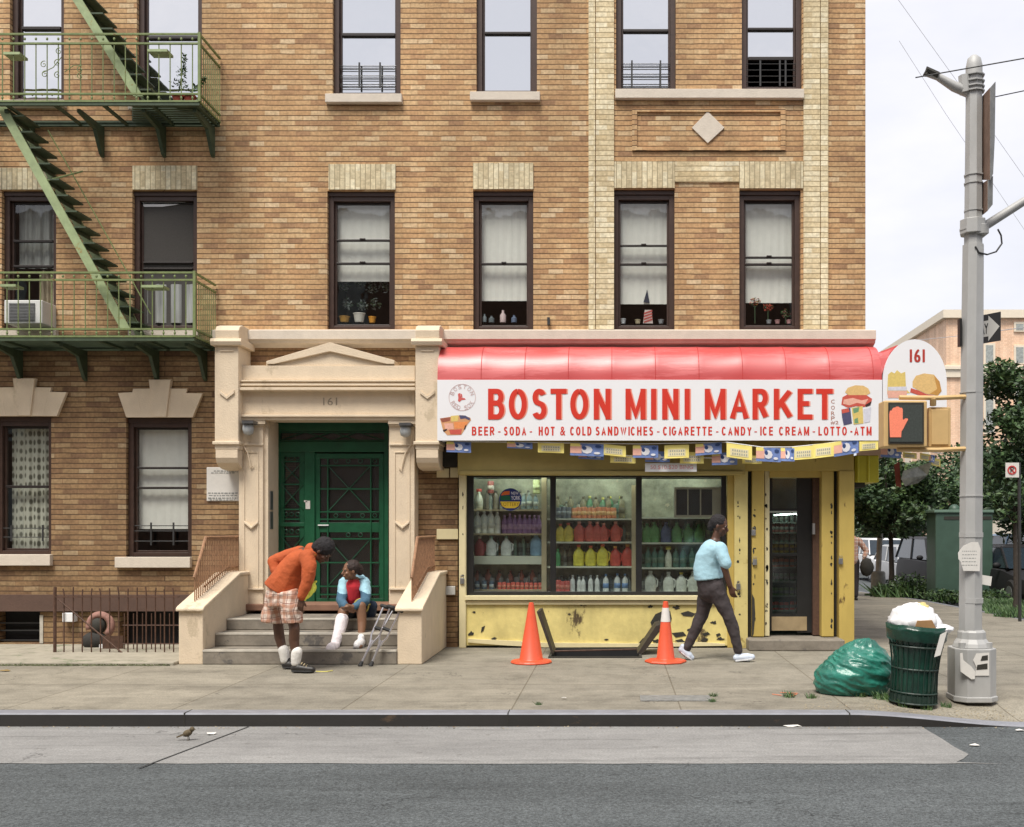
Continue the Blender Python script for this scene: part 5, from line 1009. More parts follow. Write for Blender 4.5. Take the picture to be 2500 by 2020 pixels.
# ------------------------------------------------------------------ fence before the basement
fe = thing('iron_fence', 'low rusty brown iron fence and gate in front of the basement window', 'fence', (X(285, 12.42), 12.42, .04)); Yf = 12.42
fp = MB(); fr_ = MB()
for i in range(14):
    x = 134 + i * 22.3; bend = random.uniform(-5, 5); fp.tube([P(x, 1598, Yf), P(x, 1450, Yf), P(x + bend * .6, 1436 + random.uniform(-3, 5), Yf)], .0085 if i else .02, 6)
for y in (1456, 1597): fr_.pbox(130, 436, y, y + 3.5, Yf - .012, Yf + .012)
fp.build('picket', M['rust'], fe); fr_.build('rail', M['rust'], fe)
gm = MB()
for x in range(304, 436, 22): gm.tube([P(x, 1498, Yf + .3), P(x, 1596, Yf + .3)], .007, 5)
for y in (1527, 1572): gm.tube([P(300, y, Yf + .3), P(437, y, Yf + .3)], .008, 5)
gm.build('window_grate', M['rust'], fe); MB().tube([P(142, 1464, Yf - .03), P(300, 1596, Yf - .03)], .01, 6).build('brace', M['rust'], fe)
MB().pbox(250, 300, 1553, 1597, Yf + .35, Yf + .37).build('kick_plate', M['rust'], fe)
ub = thing('meter_box', 'small white meter box on the basement wall behind the fence', 'meter box', tuple(P(165, 1520, 13.2))); MB().pbox(152, 180, 1497, 1519, 13.2, 13.3).build('case', M['white'], ub, bevel=.006); MB().box(X(160, 13.2), X(161.2, 13.2), 13.197, 13.1999, Z(1519, 13.2), Z(1497, 13.2)).build('seam', M['ink'], ub)
dr_ = thing('rolled_hose', 'dark round bundle in a faded pink roll leaning behind the fence', 'bundle', tuple(P(245, 1590, 12.95)))
mb = MB(); pts = [P(245 + 27 * math.cos(a), 1528 - 27 * math.sin(a), 12.98) for a in [R(200 - 250 * i / 14) for i in range(15)]]; mb.tube(pts, .045, 8); mb.build('pink_roll', mat('faded_pink_cloth', (.3, .16, .13, 1), .9, .3, 20), dr_, smooth=True)
MB().ell(P(240, 1528, 12.98), (.1, .08, .11)).build('core', M['paint_black'], dr_, smooth=True); MB().ell(P(232, 1565, 12.98), (.17, .1, .12)).build('sack', mat('dark_sack', (.03, .028, .025, 1), .9), dr_, smooth=True)
MB().pbox(242, 251, 1574, 1596, 12.85, 12.89).build('white_tag', M['white'], dr_)
# small fixtures on the brick between portal and shop
bx = thing('junction_box', 'pale grey junction box low on the brick beside the shop shutter rail', 'junction box', tuple(P(1095, 1450, 13.25))); MB().pbox(1083, 1111, 1432, 1453, 13.24, 13.3).build('case', mat('grey_enamel', (.5, .5, .48, 1), .5), bx, bevel=.006)
for a, b, c, d, l_ in ((1066, 1118, 1292, 1317, 'blank cream plaque on the brick at mid height beside the shop'), (1066, 1096, 1144, 1166, 'small cream plate high on the brick under the awning end'), (1099, 1119, 1142, 1166, 'small cream plate next to the shutter housing')): tag(MB().pbox(a, b, c, d, 13.27, 13.297).build('plaque', M['cream_trim'], bevel=.003), l_, 'plaque')
MB().box(X(1070, 13.2), X(1116, 13.2), 13.2, 13.3, Z(1140, 13.2), Z(1086, 13.2)).build('awning_box', M['paint_black'], shop)
hk = tag(MB().pbox(1336, 1342, 775, 792, 13.22, 13.3).build('wall_hook', M['iron']), 'little dark iron hook on the brick right of the second window', 'hook')

# ------------------------------------------------------------------ fire escape
fx = thing('fire_escape', 'green iron fire escape with two landings and steep ladders', 'fire escape', (-8, 12.95, 3.9))
YF0, YF1 = 12.62, 13.28
def landing(xr, yd, rails, zb_px, pick_top, pick_bot, xstart, holes_):
    xl = -10.4; xr = X(xr, YF0); zd = Z(yd, YF0)
    dk = MB()
    for k in range(9):
        y = YF0 + .03 + k * .072; segs = [(xl, xr)]
        if holes_ and 0 < k < 8: segs = [(xl, X(holes_[0], y)), (X(holes_[1], y), xr)]
        for a, b in segs: dk.box(a, b, y, y + .045, zd - .02, zd)
    for x in [xr - .04] + [xr - .6 * k for k in range(1, 9)]: dk.box(x - .02, x + .02, YF0 + .031, YF1, zd - .05, zd - .0205)
    dk.box(xl, xr, YF0 - .005, YF0 + .029, zd - .05, zd + .01); dk.box(xl, xr, YF1 - .04, YF1, zd - .06, zd - .001)
    dk.build('landing', M['feg_dark'], fx)
    rl = MB(); 
    for y in rails:
        z = Z(y, YF0); rl.box(xl, xr, YF0 - .012, YF0 + .012, z - .011, z + .011); rl.box(xr - .012, xr + .012, YF0 + .0121, YF1, z - .011, z + .011)
    rl.box(xr - .016, xr + .016, YF0 - .016, YF0 + .016, zd, Z(rails[0], YF0) + .02)
    rl.build('rail', M['feg'], fx)
    pk = MB(); px = xstart
    zt, zb = Z(pick_top, YF0), Z(pick_bot, YF0)
    while px > -340:
        pk.tube([(X(px, YF0), YF0, zb), (X(px, YF0), YF0, zt)], .007, 5)
        for yy in (rails[0] + rails[1]) / 2, (rails[2] + rails[3]) / 2: pk.ell((X(px, YF0), YF0, Z(yy, YF0)), (.016, .012, .02), 6, 4)
        px -= 27.3
    y = YF0 + .13
    while y < YF1: pk.tube([(xr, y, zb), (xr, y, zt)], .007, 5); y += .065
    pk.build('baluster', M['feg'], fx); return zd, xr
zl, xr_ = landing(475, 823, (666, 684, 804, 822), 822, 684, 822, 454, None)
zu, xr2 = landing(487, 248, (84, 107, 230, 248), 248, 107, 248, 470, (-40, 322))
for (x, z) in ((30, zl), (190, zl), (368, zl), (487, zl), (60, zu), (232, zu), (385, zu), (506, zu)):
    xx = X(x, 13.1); MB().prism([(YW, z - .06), (YW - .6, z - .06), (YW - .6, z - .1), (YW - .22, z - .16), (YW - .06, z - .42), (YW, z - .45)], xx - .022, xx + .022, 'x').build('bracket', M['feg_dark'], fx)
def stair(p0, p1, Ya, Yb, n, hand=True):
    (a, b), (c, d) = p0, p1; s = MB()
    for Y in (Ya, Yb):
        v0, v1 = P(a, b, Ya), P(c, d, Ya); v0.y = v1.y = Y; dz = Vector((0, 0, .12))
        s.add([v0 - Vector((.02, .01, 0)), v1 - Vector((.02, .01, 0)), v1 + Vector((.1, -.01, 0)), v0 + Vector((.1, -.01, 0)), v0 + Vector((-.02, .012, 0)), v1 + Vector((-.02, .012, 0)), v1 + Vector((.1, .012, 0)), v0 + Vector((.1, .012, 0))], [(0, 1, 2, 3), (7, 6, 5, 4), (0, 4, 5, 1), (1, 5, 6, 2), (2, 6, 7, 3), (3, 7, 4, 0)])
    o = s.build('stringer', M['feg_light'], fx); tr = MB(); v0, v1 = P(a, b, Ya), P(c, d, Ya)
    for i in range(n):
        v = v0.lerp(v1, (i + .5) / n); tr.box(v.x + .1, v.x + .25, Ya + .015, Yb - .012, v.z - .012, v.z + .008); tr.box(v.x + .1, v.x + .115, Ya + .015, Yb - .012, v.z - .06, v.z - .0125)
    tr.build('tread', M['feg_dark'], fx)
    if hand:
        h = MB(); u = v0.lerp(v1, .05) + Vector((.33, .38, 0)); w_ = v0.lerp(v1, .9) + Vector((.33, .38, 0)); h.tube([u, w_], .008, 5); q = v0.lerp(v1, .33); h.tube([q + Vector((.1, 0, -.0)), q + Vector((.34, .38, .25))], .012, 5); h.build('handrail', M['feg'], fx)
stair((-4, 262), (300, 806), 12.74, 13.14, 14); stair((118, -100), (330, 236), 12.74, 13.14, 9, False)
# scrolls on the upper balustrade and little trays
sc = MB()
def scroll(cx, cy, r, s0, turn):
    pts = [P(cx + r * (1 - i / 22) * math.cos(s0 + turn * i / 22 * 9), cy - r * (1 - i / 22) * math.sin(s0 + turn * i / 22 * 9), YF0 - .015) for i in range(20)]; sc.tube(pts, .005, 4)
for a, b in ((107, 158), (140, 154), (110, 182), (140, 184), (196, 170), (196, 186), (144, 126)): scroll(a, b, 9, 1.2, 1)
sc.tube([P(104, 178, YF0 - .015), P(130, 165, YF0 - .015), P(150, 140, YF0 - .015)], .005, 4); sc.tube([P(158, 176, YF0 - .015), P(180, 160, YF0 - .015), P(200, 160, YF0 - .015)], .005, 4)
sc.build('scrollwork', M['feg'], fx)
for a, b, y in ((8, 48, 127), (360, 408, 120), (0, 38, 694), (345, 398, 696)): MB().pbox(a, b, y, y + 6, 12.6, 12.78).build('step_plate', M['feg_light'], fx)
# air conditioner
ac = thing('air_conditioner', 'white boxy air conditioner in the window behind the lower landing', 'air conditioner', tuple(P(57, 790, 12.95)))
MB().pbox(10, 103, 733, 790, 12.98, 13.4).build('case', mat('dirty_white_enamel', (.7, .7, .68, 1), .5, .06), ac, bevel=.01)
g1 = MB(); 
for k in range(12): g1.pbox(22, 84, 741 + k * 3.6, 742.4 + k * 3.6, 12.965, 12.979)
g1.build('louvre', mat('grey_louvre', (.25, .25, .26, 1), .5), ac); MB().pbox(21, 85, 740, 785, 12.975, 12.9799).build('coil', M['ink'], ac)
# potted plants on the upper landing
LEAF = [mat('leaf_green', (.055, .12, .03, 1), .6, .3, 20), mat('leaf_light', (.1, .17, .05, 1), .6, .3, 20), mat('leaf_dark', (.025, .06, .02, 1), .6, .3, 20)]
def leafy(mb, c, r, n, size, mis=(0, 1, 2), rnd=random, fl=.6):
    for _ in range(n):
        v = Vector((rnd.gauss(0, 1), rnd.gauss(0, 1), rnd.gauss(0, 1))).normalized() * (rnd.random() ** .45)
        p = Vector(c) + Vector((v.x * r[0], v.y * r[1], v.z * r[2])); u = Vector((rnd.gauss(0, 1), rnd.gauss(0, 1), rnd.gauss(0, fl))).normalized(); w_ = u.cross(Vector((rnd.gauss(0, 1), rnd.gauss(0, 1), rnd.gauss(0, 1)))).normalized(); s = size * rnd.uniform(.6, 1.3)
        mb.add([p - u * s, p + w_ * s * .45, p + u * s, p - w_ * s * .45], [(0, 1, 2, 3)], rnd.choice(mis))
POT = mat('terracotta_red', (.3, .05, .03, 1), .6, .15)
for cx, hts, lab in ((436, ((436, 205, .13, .06), (444, 180, .08, .1), (450, 150, .035, .12)), 'red pot with a tall climbing plant on the upper fire escape landing'), (464, ((470, 215, .14, .05), (495, 196, .05, .06)), 'red pot with a low spreading plant at the corner of the upper landing')):
    t = thing('potted_plant', lab, 'plant', (X(cx, 12.75), 12.75, zu), 'pots on the upper landing'); MB().lathe([(0, 0), (.05, 0), (.07, .1), (.078, .1), (.078, .12), (.0, .12)], (X(cx, 12.75), 12.75, zu), 12).build('pot', POT, t, smooth='auto')
    mb = MB()
    for x, y, r, h in hts: leafy(mb, P(x, y, 12.75), (r, r * .7, h), 60, .022)
    mb.build('foliage', LEAF, t); MB().tube([P(cx, 225, 12.75), P(hts[-1][0], hts[-1][1], 12.75)], .006, 5).build('stem', LEAF[2], t)
# things on the sills
def sillthing(name, cat, lab, cx, yb, w, h, c1, key, kind='pot'):
    fr, (a, b, c, d, ys) = WF[key]; Y = ys + .07; m = mat('mat_' + name + '_%d' % cx, srgb(*c1), .6, .1)
    mb = MB(); r = w / 2 / F * Y; hh = h / F * Y
    if kind == 'pot': mb.lathe([(0, 0), (r * .75, 0), (r, hh * .9), (r * 1.08, hh * .9), (r * 1.08, hh), (0, hh)], P(cx, yb, Y), 12, sy=min(1, .05 / r))
    else: mb.lathe([(0, 0), (r, 0), (r, hh * .6), (r * .4, hh * .8), (r * .4, hh), (0, hh)], P(cx, yb, Y), 10, sy=min(1, .05 / r))
    tag(mb.build(name, m, smooth='auto'), lab, cat)
sillthing('flower_pot', 'pot', 'mustard pot at the left of the sill above the entrance', 841, 787, 26, 14, (165, 125, 50), ('2a', 799)); sillthing('flower_pot', 'pot', 'white pot at the middle of the sill above the entrance', 877, 787, 28, 22, (190, 188, 180), ('2a', 799)); sillthing('flower_pot', 'pot', 'small orange yellow pot right of the white pot above the entrance', 909, 789, 18, 15, (215, 150, 50), ('2a', 799))
sillthing('bottle', 'bottle', 'white bottle with red cap on the sill of the second window above the street', 1228, 788, 15, 30, (190, 170, 170), ('2b', 1155), 'b'); sillthing('ornament', 'ornament', 'pale blue ornament right of the white bottle on the sill', 1255, 788, 14, 18, (90, 105, 130), ('2b', 1155), 'b'); sillthing('ornament', 'ornament', 'small grey ornament left of the white bottle on the sill', 1200, 788, 14, 16, (95, 105, 110), ('2b', 1155), 'b'); sillthing('ornament', 'ornament', 'tiny pale ornament at the far left of the sill with the white bottle', 1183, 787, 10, 20, (110, 120, 125), ('2b', 1155), 'b')
sillthing('cup', 'cup', 'white cup at the left of the sill with the small flag', 1521, 791, 14, 12, (200, 205, 210), ('2c', 1497)); sillthing('cup', 'cup', 'cream cup left of the small flag on the sill', 1557, 791, 14, 10, (190, 180, 150), ('2c', 1497)); sillthing('cup', 'cup', 'pale cup at the right end of the sill with the small flag', 1614, 791, 14, 10, (150, 155, 160), ('2c', 1497))
for x, c_, l_ in ((1877, (150, 155, 160), 'small grey cup nearest the flowers on the right-hand window sill'), (1898, (185, 140, 140), 'small pink cup on the right-hand window sill'), (1926, (200, 150, 150), 'pink dish at the right end of the right-hand window sill')): sillthing('cup', 'cup', l_, x, 791, 13, 9, c_, ('2d', 1805))
# small flag and flowers
fr, (a, b, c, d, ys) = WF[('2c', 1497)]; t = thing('small_flag', 'small striped red and white flag with a dark pointed top behind the window glass', 'flag', tuple(P(1580, 791, ys + .07))); Y = ys + .075
mb = MB(); mb.ppoly([(1571, 738), (1580, 707), (1586, 740)], Y, Y + .01, 0); mb.ppoly([(1574, 757), (1590, 757), (1594, 790), (1570, 790)], Y, Y + .008, 2)
for k in range(4): mb.ppoly([(1572, 764 + k * 7), (1592, 757 + k * 7), (1593, 761 + k * 7), (1572, 768 + k * 7)], Y - .003, Y - .0005, 1)
mb.build('cloth', [mat('flag_blue_top', srgb(40, 45, 65), .7), mat('flag_stripe_red', srgb(180, 80, 75), .7), mat('flag_stripe_white', srgb(205, 190, 185), .7)], t)
fr, (a, b, c, d, ys) = WF[('2d', 1805)]; FL = [LEAF[2], LEAF[0], mat('petal_coral', srgb(205, 95, 75), .6), mat('petal_pink', srgb(200, 130, 125), .6), mat('petal_yellow', srgb(190, 150, 80), .6)]
for cx, cy, ms_, l_ in ((1843, 738, (0, 2, 4), 'red and yellow flowers at the left behind the right-hand window'), (1875, 750, (0, 2, 2), 'coral flowers in the middle behind the right-hand window'), (1918, 765, (1, 3, 0), 'pale pink flowers at the right behind the right-hand window')):
    mb = MB(); leafy(mb, P(cx, cy, ys + .09), (.075, .03, .06), 110, .016, ms_); mb.tube([P(cx, cy + 10, ys + .09), P(cx, 790, ys + .09)], .008, 5, 0); tag(mb.build('flowers', FL), l_, 'flowers', 'flowers on the sill')
mb = MB(); fr, (a, b, c, d, ys) = WF[('2a', 799)]
for cx, cy in ((842, 700), (880, 690), (908, 703), (940, 700), (850, 742), (885, 745), (915, 742)): leafy(mb, P(cx, cy, ys + .16), (.085, .04, .08), 70, .024, (0, 1, 1))
tag(mb.build('house_plant', [LEAF[2], mat('grey_leaf', (.11, .13, .12, 1), .6, .3)]), 'dim silvery house plant filling the lower half of the window above the entrance', 'plant')

# ------------------------------------------------------------------ cellar hatch
hl_ = thing('cellar_door', 'open steel cellar hatch with two brown leaves standing up by the cones', 'hatch', (-.23, 12.6, 0))
mb = MB()
for q in ((hx0 - .03, hx0, hy0 - .03, hy1 + .03), (hx1, hx1 + .03, hy0 - .03, hy1 + .03)): mb.box(*q, 0, .018)
mb.box(hx0, hx1, hy0 - .03, hy0, 0, .018); mb.box(hx0, hx1, hy1, hy1 + .03, 0, .018); mb.build('frame', M['paint_black'], hl_)
LFM = mat('brown_steel_leaf', (.035, .027, .02, 1), .6, .35, 7)
mb = MB(); mb.prism([(hx0 - .01, .018), (hx0 + .02, .018), (hx0 - .15, .54), (hx0 - .19, .53)], 12.45, 12.95, 'y'); mb.build('hatch_leaf', LFM, hl_, bevel=.004)
mb = MB(); mb.prism([(hx1 - .02, .018), (hx1 + .05, .018), (hx1 + .29, .34), (hx1 + .27, .38), (hx1 + .21, .36)], 12.45, 12.95, 'y'); mb.build('hatch_leaf', LFM, hl_, bevel=.004)
mb = MB()
for a, b in (((hx0, hy0), (hx1, hy0)), ((hx1, hy0), (hx1, hy1)), ((hx1, hy1), (hx0, hy1)), ((hx0, hy1), (hx0, hy0))): mb.quad((a[0], a[1], -.001), (b[0], b[1], -.001), (b[0], b[1], -1.4), (a[0], a[1], -1.4))
mb.quad((hx0, hy0, -1.4), (hx1, hy0, -1.4), (hx1, hy1, -1.4), (hx0, hy1, -1.4)); mb.build('shaft', M['dark'], hl_)
MB().tube([(hx0 + .02, 12.6, .03), (hx1 - .02, 12.8, .03)], .012, 6).build('crossbar', M['rust'], hl_)

# ------------------------------------------------------------------ cones
OR = mat('fluorescent_orange_plastic', srgb(212, 84, 52), .4, .07, 8, stain=srgb(150, 70, 45), stain_t=.72, stain_s=9); WH = mat('white_collar', srgb(220, 215, 210), .5, .05, 20)
def cone(cx, Y, lab, r0, r1, h, base, collar):
    x = X(cx, Y); t = thing('traffic_cone', lab, 'cone', (x, Y, 0), 'cones beside the cellar hatch'); z = .03
    MB().lathe([(0, 0), (base, 0), (base * 1.02, .012), (base * .96, .028), (r0 * 1.15, .04), (0, .041)], (x, Y, .001), 8 if collar else 24).build('base', OR, t, bevel=.004)
    MB().lathe([(r0 * 1.1, .035), (r0, .05), (r1 * 1.05, h - .02), (r1 * .9, h), (r1 * .6, h + .005), (r1 * .55, h - .05)], (x, Y, 0), 28).build('body', OR, t, smooth='auto')
    if collar:
        f_ = lambda z: r0 + (r1 * 1.05 - r0) * (z - .05) / (h - .07); MB().lathe([(f_(.47) + .002, .47), (f_(.63) + .002, .63)], (x, Y, 0), 28).build('collar', WH, t, smooth='auto')
cone(1297, 11.75, 'plain orange cone left of the open cellar hatch, slightly wider and faded', .135, .03, .69, .235, False)
cone(1625, 11.8, 'slim orange cone with a white collar at the right side of the open hatch', .105, .03, .7, .24, True)
from mathutils import noise as MN
# ------------------------------------------------------------------ corner pole with signal
GP = mat('galvanised_pole_paint', (.4, .4, .39, 1), .55, .1, 5, metal=.1, stain=(.2, .2, .2, 1), stain_t=.66, stain_s=5, stretch=(1, 1, .5)); YPo = 9.35
pole = thing('signal_pole', 'tall grey octagonal street pole with a square base at the corner kerb', 'pole', (X(2369, YPo), YPo, -.02))
zb0 = Z(1700, YPo)
mb = MB(); mb.tube([P(2369, 1560, YPo), P(2373, 900, YPo), P(2376, 600, YPo)], [.107, .104, .098], 8); mb.tube([P(2376, 605, YPo), P(2378, 190, YPo)], [.085, .075], 8); mb.build('shaft', GP, pole)
mb = MB(); mb.lathe([(.075, 0), (.075, .1), (.06, .17), (.03, .2), (0, .205)], P(2378, 190, YPo), 12); mb.build('finial', GP, pole, smooth='auto')
mb = MB(); bx_ = X(2372, YPo)
mb.prism([(bx_ + .188 * a, YPo + .188 * b) for a, b in ((-1, -.55), (-.55, -1), (.55, -1), (1, -.55), (1, .55), (.55, 1), (-.55, 1), (-1, .55))], zb0, Z(1580, YPo), 'z')
mb.prism([(bx_ + .2 * a, YPo + .2 * b) for a, b in ((-1, -.55), (-.55, -1), (.55, -1), (1, -.55), (1, .55), (.55, 1), (-.55, 1), (-1, .55))], zb0 - .03, zb0 + .02, 'z')
mb.lathe([(.175, 0), (.16, .04), (.13, .08), (.125, .14), (.11, .16)], (bx_, YPo, Z(1580, YPo)), 12); bs = mb.build('base', GP, pole, bevel=.008)
mb = MB()
for dx in (-.12, .12): mb.lathe([(0, 0), (.035, 0), (.035, .05), (0, .052)], (bx_ + dx, YPo - .1, Z(1580, YPo) + .002), 8)
mb.build('bolt', GP, bs)
mb = MB()
for y, h in ((958, 3), (1210, 3), (1300, 12), (1460, 12), (560, 4)): mb.tube([P(2371, y, YPo), P(2371, y + h, YPo)], .112 if y > 1200 else .108, 8)
for y in (428, 448, 515): mb.tube([P(2377, y, YPo), P(2377, y + 3, YPo)], .09, 8)
mb.build('band', GP, pole)
mb = MB(); mb.tube([P(2375, 538, YPo), P(2375, 574, YPo)], .118, 8); mb.pbox(2385, 2415, 545, 570, YPo - .1, YPo + .1); mb.build('clamp', GP, pole, bevel=.006)
ar_ = MB(); ar_.tube([P(2405, 552, YPo), P(2500, 492, YPo), P(2800, 330, YPo), P(3200, 200, YPo)], [.042, .038, .032, .03], 10); ar_.build('mast_arm', GP, pole, smooth='auto')
mb = MB(); mb.tube([P(2366, 226, YPo), P(2330, 212, YPo), P(2290, 188, YPo), P(2264, 180, YPo)], [.05, .045, .033, .028], 10); mb.tube([P(2355, 186, YPo), P(2358, 228, YPo)], .06, 8); ba = mb.build('bracket_arm', GP, pole, smooth='auto'); mb = MB(); mb.tube([P(2290, 185, YPo - .01), P(2262, 172, YPo - .01), P(2262, 184, YPo - .01)], .035, 8); mb.build('end_cap', M['paint_black'], ba)
mb = MB()
for y in (185, 200, 213, 224): mb.tube([P(2378, y, YPo), P(2378, y + 3, YPo)], .095, 10)
mb.build('collar', GP, pole)
mb = MB(); mb.tube([P(2378 + 3, 602, YPo - .1), P(2390, 617, YPo - .1), P(2410, 622, YPo - .05), P(2432, 615, YPo), P(2446, 595, YPo), P(2444, 575, YPo), P(2436, 560, YPo)], .008, 6); mb.build('cable', M['iron'], pole)
sh_ = thing('side_panel_sign', 'weathered brown and grey sheet sign seen nearly edge-on beside the pole top', 'sign', tuple(P(2415, 520, YPo)))
SB = mat('rust_brown_sheet', (.2, .125, .09, 1), .6, .3, 6); SG = mat('grey_sheet', (.2, .2, .19, 1), .5, .3, 6)
mb = MB(); mb.add([P(2399, 235, YPo), P(2417, 215, YPo - .25), P(2417, 440, YPo - .25), P(2399, 440, YPo)], [(0, 1, 2, 3)], 0); mb.add([P(2417, 215, YPo - .25), P(2430, 200, YPo - .2), P(2428, 340, YPo - .2), P(2424, 425, YPo - .22), P(2417, 440, YPo - .25)], [(0, 1, 2, 3, 4)], 1)
mb.add([P(2399, 448, YPo), P(2411, 440, YPo - .22), P(2411, 515, YPo - .22), P(2399, 525, YPo)], [(0, 1, 2, 3)], 0); mb.add([P(2411, 440, YPo - .22), P(2424, 430, YPo - .2), P(2423, 500, YPo - .2), P(2411, 515, YPo - .22)], [(0, 1, 2, 3)], 1); mb.build('sheet', [SB, SG], sh_, solid=.006)
# one way sign
ow = thing('one_way_sign', 'black one way sign with a pale arrow pointing right, fixed behind the pole', 'sign', tuple(P(2395, 835, 9.6)))
v0 = Vector((X(2345, 9.86), 9.86, Z(815, 9.86))); v1 = Vector((X(2443, 9.5), 9.5, Z(796, 9.5))); xd = (v1 - v0); wL = Vector((xd.x, xd.y, 0)).length; xd = Vector((xd.x, xd.y, 0)).normalized(); nd = Vector((xd.y, -xd.x, 0)); hh = .135
MO = Matrix((( xd.x, 0, nd.x, (v0.x + v1.x) / 2), (xd.y, 0, nd.y, (v0.y + v1.y) / 2), (0, 1, 0, (v0.z + v1.z) / 2), (0, 0, 0, 1)))
SK = mat('sign_black', (.015, .015, .015, 1), .4); SWt = mat('sign_pale_grey', (.55, .55, .52, 1), .45, .05)
mb = MB(); mb.box(-wL / 2, wL / 2, -hh, hh, -.004, 0, 0, MO); mb.build('plate', SK, ow)
mb = MB(); ar2 = [(-wL / 2 + .02, -.075), (.09, -.075), (.09, -.12), (wL / 2 - .01, 0), (.09, .12), (.09, .075), (-wL / 2 + .02, .075)]; mb.add([MO @ Vector((x, y, .002)) for x, y in ar2], [tuple(range(7))]); mb.build('arrow', SWt, ow)
mb = MB(); mtext(mb, 'ONE WAY', MO @ Matrix.Translation((-.06, 0, .004)), .3, .1, 0, .02); mb.build('lettering', SK, ow)
tag(MB().pbox(2343, 2349, 778, 845, 9.3, 9.36).build('sign_edge', SK), 'second black sign seen edge-on at the left of the pole', 'sign')
# pedestrian signals
TN = mat('tan_signal_paint', srgb(205, 172, 118), .5, .06, 6); YSg = 9.2
def signal_arm(y, x1): return MB().tube([P(2360, y, YPo - .05), P(2290, y + 3, YSg + .05), P(x1, y + 2, YSg + .06)], .021, 8)
pg = thing('pedestrian_signal', 'tan pedestrian signal showing a lit orange hand, left of the pole', 'traffic signal', tuple(P(2210, 1092, YSg)))
MB().pbox(2158, 2264, 978, 1092, YSg, YSg + .2).build('housing', TN, pg, bevel=.012)
mb = MB(); mb.pbox(2169, 2256, 983, 1084, YSg - .012, YSg - .0005); mb.build('bezel', M['paint_black'], pg, bevel=.003)
mb = MB(); mb.pbox(2173, 2252, 988, 1079, YSg - .016, YSg - .0125); mb.build('lens', mat('dark_lens', (.06, .07, .065, 1), .3, .25, 60), pg)
HO = mat('lit_orange_hand', srgb(222, 122, 95), .6, .12, 120, emit=.2)
mb = MB(); hp = [(2173, 1068), (2172, 1042), (2171, 1012), (2173, 1003), (2177, 1003), (2178, 1000), (2181, 996), (2186, 995), (2189, 993), (2194, 993), (2197, 996), (2202, 996), (2204, 1000), (2204, 1022), (2206, 1026), (2210, 1022), (2216, 1022), (2217, 1025), (2211, 1036), (2206, 1046), (2201, 1054), (2200, 1068)]
mb.ppoly(hp, YSg - .0195, YSg - .0165); hd = mb.build('hand_symbol', HO, pg)
signal_arm(969, 2195).build('bracket', TN, pg, smooth='auto'); signal_arm(1096, 2190).build('bracket', TN, pg, smooth='auto'); MB().tube([P(2278, 972, YSg + .05), P(2278, 990, YSg + .08)], .03, 8).build('knuckle', TN, pg)
p2 = thing('pedestrian_signal', 'second tan pedestrian signal turned away, between the lit hand and the pole', 'traffic signal', tuple(P(2293, 1092, 9.3)))
MB().pbox(2268, 2322, 994, 1092, 9.28, 9.55).build('housing', TN, p2, bevel=.012); MB().pbox(2274, 2316, 1000, 1086, 9.268, 9.2795).build('back_panel', TN, p2, bevel=.005)
# papers on the pole
def paper(pts, lab, Y, marks=0, name='paper_notice'):
    mb = MB(); mb.ppoly(pts, Y, Y + .003, 0); xs_ = [p[0] for p in pts]; ys_ = [p[1] for p in pts]
    for k in range(marks):
        y = min(ys_) + (max(ys_) - min(ys_)) * (.3 + .6 * k / max(1, marks)); x = min(xs_) + 10
        while x < max(xs_) - 12: w_ = random.uniform(2, 6); mb.pbox(x, x + w_, y, y + 1.6, Y - .001, Y - .0003, 1); x += w_ + 2
    return tag(mb.build(name, [M['paper'], M['ink']]), lab, 'notice')
paper([(2339, 1350), (2352, 1333), (2372, 1324), (2388, 1324), (2394, 1340), (2392, 1395), (2352, 1394), (2346, 1372), (2340, 1365)], 'torn white paper notice wrapped on the pole at head height', YPo - .118, 5)
paper([(2397, 1404), (2422, 1408), (2419, 1431), (2396, 1427)], 'small white tag sticking out from the right of the pole', YPo - .05, 0)
pp_ = paper([(2344, 1596), (2350, 1594), (2352, 1612), (2372, 1628), (2381, 1640), (2380, 1658), (2372, 1659), (2345, 1640)], 'crumpled white paper peeling off the left of the pole base', YPo - .205, 0)
pf = thing('poster_scrap', 'torn black and white poster on the pole base', 'poster', tuple(P(2400, 1650, YPo - .19)))
mb = MB(); mb.ppoly([(2384, 1596), (2415, 1594), (2415, 1650), (2380, 1650), (2384, 1630), (2376, 1612)], YPo - .196, YPo - .193); mb.build('sheet', M['paper'], pf)
mb = MB(); mb.ppoly([(2398, 1602), (2412, 1600), (2412, 1612), (2394, 1614)], YPo - .1985, YPo - .1965); mb.ppoly([(2386, 1624), (2411, 1620), (2411, 1634), (2384, 1636)], YPo - .1985, YPo - .1965); mb.build('print', M['paint_black'], pf)
# overhead wires
for i, (pts, r, lab) in enumerate((([(2235, 190, 9.2), (2500, 143, 8.7), (3300, 0, 7)], .006, 'thick black overhead wire crossing the pole top'), ([(2400, 243, 9.4), (2500, 222, 9), (3300, 60, 7)], .005, 'black overhead wire leaving the pole to the right below the first'),
        ([(2150, -60, 20), (2330, 190, 22), (2500, 432, 24), (2900, 990, 28)], .004, 'thin slanting overhead wire behind the pole, highest of the faint ones'), ([(2195, 100, 22), (2310, 280, 23), (2500, 560, 25), (2900, 1150, 29)], .004, 'thin slanting overhead wire behind the pole, lowest of the faint ones'), ([(2050, 950, 60), (2230, 832, 55), (2345, 820, 40), (2500, 800, 30)], .012, 'pale cable sagging across the orange building gable'))):
    tag(MB().tube([P(*p) for p in pts], r, 5).build('overhead_wire', M['iron'] if i < 2 else mat('pale_wire_%d' % i, (.45, .45, .47, 1), .5)), lab, 'wire')
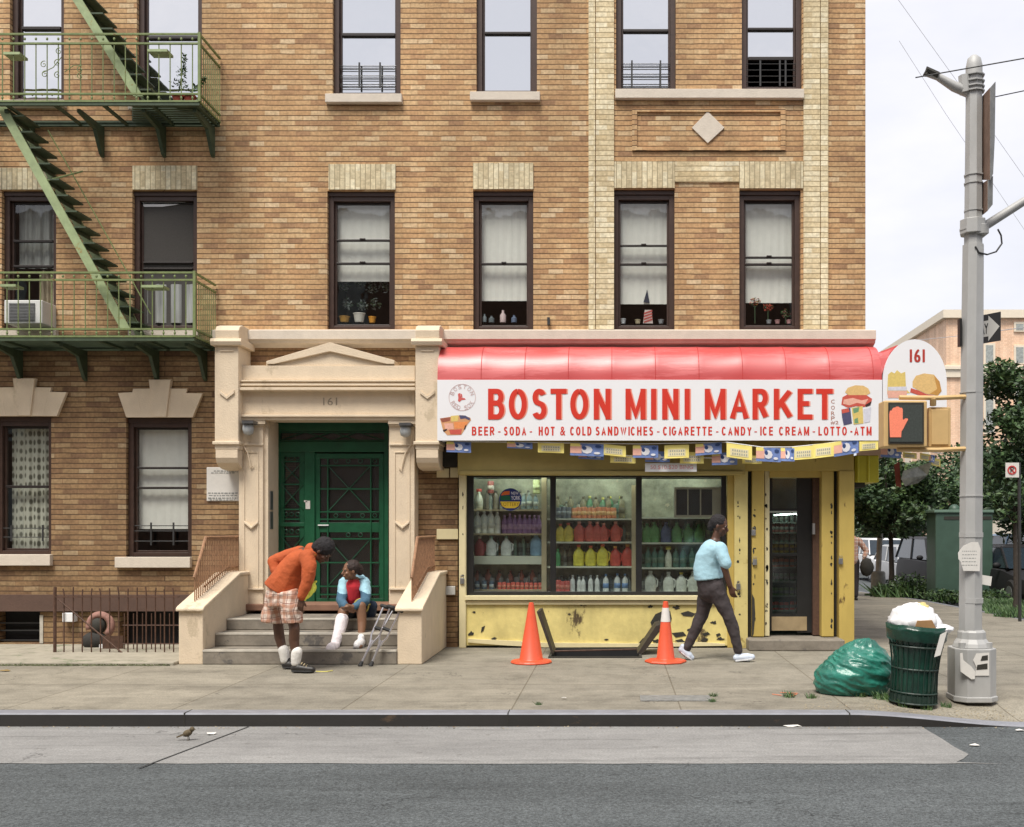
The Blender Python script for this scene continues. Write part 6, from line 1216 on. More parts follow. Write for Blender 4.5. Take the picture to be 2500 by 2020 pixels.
# ------------------------------------------------------------------ litter basket
GB = mat('green_plastic_bag', (.006, .04, .026, 1), .25, .4, 12, bump=.3, bscale=18); BKM = mat('dark_green_basket', (.012, .03, .022, 1), .5, .3)
Yb = 9.12; bxx = X(2229, Yb); bas = thing('litter_basket', 'dark green wire litter basket overflowing with white bags beside the pole', 'litter basket', (bxx, Yb, -.02)); tilt = Matrix.Rotation(R(3.2), 3, 'Y'); bz = Z(1712, Yb)
prof_ = [(.205, 0), (.2, .1), (.197, .25), (.21, .4), (.235, .55), (.25, .66)]
sk = MB()
for k in range(26):
    a = 2 * math.pi * k / 26; sk.tube([Vector((bxx, Yb, bz)) + tilt @ Vector((r * math.cos(a), r * math.sin(a), z)) for r, z in prof_], .006, 4)
for z, r in ((.0, .206), (.09, .202), (.3, .2), (.5, .23), (.66, .252)):
    sk.tube([Vector((bxx, Yb, bz)) + tilt @ Vector((r * math.cos(2 * math.pi * k / 24), r * math.sin(2 * math.pi * k / 24), z)) for k in range(25)], .009, 5)
sk.build('wire_cage', BKM, bas)
mb = MB(); mb.lathe([(0, .0), (.2, .0), (.2, .07)], (bxx, Yb, bz), 20, M=tilt); mb.build('bottom', BKM, bas)
ln = MB(); pr_ = [(.17, .03), (.188, .1), (.186, .25), (.198, .4), (.222, .55), (.262, .66), (.27, .685), (.262, .63), (.258, .56), (.25, .545)]; n = 44; vs = []
for r, z in pr_:
    for k in range(n):
        a = 2 * math.pi * k / n; w_ = MN.noise(Vector((math.cos(a) * 3, math.sin(a) * 3, z * 4))) * .014; vs.append(Vector((bxx, Yb, bz)) + tilt @ Vector(((r + w_) * math.cos(a), (r + w_) * math.sin(a), z + w_ * .8)))
ln.add(vs, [(i * n + k, i * n + (k + 1) % n, (i + 1) * n + (k + 1) % n, (i + 1) * n + k) for i in range(len(pr_) - 1) for k in range(n)]); ln.build('liner', GB, bas, smooth=True)
def crumple(name, c, r, m, parent, amp, fr_, seed, sub=4, squash=None, flat=None, fold=None):
    b = bmesh.new(); bmesh.ops.create_icosphere(b, subdivisions=sub, radius=1); c = Vector(c)
    for v in b.verts:
        p = v.co.normalized(); q = (fold @ p if fold else p) * fr_ + Vector((seed, seed * 2, 0)); d = 1 + amp * (1 - 2 * abs(MN.noise(q))) + amp * .5 * (1 - 2 * abs(MN.noise(q * 2.3))) + amp * .25 * MN.noise(q * 5)
        if squash: d *= squash(p)
        co = c + Vector((p.x * r[0], p.y * r[1], p.z * r[2])) * d
        if flat is not None and co.z < flat: co.z = flat + (co.z - flat) * .04
        v.co = co
    mb = MB(); mb.v = [v.co.copy() for v in b.verts]; b.verts.index_update(); mb.f = [tuple(v.index for v in f.verts) for f in b.faces]; mb.m = [0] * len(mb.f); b.free()
    return mb.build(name, m, parent, smooth=True)
WB = mat('white_plastic_bag', (.75, .75, .76, 1), .3, .05, 10)
tb_ = thing('rubbish_bag', 'white plastic bag and yellow wrapper heaped on top of the litter basket', 'rubbish', tuple(P(2240, 1525, 9.1)))
crumple('bag', P(2232, 1515, 9.12), (.19, .17, .17), WB, tb_, .22, 1.6, 3.3, squash=lambda p: 1 - .25 * max(0, p.z) + .0); crumple('bag', P(2290, 1536, 9.05), (.12, .1, .04), WB, tb_, .15, 2, 8); crumple('wrapper', P(2250, 1485, 9.08), (.05, .04, .04), mat('yellow_wrapper', (.6, .5, .2, 1), .5), tb_, .3, 2, 5, 3)
mb = MB(); mb.ppoly([(2240, 1516), (2276, 1515), (2286, 1536), (2236, 1530)], 8.9, 8.93); tag(mb.build('cardboard', mat('tan_cardboard', (.33, .19, .08, 1), .8, .15)), 'torn piece of tan cardboard stuck in the top of the litter basket', 'cardboard')
mb = MB(); mb.ppoly([(2296, 1550), (2312, 1542), (2296, 1600), (2281, 1605)], 8.87, 8.875); tag(mb.build('basket_label', M['paper']), 'white notice plate on the right flank of the litter basket', 'notice')
# green rubbish sack
TG = mat('sea_green_sack', (.022, .16, .12, 1), .32, .5, 4, bump=.6, bscale=13, spec=.6, stretch=(1, 1, 2.2))
# an outline of the slumped sack swept round, gathered into a knot, with taut film folds running to it
cx_ = P(2085, 1630, 9.62); b = bmesh.new(); bmesh.ops.create_icosphere(b, subdivisions=6, radius=1); KN_ = Vector((.25, -.1, .96)).normalized()
for v in b.verts:
    p = v.co.normalized(); az = math.atan2(p.y, p.x); tk_ = max(0, p.dot(KN_)); rad = Vector((.33, .28, .27))
    d = 1 + .42 * max(0, -p.x) * max(0, -p.z + .25) - .34 * max(0, p.z) * max(0, -p.x - .05) + .07 * max(0, p.x)
    loc = (p - KN_ * p.dot(KN_)); ang = math.atan2(loc.y, loc.x) if loc.length > 1e-4 else 0
    w_ = MN.noise(Vector((p.x * 1.5, p.y * 1.5, p.z * 1.5 + 7))) * 2.2
    f1 = 1 - abs(MN.noise(Vector((p.x * 1.1 + w_ * .25, p.y * 2.2, p.z * 5.2 + p.x * 2.4)))) * 2.4; f2 = 1 - abs(MN.noise(Vector((p.x * 3.4, p.y * 5, p.z * 11 + p.x * 6 + w_)))) * 2.4
    d += .05 * max(-.6, f1) + .022 * max(-.8, f2) + .04 * tk_ ** 8 * math.sin(ang * 9)
    if tk_ > .93: d += (tk_ - .93) * 1.6
    co = Vector((cx_.x + .02, 9.62, .2)) + Vector((p.x * rad.x, p.y * rad.y, p.z * rad.z)) * d
    if co.z < .006: co.z = .006 + (co.z - .006) * .03
    v.co = co
mb = MB(); b.verts.index_update(); mb.v = [v.co.copy() for v in b.verts]; mb.f = [tuple(v.index for v in f.verts) for f in b.faces]; mb.m = [0] * len(mb.f); b.free(); o = mb.build('rubbish_sack', TG, None, smooth=True); tag(o, 'full sea-green plastic rubbish sack slumped on the sidewalk by the kerb', 'rubbish sack')
# ------------------------------------------------------------------ sidewalk and gutter litter, weeds
def weeds(name, lab, spots, hgt, n, kind='stuff', cat='weeds', spread=.06, mats=None):
    mb = MB(); mb.world = True
    for (x, y, s) in spots:
        for _ in range(n):
            a = random.uniform(0, 6.28); r = random.random() ** .5 * spread * s; px, py = x + r * math.cos(a), y + r * math.sin(a) * .7; z = swz(px, py); h = hgt * random.uniform(.4, 1) * s; lx, ly = random.gauss(0, .35) * h, random.gauss(0, .35) * h; w_ = h * .07
            mb.add([(px - w_, py, z), (px + w_, py, z), (px + lx + w_ * .5, py + ly, z + h * .7), (px + lx * 1.5, py + ly * 1.5, z + h)], [(0, 1, 2, 3)], random.choice((0, 0, 1, 2)))
    return tag(mb.build(name, mats or LEAF), lab, cat, kind=kind)
sp = [(X(px, Y_), Y_, s) for px, Y_, s in ((1742, 9.4, .6), (1740, 9.1, .6), (1925, 9.35, 1), (1980, 9.3, .8), (1315, 8.95, .5), (2150, 9.3, 1.2), (2185, 9.2, 1.4), (2215, 9.0, 1.3), (2260, 8.95, 1), (2100, 9.4, 1.), (2310, 9.1, .8))]
weeds('weeds', 'small green weeds in the sidewalk cracks around the basket and kerb', sp, .07, 60)
DRT = mat('dry_litter', (.33, .27, .17, 1), .95, .4, 30); mb = MB(); mb.world = True
for _ in range(900):
    x = random.choice((random.uniform(1.6, 3.6), random.uniform(2.2, 3.5))); y = 8.72 + abs(random.gauss(0, .28)); a = random.uniform(0, 6.28); s = random.uniform(.004, .016); z = swz(x, y) + .004; mb.add([(x, y, z), (x + s * math.cos(a), y + s * math.sin(a), z + s * .3), (x + s * math.cos(a + 1), y + s * math.sin(a + 1), z)], [(0, 1, 2)])
tag(mb.build('leaf_litter', DRT), 'scattered dry leaf litter along the corner kerb', 'litter', kind='stuff')
mb = MB(); mb.world = True
for _ in range(420):
    x = random.uniform(-8, 3.4); y = random.uniform(8.44, 8.53); a = random.uniform(0, 6.28); s = random.uniform(.005, .022); z = RZ + .006; mb.add([(x, y, z), (x + s * math.cos(a), y + s * math.sin(a) * .5, z + s * .3), (x + s * math.cos(a + 1), y + s * math.sin(a + 1) * .5, z)], [(0, 1, 2)], random.choice((0, 0, 1)))
tag(mb.build('gutter_litter', [DRT, mat('brown_litter', (.16, .1, .05, 1), .9)]), 'fine brown litter lying in the gutter at the foot of the kerb', 'litter', kind='stuff')
def scrap(px, py, Y0z, w, h, m, lab, name='litter', cat='litter'):
    Y = (EYE - Y0z) * F / (py - VY); x = X(px, Y); pts = [(x + w * math.cos(a) * random.uniform(.6, 1), Y + h * math.sin(a) * random.uniform(.6, 1), Y0z + .006 + random.uniform(0, .015)) for a in [k * .785 for k in range(8)]]
    mb = MB(); mb.add(pts + [(x, Y, Y0z + .02)], [(k, (k + 1) % 8, 8) for k in range(8)]); tag(mb.build(name, m, solid=.002), lab, cat)
WT = M['paper']; BLU = mat('blue_cap_plastic', srgb(60, 130, 190), .4)
scrap(288, 1772, RZ, .03, .02, WT, 'white scrap in the gutter at the left'); scrap(930, 1768, RZ, .03, .03, BLU, 'crushed blue plastic bit in the gutter under the man and girl'); scrap(515, 1795, RZ, .05, .03, WT, 'flat pale scrap on the lane near the sparrow'); scrap(2380, 1822, RZ, .045, .03, WT, 'white scrap on the asphalt past the end of the concrete lane'); scrap(2490, 1786, RZ, .05, .03, WT, 'white scrap on the asphalt at the far right')
scrap(1378, 1708, 0, .03, .02, WT, 'white scrap on the sidewalk between the kerb and the hatch'); scrap(1935, 1776, RZ, .08, .02, WT, 'long white scrap in the gutter near the corner'); scrap(12, 1640, 0, .07, .03, mat('brown_leaf', (.25, .17, .06, 1), .8), 'brown and yellow leaf on the sidewalk at the far left')
YC_ = mat('yellow_cord', srgb(215, 205, 110), .6); tag(MB().tube([(X(772, 11), 11.0, .006), (X(785, 10.98), 10.98, .006), (X(798, 10.99), 10.99, .006), (X(812, 11.06), 11.06, .006)], .006, 5).build('cord', YC_), 'thin pale yellow cord on the sidewalk in front of the man’s shoes', 'cord')
mb = MB(); mb.world = True
for a, b, c, d in ((1885, 1696, 1908, 1699), (1905, 1692, 1948, 1694), (1930, 1702, 1945, 1696)):
    Ya, Yb_ = EYE * F / (b - VY), EYE * F / (d - VY); va, vb = Vector((X(a, Ya), Ya, .0045)), Vector((X(c, Yb_), Yb_, .0045)); e_ = Vector((0, .02, 0)); mb.quad(va - e_, vb - e_, vb + e_, va + e_)
struct(mb.build('road_marking', mat('orange_spray_paint', srgb(205, 125, 95), .8), None))
# sparrow
spw = MB(); bp_ = Vector((X(458, 7.98), 7.98, RZ)); BR = mat('sparrow_brown', (.1, .075, .04, 1), .8, .4, 60)
spw.ell(bp_ + Vector((0, 0, .062)), (.042, .025, .027), 12, 8, 0, Matrix.Rotation(R(-25), 3, 'Y')); spw.ell(bp_ + Vector((.035, 0, .092)), .02, 10, 8); spw.tube([bp_ + Vector((.05, 0, .092)), bp_ + Vector((.066, 0, .09))], [.006, .001], 6); spw.prism([(-.03, .06), (-.085, .035), (-.08, .025), (-.03, .045)], bp_.y - .012, bp_.y + .012, 'y')
k0 = len(spw.v) - 8
for i in range(k0, len(spw.v)): spw.v[i] += Vector((bp_.x, 0, bp_.z))
spw.tube([bp_ + Vector((.005, -.01, .04)), bp_ + Vector((.01, -.012, .004))], .0025, 4); spw.tube([bp_ + Vector((.005, .01, .04)), bp_ + Vector((.01, .012, .004))], .0025, 4); tag(spw.build('sparrow', BR, smooth='auto'), 'small brown sparrow standing on the concrete lane', 'bird')

# ------------------------------------------------------------------ side street beyond
CG = mat('cabinet_green', (.05, .095, .07, 1), .5, .15, 3); Yc_ = 24.0
cb_ = thing('utility_cabinet', 'tall dark green utility cabinet with a domed vent behind the pole', 'cabinet', tuple(P(2354, 1466, Yc_)))
MB().pbox(2284, 2424, 1252, 1466, Yc_, Yc_ + .7).build('body', CG, cb_, bevel=.02); MB().pbox(2281, 2427, 1245, 1252, Yc_ - .04, Yc_ + .74).build('lid', mat('lid_green', (.14, .22, .17, 1), .4), cb_, bevel=.01); MB().ell(P(2330, 1246, Yc_ + .3), (.14, .14, .14)).build('vent_dome', CG, cb_, smooth=True); MB().pbox(2305, 2421, 1261, 1269, Yc_ - .01, Yc_ - .001).build('slot', M['paint_black'], cb_); MB().pbox(2353, 2355, 1275, 1460, Yc_ - .006, Yc_ - .001).build('door_seam', M['paint_black'], cb_)
bo = thing('sign_post', 'leaning whitish post in a concrete-filled base at the kerb of the side street', 'post', tuple(P(2144, 1440, 27.0))); PG = mat('post_white', (.45, .42, .38, 1), .7, .15)
MB().tube([P(2144, 1400, 27), P(2149, 1296, 27)], .075, 8).build('post', PG, bo); MB().lathe([(0, 0), (.2, 0), (.19, .45), (.16, .5), (0, .5)], P(2144, 1441, 27), 12).build('base', mat('base_concrete', (.33, .33, .3, 1), .8, .2), bo, smooth='auto')
ns = thing('parking_sign', 'small square no-parking sign on a dark post at the right edge', 'sign', tuple(P(2478, 1500, 17.5)))
MB().tube([P(2490, 1530, 17.5), P(2488, 1130, 17.5)], .03, 8).build('post', M['iron'], ns); MB().pbox(2455, 2488, 1130, 1166, 17.45, 17.46).build('plate', M['paper'], ns)
mb = MB(); c2 = (2471, 1148)
for i in range(20):
    a0, a1 = 2 * math.pi * i / 20, 2 * math.pi * (i + 1) / 20; mb.ppoly([(c2[0] + 11 * math.cos(a0), c2[1] + 11 * math.sin(a0)), (c2[0] + 11 * math.cos(a1), c2[1] + 11 * math.sin(a1)), (c2[0] + 8 * math.cos(a1), c2[1] + 8 * math.sin(a1)), (c2[0] + 8 * math.cos(a0), c2[1] + 8 * math.sin(a0))], 17.44, 17.4495)
mb.ppoly([(2464, 1142), (2466, 1140), (2478, 1154), (2476, 1156)], 17.44, 17.4495); ptext(mb, 'P', 2467, 2475, 1141, 1155, 17.438, 1); mb.build('symbol', [mat('prohibition_red', srgb(190, 60, 60), .6), SK], ns)

# cars: body lofted along its length, cabin glass, roof, wheels, lamps, mirrors
CGl = mat('car_glass', (.02, .03, .04, 1), .12, .1, spec=.5); TY = mat('tyre_rubber', (.015, .015, .015, 1), .8); RM = mat('wheel_rim', (.35, .35, .36, 1), .3, metal=.7); LH = mat('headlamp_glass', (.6, .6, .58, 1), .1); TLm = mat('tail_lamp', (.35, .02, .02, 1), .2)
def car(x, y, rot, col, kind, lab, name='parked_car', cat='car', s=1.0):
    z0 = RZ + drop(y); t = thing(name, lab, cat, (x, y, z0), 'cars parked along the side street'); paint = mat('car_paint_%d' % int(x * 10 + y * 7), col, .55 if col[0] < .1 else .35, .05, spec=.2 if col[0] < .1 else .4)
    tall = {'sedan': 0, 'suv': .28, 'van': .45, 'wagon': .08}[kind]; L2 = 2.25 if kind != 'van' else 2.5; belt = .9 + tall * .6; top = 1.42 + tall
    Mx = Matrix.Translation((x, y, z0)) @ Matrix.Rotation(rot, 4, 'Z') @ Matrix.Scale(s, 4)
    st = [(-L2, .62, .38, belt - .3), (-L2 + .08, .78, .26, belt - .2), (-L2 + .9, .86, .2, belt - .08), (-.9, .88, .2, belt), (1.0, .88, .2, belt + .03), (L2 - .5, .86, .22, belt + .02), (L2 - .06, .78, .3, belt - .04), (L2, .68, .4, belt - .15)]
    mb = MB(); rings = []
    for yy, hw, zb, zt in st:
        cs_ = [(-hw * .88, zb), (-hw, zb + .12), (-hw, (zb + zt) / 2 + .05), (-hw * .95, zt - .06), (-hw * .84, zt), (0, zt + .02), (hw * .84, zt), (hw * .95, zt - .06), (hw, (zb + zt) / 2 + .05), (hw, zb + .12), (hw * .88, zb)]
        rings.append([Mx @ Vector((a, yy, b)) for a, b in cs_])
    k = len(rings[0]); vs = [v for r_ in rings for v in r_]; fs = [(i * k + j, i * k + (j + 1) % k, (i + 1) * k + (j + 1) % k, (i + 1) * k + j) for i in range(len(rings) - 1) for j in range(k)] + [tuple(range(k))[::-1], tuple((len(rings) - 1) * k + j for j in range(k))]
    mb.add(vs, fs); mb.build('body', paint, t, smooth='auto')
    ys_ = {'sedan': (-1.15, -.35, 1.0, 1.75), 'suv': (-1.1, -.45, 1.85, 2.1), 'van': (-1.7, -1.1, 2.25, 2.42), 'wagon': (-1.15, -.4, 1.8, 2.1)}[kind]
    cab = MB(); b0, b1, b2, b3 = ys_; hb, ht = .8, .64 + tall * .12
    pts = [(-hb, b0, belt), (hb, b0, belt), (-ht, b1, top - .05), (ht, b1, top - .05), (-ht, b2, top - .05), (ht, b2, top - .05), (-hb, b3, belt), (hb, b3, belt)]; cab.add([Mx @ Vector(p) for p in pts], [(0, 1, 3, 2), (4, 5, 7, 6), (0, 2, 4, 6), (1, 7, 5, 3), (2, 3, 5, 4)]); cab.build('windows', CGl, t)
    rf = MB(); rf.add([Mx @ Vector(p) for p in [(-ht - .02, b1 - .03, top - .06), (ht + .02, b1 - .03, top - .06), (ht + .02, b2 + .03, top - .06), (-ht - .02, b2 + .03, top - .06), (-ht * .8, b1 + .1, top), (ht * .8, b1 + .1, top), (ht * .8, b2 - .1, top), (-ht * .8, b2 - .1, top)]], [(0, 1, 5, 4), (1, 2, 6, 5), (2, 3, 7, 6), (3, 0, 4, 7), (4, 5, 6, 7), (0, 3, 2, 1)])
    for sx in (-1, 1):
        for (ya, za, yb_, zb_) in ((b0, belt, b1, top - .05), (b2, top - .05, b3, belt), ((b0 + b2) / 2 + .15, belt, (b1 + b2) / 2 + .05, top - .05)):
            wa, wb = (hb, ht) if za < zb_ else (ht, hb); rf.tube([Mx @ Vector((sx * (wa + .01), ya, za)), Mx @ Vector((sx * (wb + .01), yb_, zb_))], .028, 5)
    rf.build('roof', paint, t)
    for sx in (-1, 1):
        for yy in (-L2 + .85, L2 - .85):
            w_ = MB(); Mw = Matrix.Rotation(R(90), 3, 'Y'); c_ = Mx @ Vector((sx * .78, yy, .33)); RR = (Matrix.Rotation(rot, 3, 'Z') @ Mw)
            w_.lathe([(0, -.1), (.3, -.1), (.33, -.07), (.33, .07), (.3, .1), (0, .1)], c_, 18, 0, RR); w_.lathe([(0, -.105), (.19, -.105), (.19, .105), (0, .105)], c_, 14, 1, RR); w_.build('wheel', [TY, RM], t, smooth='auto')
        h = MB(); h.ell(Mx @ Vector((sx * .6, -L2 + .03, belt - .33)), (.15, .07, .07), 10, 6); h.build('headlight', LH, t, smooth=True)
        h = MB(); h.ell(Mx @ Vector((sx * .93, b0 + .35, belt + .06)), (.1, .06, .07), 8, 6); h.build('mirror', paint, t, smooth=True)
    gr = MB(); gr.add([Mx @ Vector(p) for p in [(-.42, -L2 - .01, .5), (.42, -L2 - .01, .5), (.42, -L2 - .005, .68), (-.42, -L2 - .005, .68)]], [(0, 1, 2, 3)]); gr.build('grille', M['paint_black'], t)
car(9.7, 24.2, 0, (.02, .02, .022, 1), 'sedan', 'black sedan at the right edge behind the pole, nearest of the parked cars')
car(9.45, 29.2, 0, (.018, .018, .02, 1), 'suv', 'black four-wheel drive with blue reflections, between the small tree and the green cabinet')
car(10.3, 35.2, 0, (.35, .36, .37, 1), 'wagon', 'silver grey wagon behind the trunk of the small tree')
car(10.8, 41.0, 0, (.6, .61, .62, 1), 'suv', 'white high-roofed car behind the silver wagon')
car(13.2, 33.0, math.pi, (.13, .2, .3, 1), 'van', 'slate blue van on the far side of the street, above the black sedan', 'parked_van', 'van')
car(12.6, 44.0, math.pi, (.1, .17, .28, 1), 'sedan', 'blue sedan far down the side street')

# trees
BK = mat('dark_bark', (.05, .04, .032, 1), .9, .3, 20); TL_ = [mat('tree_leaf_dark', (.03, .062, .024, 1), .55, .35, 9), mat('tree_leaf_mid', (.055, .105, .035, 1), .55, .3, 9), mat('tree_leaf_light', (.085, .14, .045, 1), .5, .3, 9)]
def tree(x, y, h, r, lab, seed, n=5200, trunk=.09, base=.35, sz=.11, squish=.8, grp='street trees beyond the corner', stems=1):
    rn = random.Random(seed); z0 = drop(y) + (RZ if x > 7.3 else 0); t = thing('street_tree', lab, 'tree', (x, y, z0), grp); tk = MB(); cz = z0 + h * base; limbs = []
    top = Vector((x + rn.uniform(-.2, .2), y, z0 + h * .8)); fork = Vector((x, y, cz)); tk.tube([(x, y, z0 - .05), (x + .02, y, z0 + h * .15), fork, top], [trunk * 1.3, trunk, trunk * .8, trunk * .2], 8)
    for k in range(9):
        a = rn.uniform(0, 6.28); e = rn.uniform(.3, 1.1); q = fork.lerp(top, rn.uniform(0, .6)); d_ = Vector((math.cos(a) * math.cos(e), math.sin(a) * math.cos(e), math.sin(e))); p1 = q + d_ * r * .5; p2 = p1 + (d_ + Vector((0, 0, .4))) * r * .35; tk.tube([q, p1, p2], [trunk * .45, trunk * .25, trunk * .08], 6); limbs += [p1, p2]
    tk.build('trunk', BK, t); cr = MB(); cc = Vector((x, y, z0 + h * (base + 1) / 2)); hz = h * (1 - base) / 2
    cl = [(p, r * rn.uniform(.22, .36)) for p in limbs]
    for k in range(22):
        v = Vector((rn.gauss(0, 1), rn.gauss(0, 1), rn.gauss(0, 1))).normalized() * rn.uniform(.45, .95); cl.append((cc + Vector((v.x * r * .8, v.y * r * .8, v.z * hz * .9)), r * rn.uniform(.2, .38)))
    per = n // len(cl)
    for p, q in cl:
        mis = rn.choice(((0, 0, 1), (0, 1, 1), (0, 1, 2), (1, 2, 0))); leafy(cr, p, (q, q, q * squish), per, sz, mis, rn)
    cr.build('crown', TL_, t); return t
tree(7.05, 26.0, 3.9, 1.45, 'small dense street tree with a thin dark trunk right of the yellow pillar', 1, 9500, .07, .38, .075)
tree(10.35, 24.6, 7.0, 2.0, 'tall dark conifer-like tree at the right edge, crown against the orange building', 2, 17000, .1, .2, .085)
tree(7.7, 19.6, 2.9, .55, 'thin young tree with a forked trunk in front of the black sedan', 9, 900, .05, .62, .07)
for i, (x, y, h, r, lab) in enumerate(((12.6, 47, 5.6, 3.0, 'broad leafy tree low behind the white car'), (17.2, 48, 5.4, 3.2, 'broad leafy tree behind the green cabinet'), (21.5, 46, 6.6, 3.2, 'large leafy tree behind the pole, right of the cabinet'), (10.2, 52, 5.6, 2.9, 'leafy tree far back just right of the yellow pillar'), (19.0, 53, 6.8, 3.2, 'leafy tree far back whose top meets the orange wall'), (15.2, 55, 6.2, 3.0, 'leafy tree far back under the hanging flags'), (23.5, 56, 9.6, 3.2, 'high leafy tree far back at the right edge'), (27.5, 58, 9.5, 4, 'leafy tree farthest right and mostly out of view'))):
    tree(x, y, h, r, lab, 20 + i, 11000, .14, .12, .125)
weeds('bushes', 'unkempt green weeds and bushes around the small tree and cabinet on the verge', [(X(px, Y_), Y_, s) for px, Y_, s in ((2165, 26, 1.1), (2185, 25.8, 1.4), (2205, 25.7, 1.5), (2225, 25.6, 1.5), (2245, 25.4, 1.3), (2262, 25.2, .9), (2290, 23.8, .7), (2320, 23.6, .7), (2350, 23.5, .7), (2400, 23.2, .9))], .3, 60, cat='bushes', spread=.38)
rb = random.Random(4); mb = MB(); mb.world = True
for px, Y_, s in ((2158, 26, .55), (2180, 25.8, .8), (2205, 25.6, 1.1), (2228, 25.5, 1.2), (2250, 25.3, 1), (2268, 25.2, .6), (2292, 23.8, .5), (2325, 23.6, .45), (2400, 23.2, .5), (2432, 22.6, .6)): leafy(mb, (X(px, Y_), Y_, drop(Y_) + .2 * s), (.36, .3, .36 * s), 420, .05, (0, 0, 1, 2), rb)
tag(mb.build('shrubs', TL_), 'loose low green shrubs under the small tree and around the cabinet', 'shrubs', kind='stuff')
weeds('grass', 'strip of long grass along the side street kerb behind the pole', [(X(px, Y_), Y_, s) for px, Y_, s in ((2420, 22.5, 1), (2440, 21.5, 1.1), (2455, 20.5, 1.1), (2475, 19.5, 1.1), (2495, 18.6, 1), (2430, 22, 1), (2465, 20, 1), (2160, 26.3, .5), (2130, 26.8, .4))], .17, 520, cat='grass', spread=.5)
# orange brick building far off
OB = brick_mat('hazed_orange_brick', [(0, (.76, .5, .34, 1)), (.5, (.8, .54, .37, 1)), (1, (.83, .58, .41, 1))], (.72, .52, .38, 1), bw=.4, rh=.13, ms=.012, big=.06); CT = mat('cream_cornice', (.72, .63, .5, 1), .7, .05); FG = mat('far_window_glass', (.3, .32, .3, 1), .2, .3)  # brick, mortar and glass paled: distant haze and glare put into the colour
Yo = 70; ob = thing('brick_building', 'large orange brick building with cream bands beyond the trees', 'building', (X(2500, Yo), Yo, -1)); ox0, ox1 = X(2310, Yo), X(3300, Yo); oz = Z(778, Yo)
MB().box(ox0, ox1, Yo, Yo + 24, -1.2, oz).build('wall', OB, ob)
mb = MB(); mb.box(ox0 - .3, ox1, Yo - .3, Yo + 24.3, oz, oz + .55); mb.build('roof_cornice', CT, ob); mb = MB(); mb.box(ox0 - .12, ox1, Yo - .15, Yo + 24, Z(922, Yo), Z(893, Yo)); mb.box(ox0 - .2, ox1, Yo - .25, Yo + 24, Z(903, Yo), Z(896, Yo)); mb.build('band_course', CT, ob)
for cx, y0, y1 in ((2416, 838, 890), (2416, 940, 1060), (2490, 843, 890), (2490, 940, 1060), (2560, 843, 890), (2490, 786, 810), (2640, 843, 890), (2350, 940, 1060), (2350, 845, 888)):
    if cx == 2350: continue
    w0 = MB(); w0.pbox(cx - 14, cx + 14, y0, y1, Yo - .12, Yo - .001); fw = w0.build('window', CT, ob); w1 = MB(); w1.pbox(cx - 9, cx + 9, y0 + 5, y1 - 4, Yo - .14, Yo - .1205); w1.build('pane', FG, fw)
for Yw in (73.5, 78, 82.5, 87):
    for z in (6.5, 11.2): w0 = MB(); w0.box(ox0 - .1, ox0 - .001, Yw, Yw + 1.6, z, z + 2.2); w0.build('window', CT, ob)
lo = tag(MB().pbox(2405, 2470, 1272, 1335, 34, 34.3).build('low_wall', mat('cream_wall_far', (.55, .48, .38, 1), .8, .08)), 'cream low wall above the blue van', 'wall')
# unseen terrace added behind the camera to shade the lower facade and feed reflections
ac_ = thing('added_terrace', 'plain brick terrace added across the street out of view, for window reflections and facade shading', 'building', (-4, -7, -.1)); MB().box(-40, 26, -14, -7, -.2, 12).build('wall', mat('added_terrace_brick', (.2, .12, .08, 1), .9, .2, 2), ac_)
for i in range(16):
    for z in (1.2, 4.6, 8.0): MB().box(-36 + i * 3.8, -34.8 + i * 3.8, -7.0, -6.96, z, z + 1.8).build('window', FG, ac_)
# ------------------------------------------------------------------ people
SKD = mat('deep_brown_skin', (.085, .038, .022, 1), .5, .12, 8); SKM = mat('brown_skin', (.2, .1, .055, 1), .5, .12, 8)
def cloth(name, c, s=8, var=.1, b=.35): return mat(name, c, .85, var, s, bump=b, bscale=22)
def hand(mb, w, d, side, up, s=1.0, curl=.6, thumb=1):
    """palm + five fingers; w wrist, d pointing direction, side across the palm (thumb side), up = palm normal the fingers curl towards"""
    w = Vector(w); d = Vector(d).normalized(); side = (Vector(side) - d * Vector(side).dot(d)).normalized(); up = side.cross(d) * (1 if side.cross(d).dot(Vector(up)) > 0 else -1)
    k = w + d * .085 * s
    for t in (-.028, 0, .028): mb.cap(w + side * t * .6 * s, k + side * t * s, .016 * s, .013 * s, 8)
    for i, (o, L_) in enumerate(((.031, .068), (.0105, .078), (-.0105, .073), (-.031, .058))):
        p = k + side * o * s; a = curl * (.8 + .12 * i); q = p
        pts = [p]; ang = 0
        for f_ in (.45, .32, .23): ang += a * .7; q = q + (d * math.cos(ang) + up * math.sin(ang) + side * o * .6) * L_ * f_ * s; pts.append(q)
        mb.chain(pts, [.0092 * s, .0085 * s, .0078 * s, .0065 * s], 7)
    p = w + side * .026 * s * thumb + d * .025 * s; q = p + (side * .6 + d * .7 + up * .3).normalized() * .036 * s; r_ = q + (side * .15 + d * .9 + up * .5).normalized() * .03 * s; mb.chain([p, q, r_], [.0125 * s, .0105 * s, .008 * s], 7)
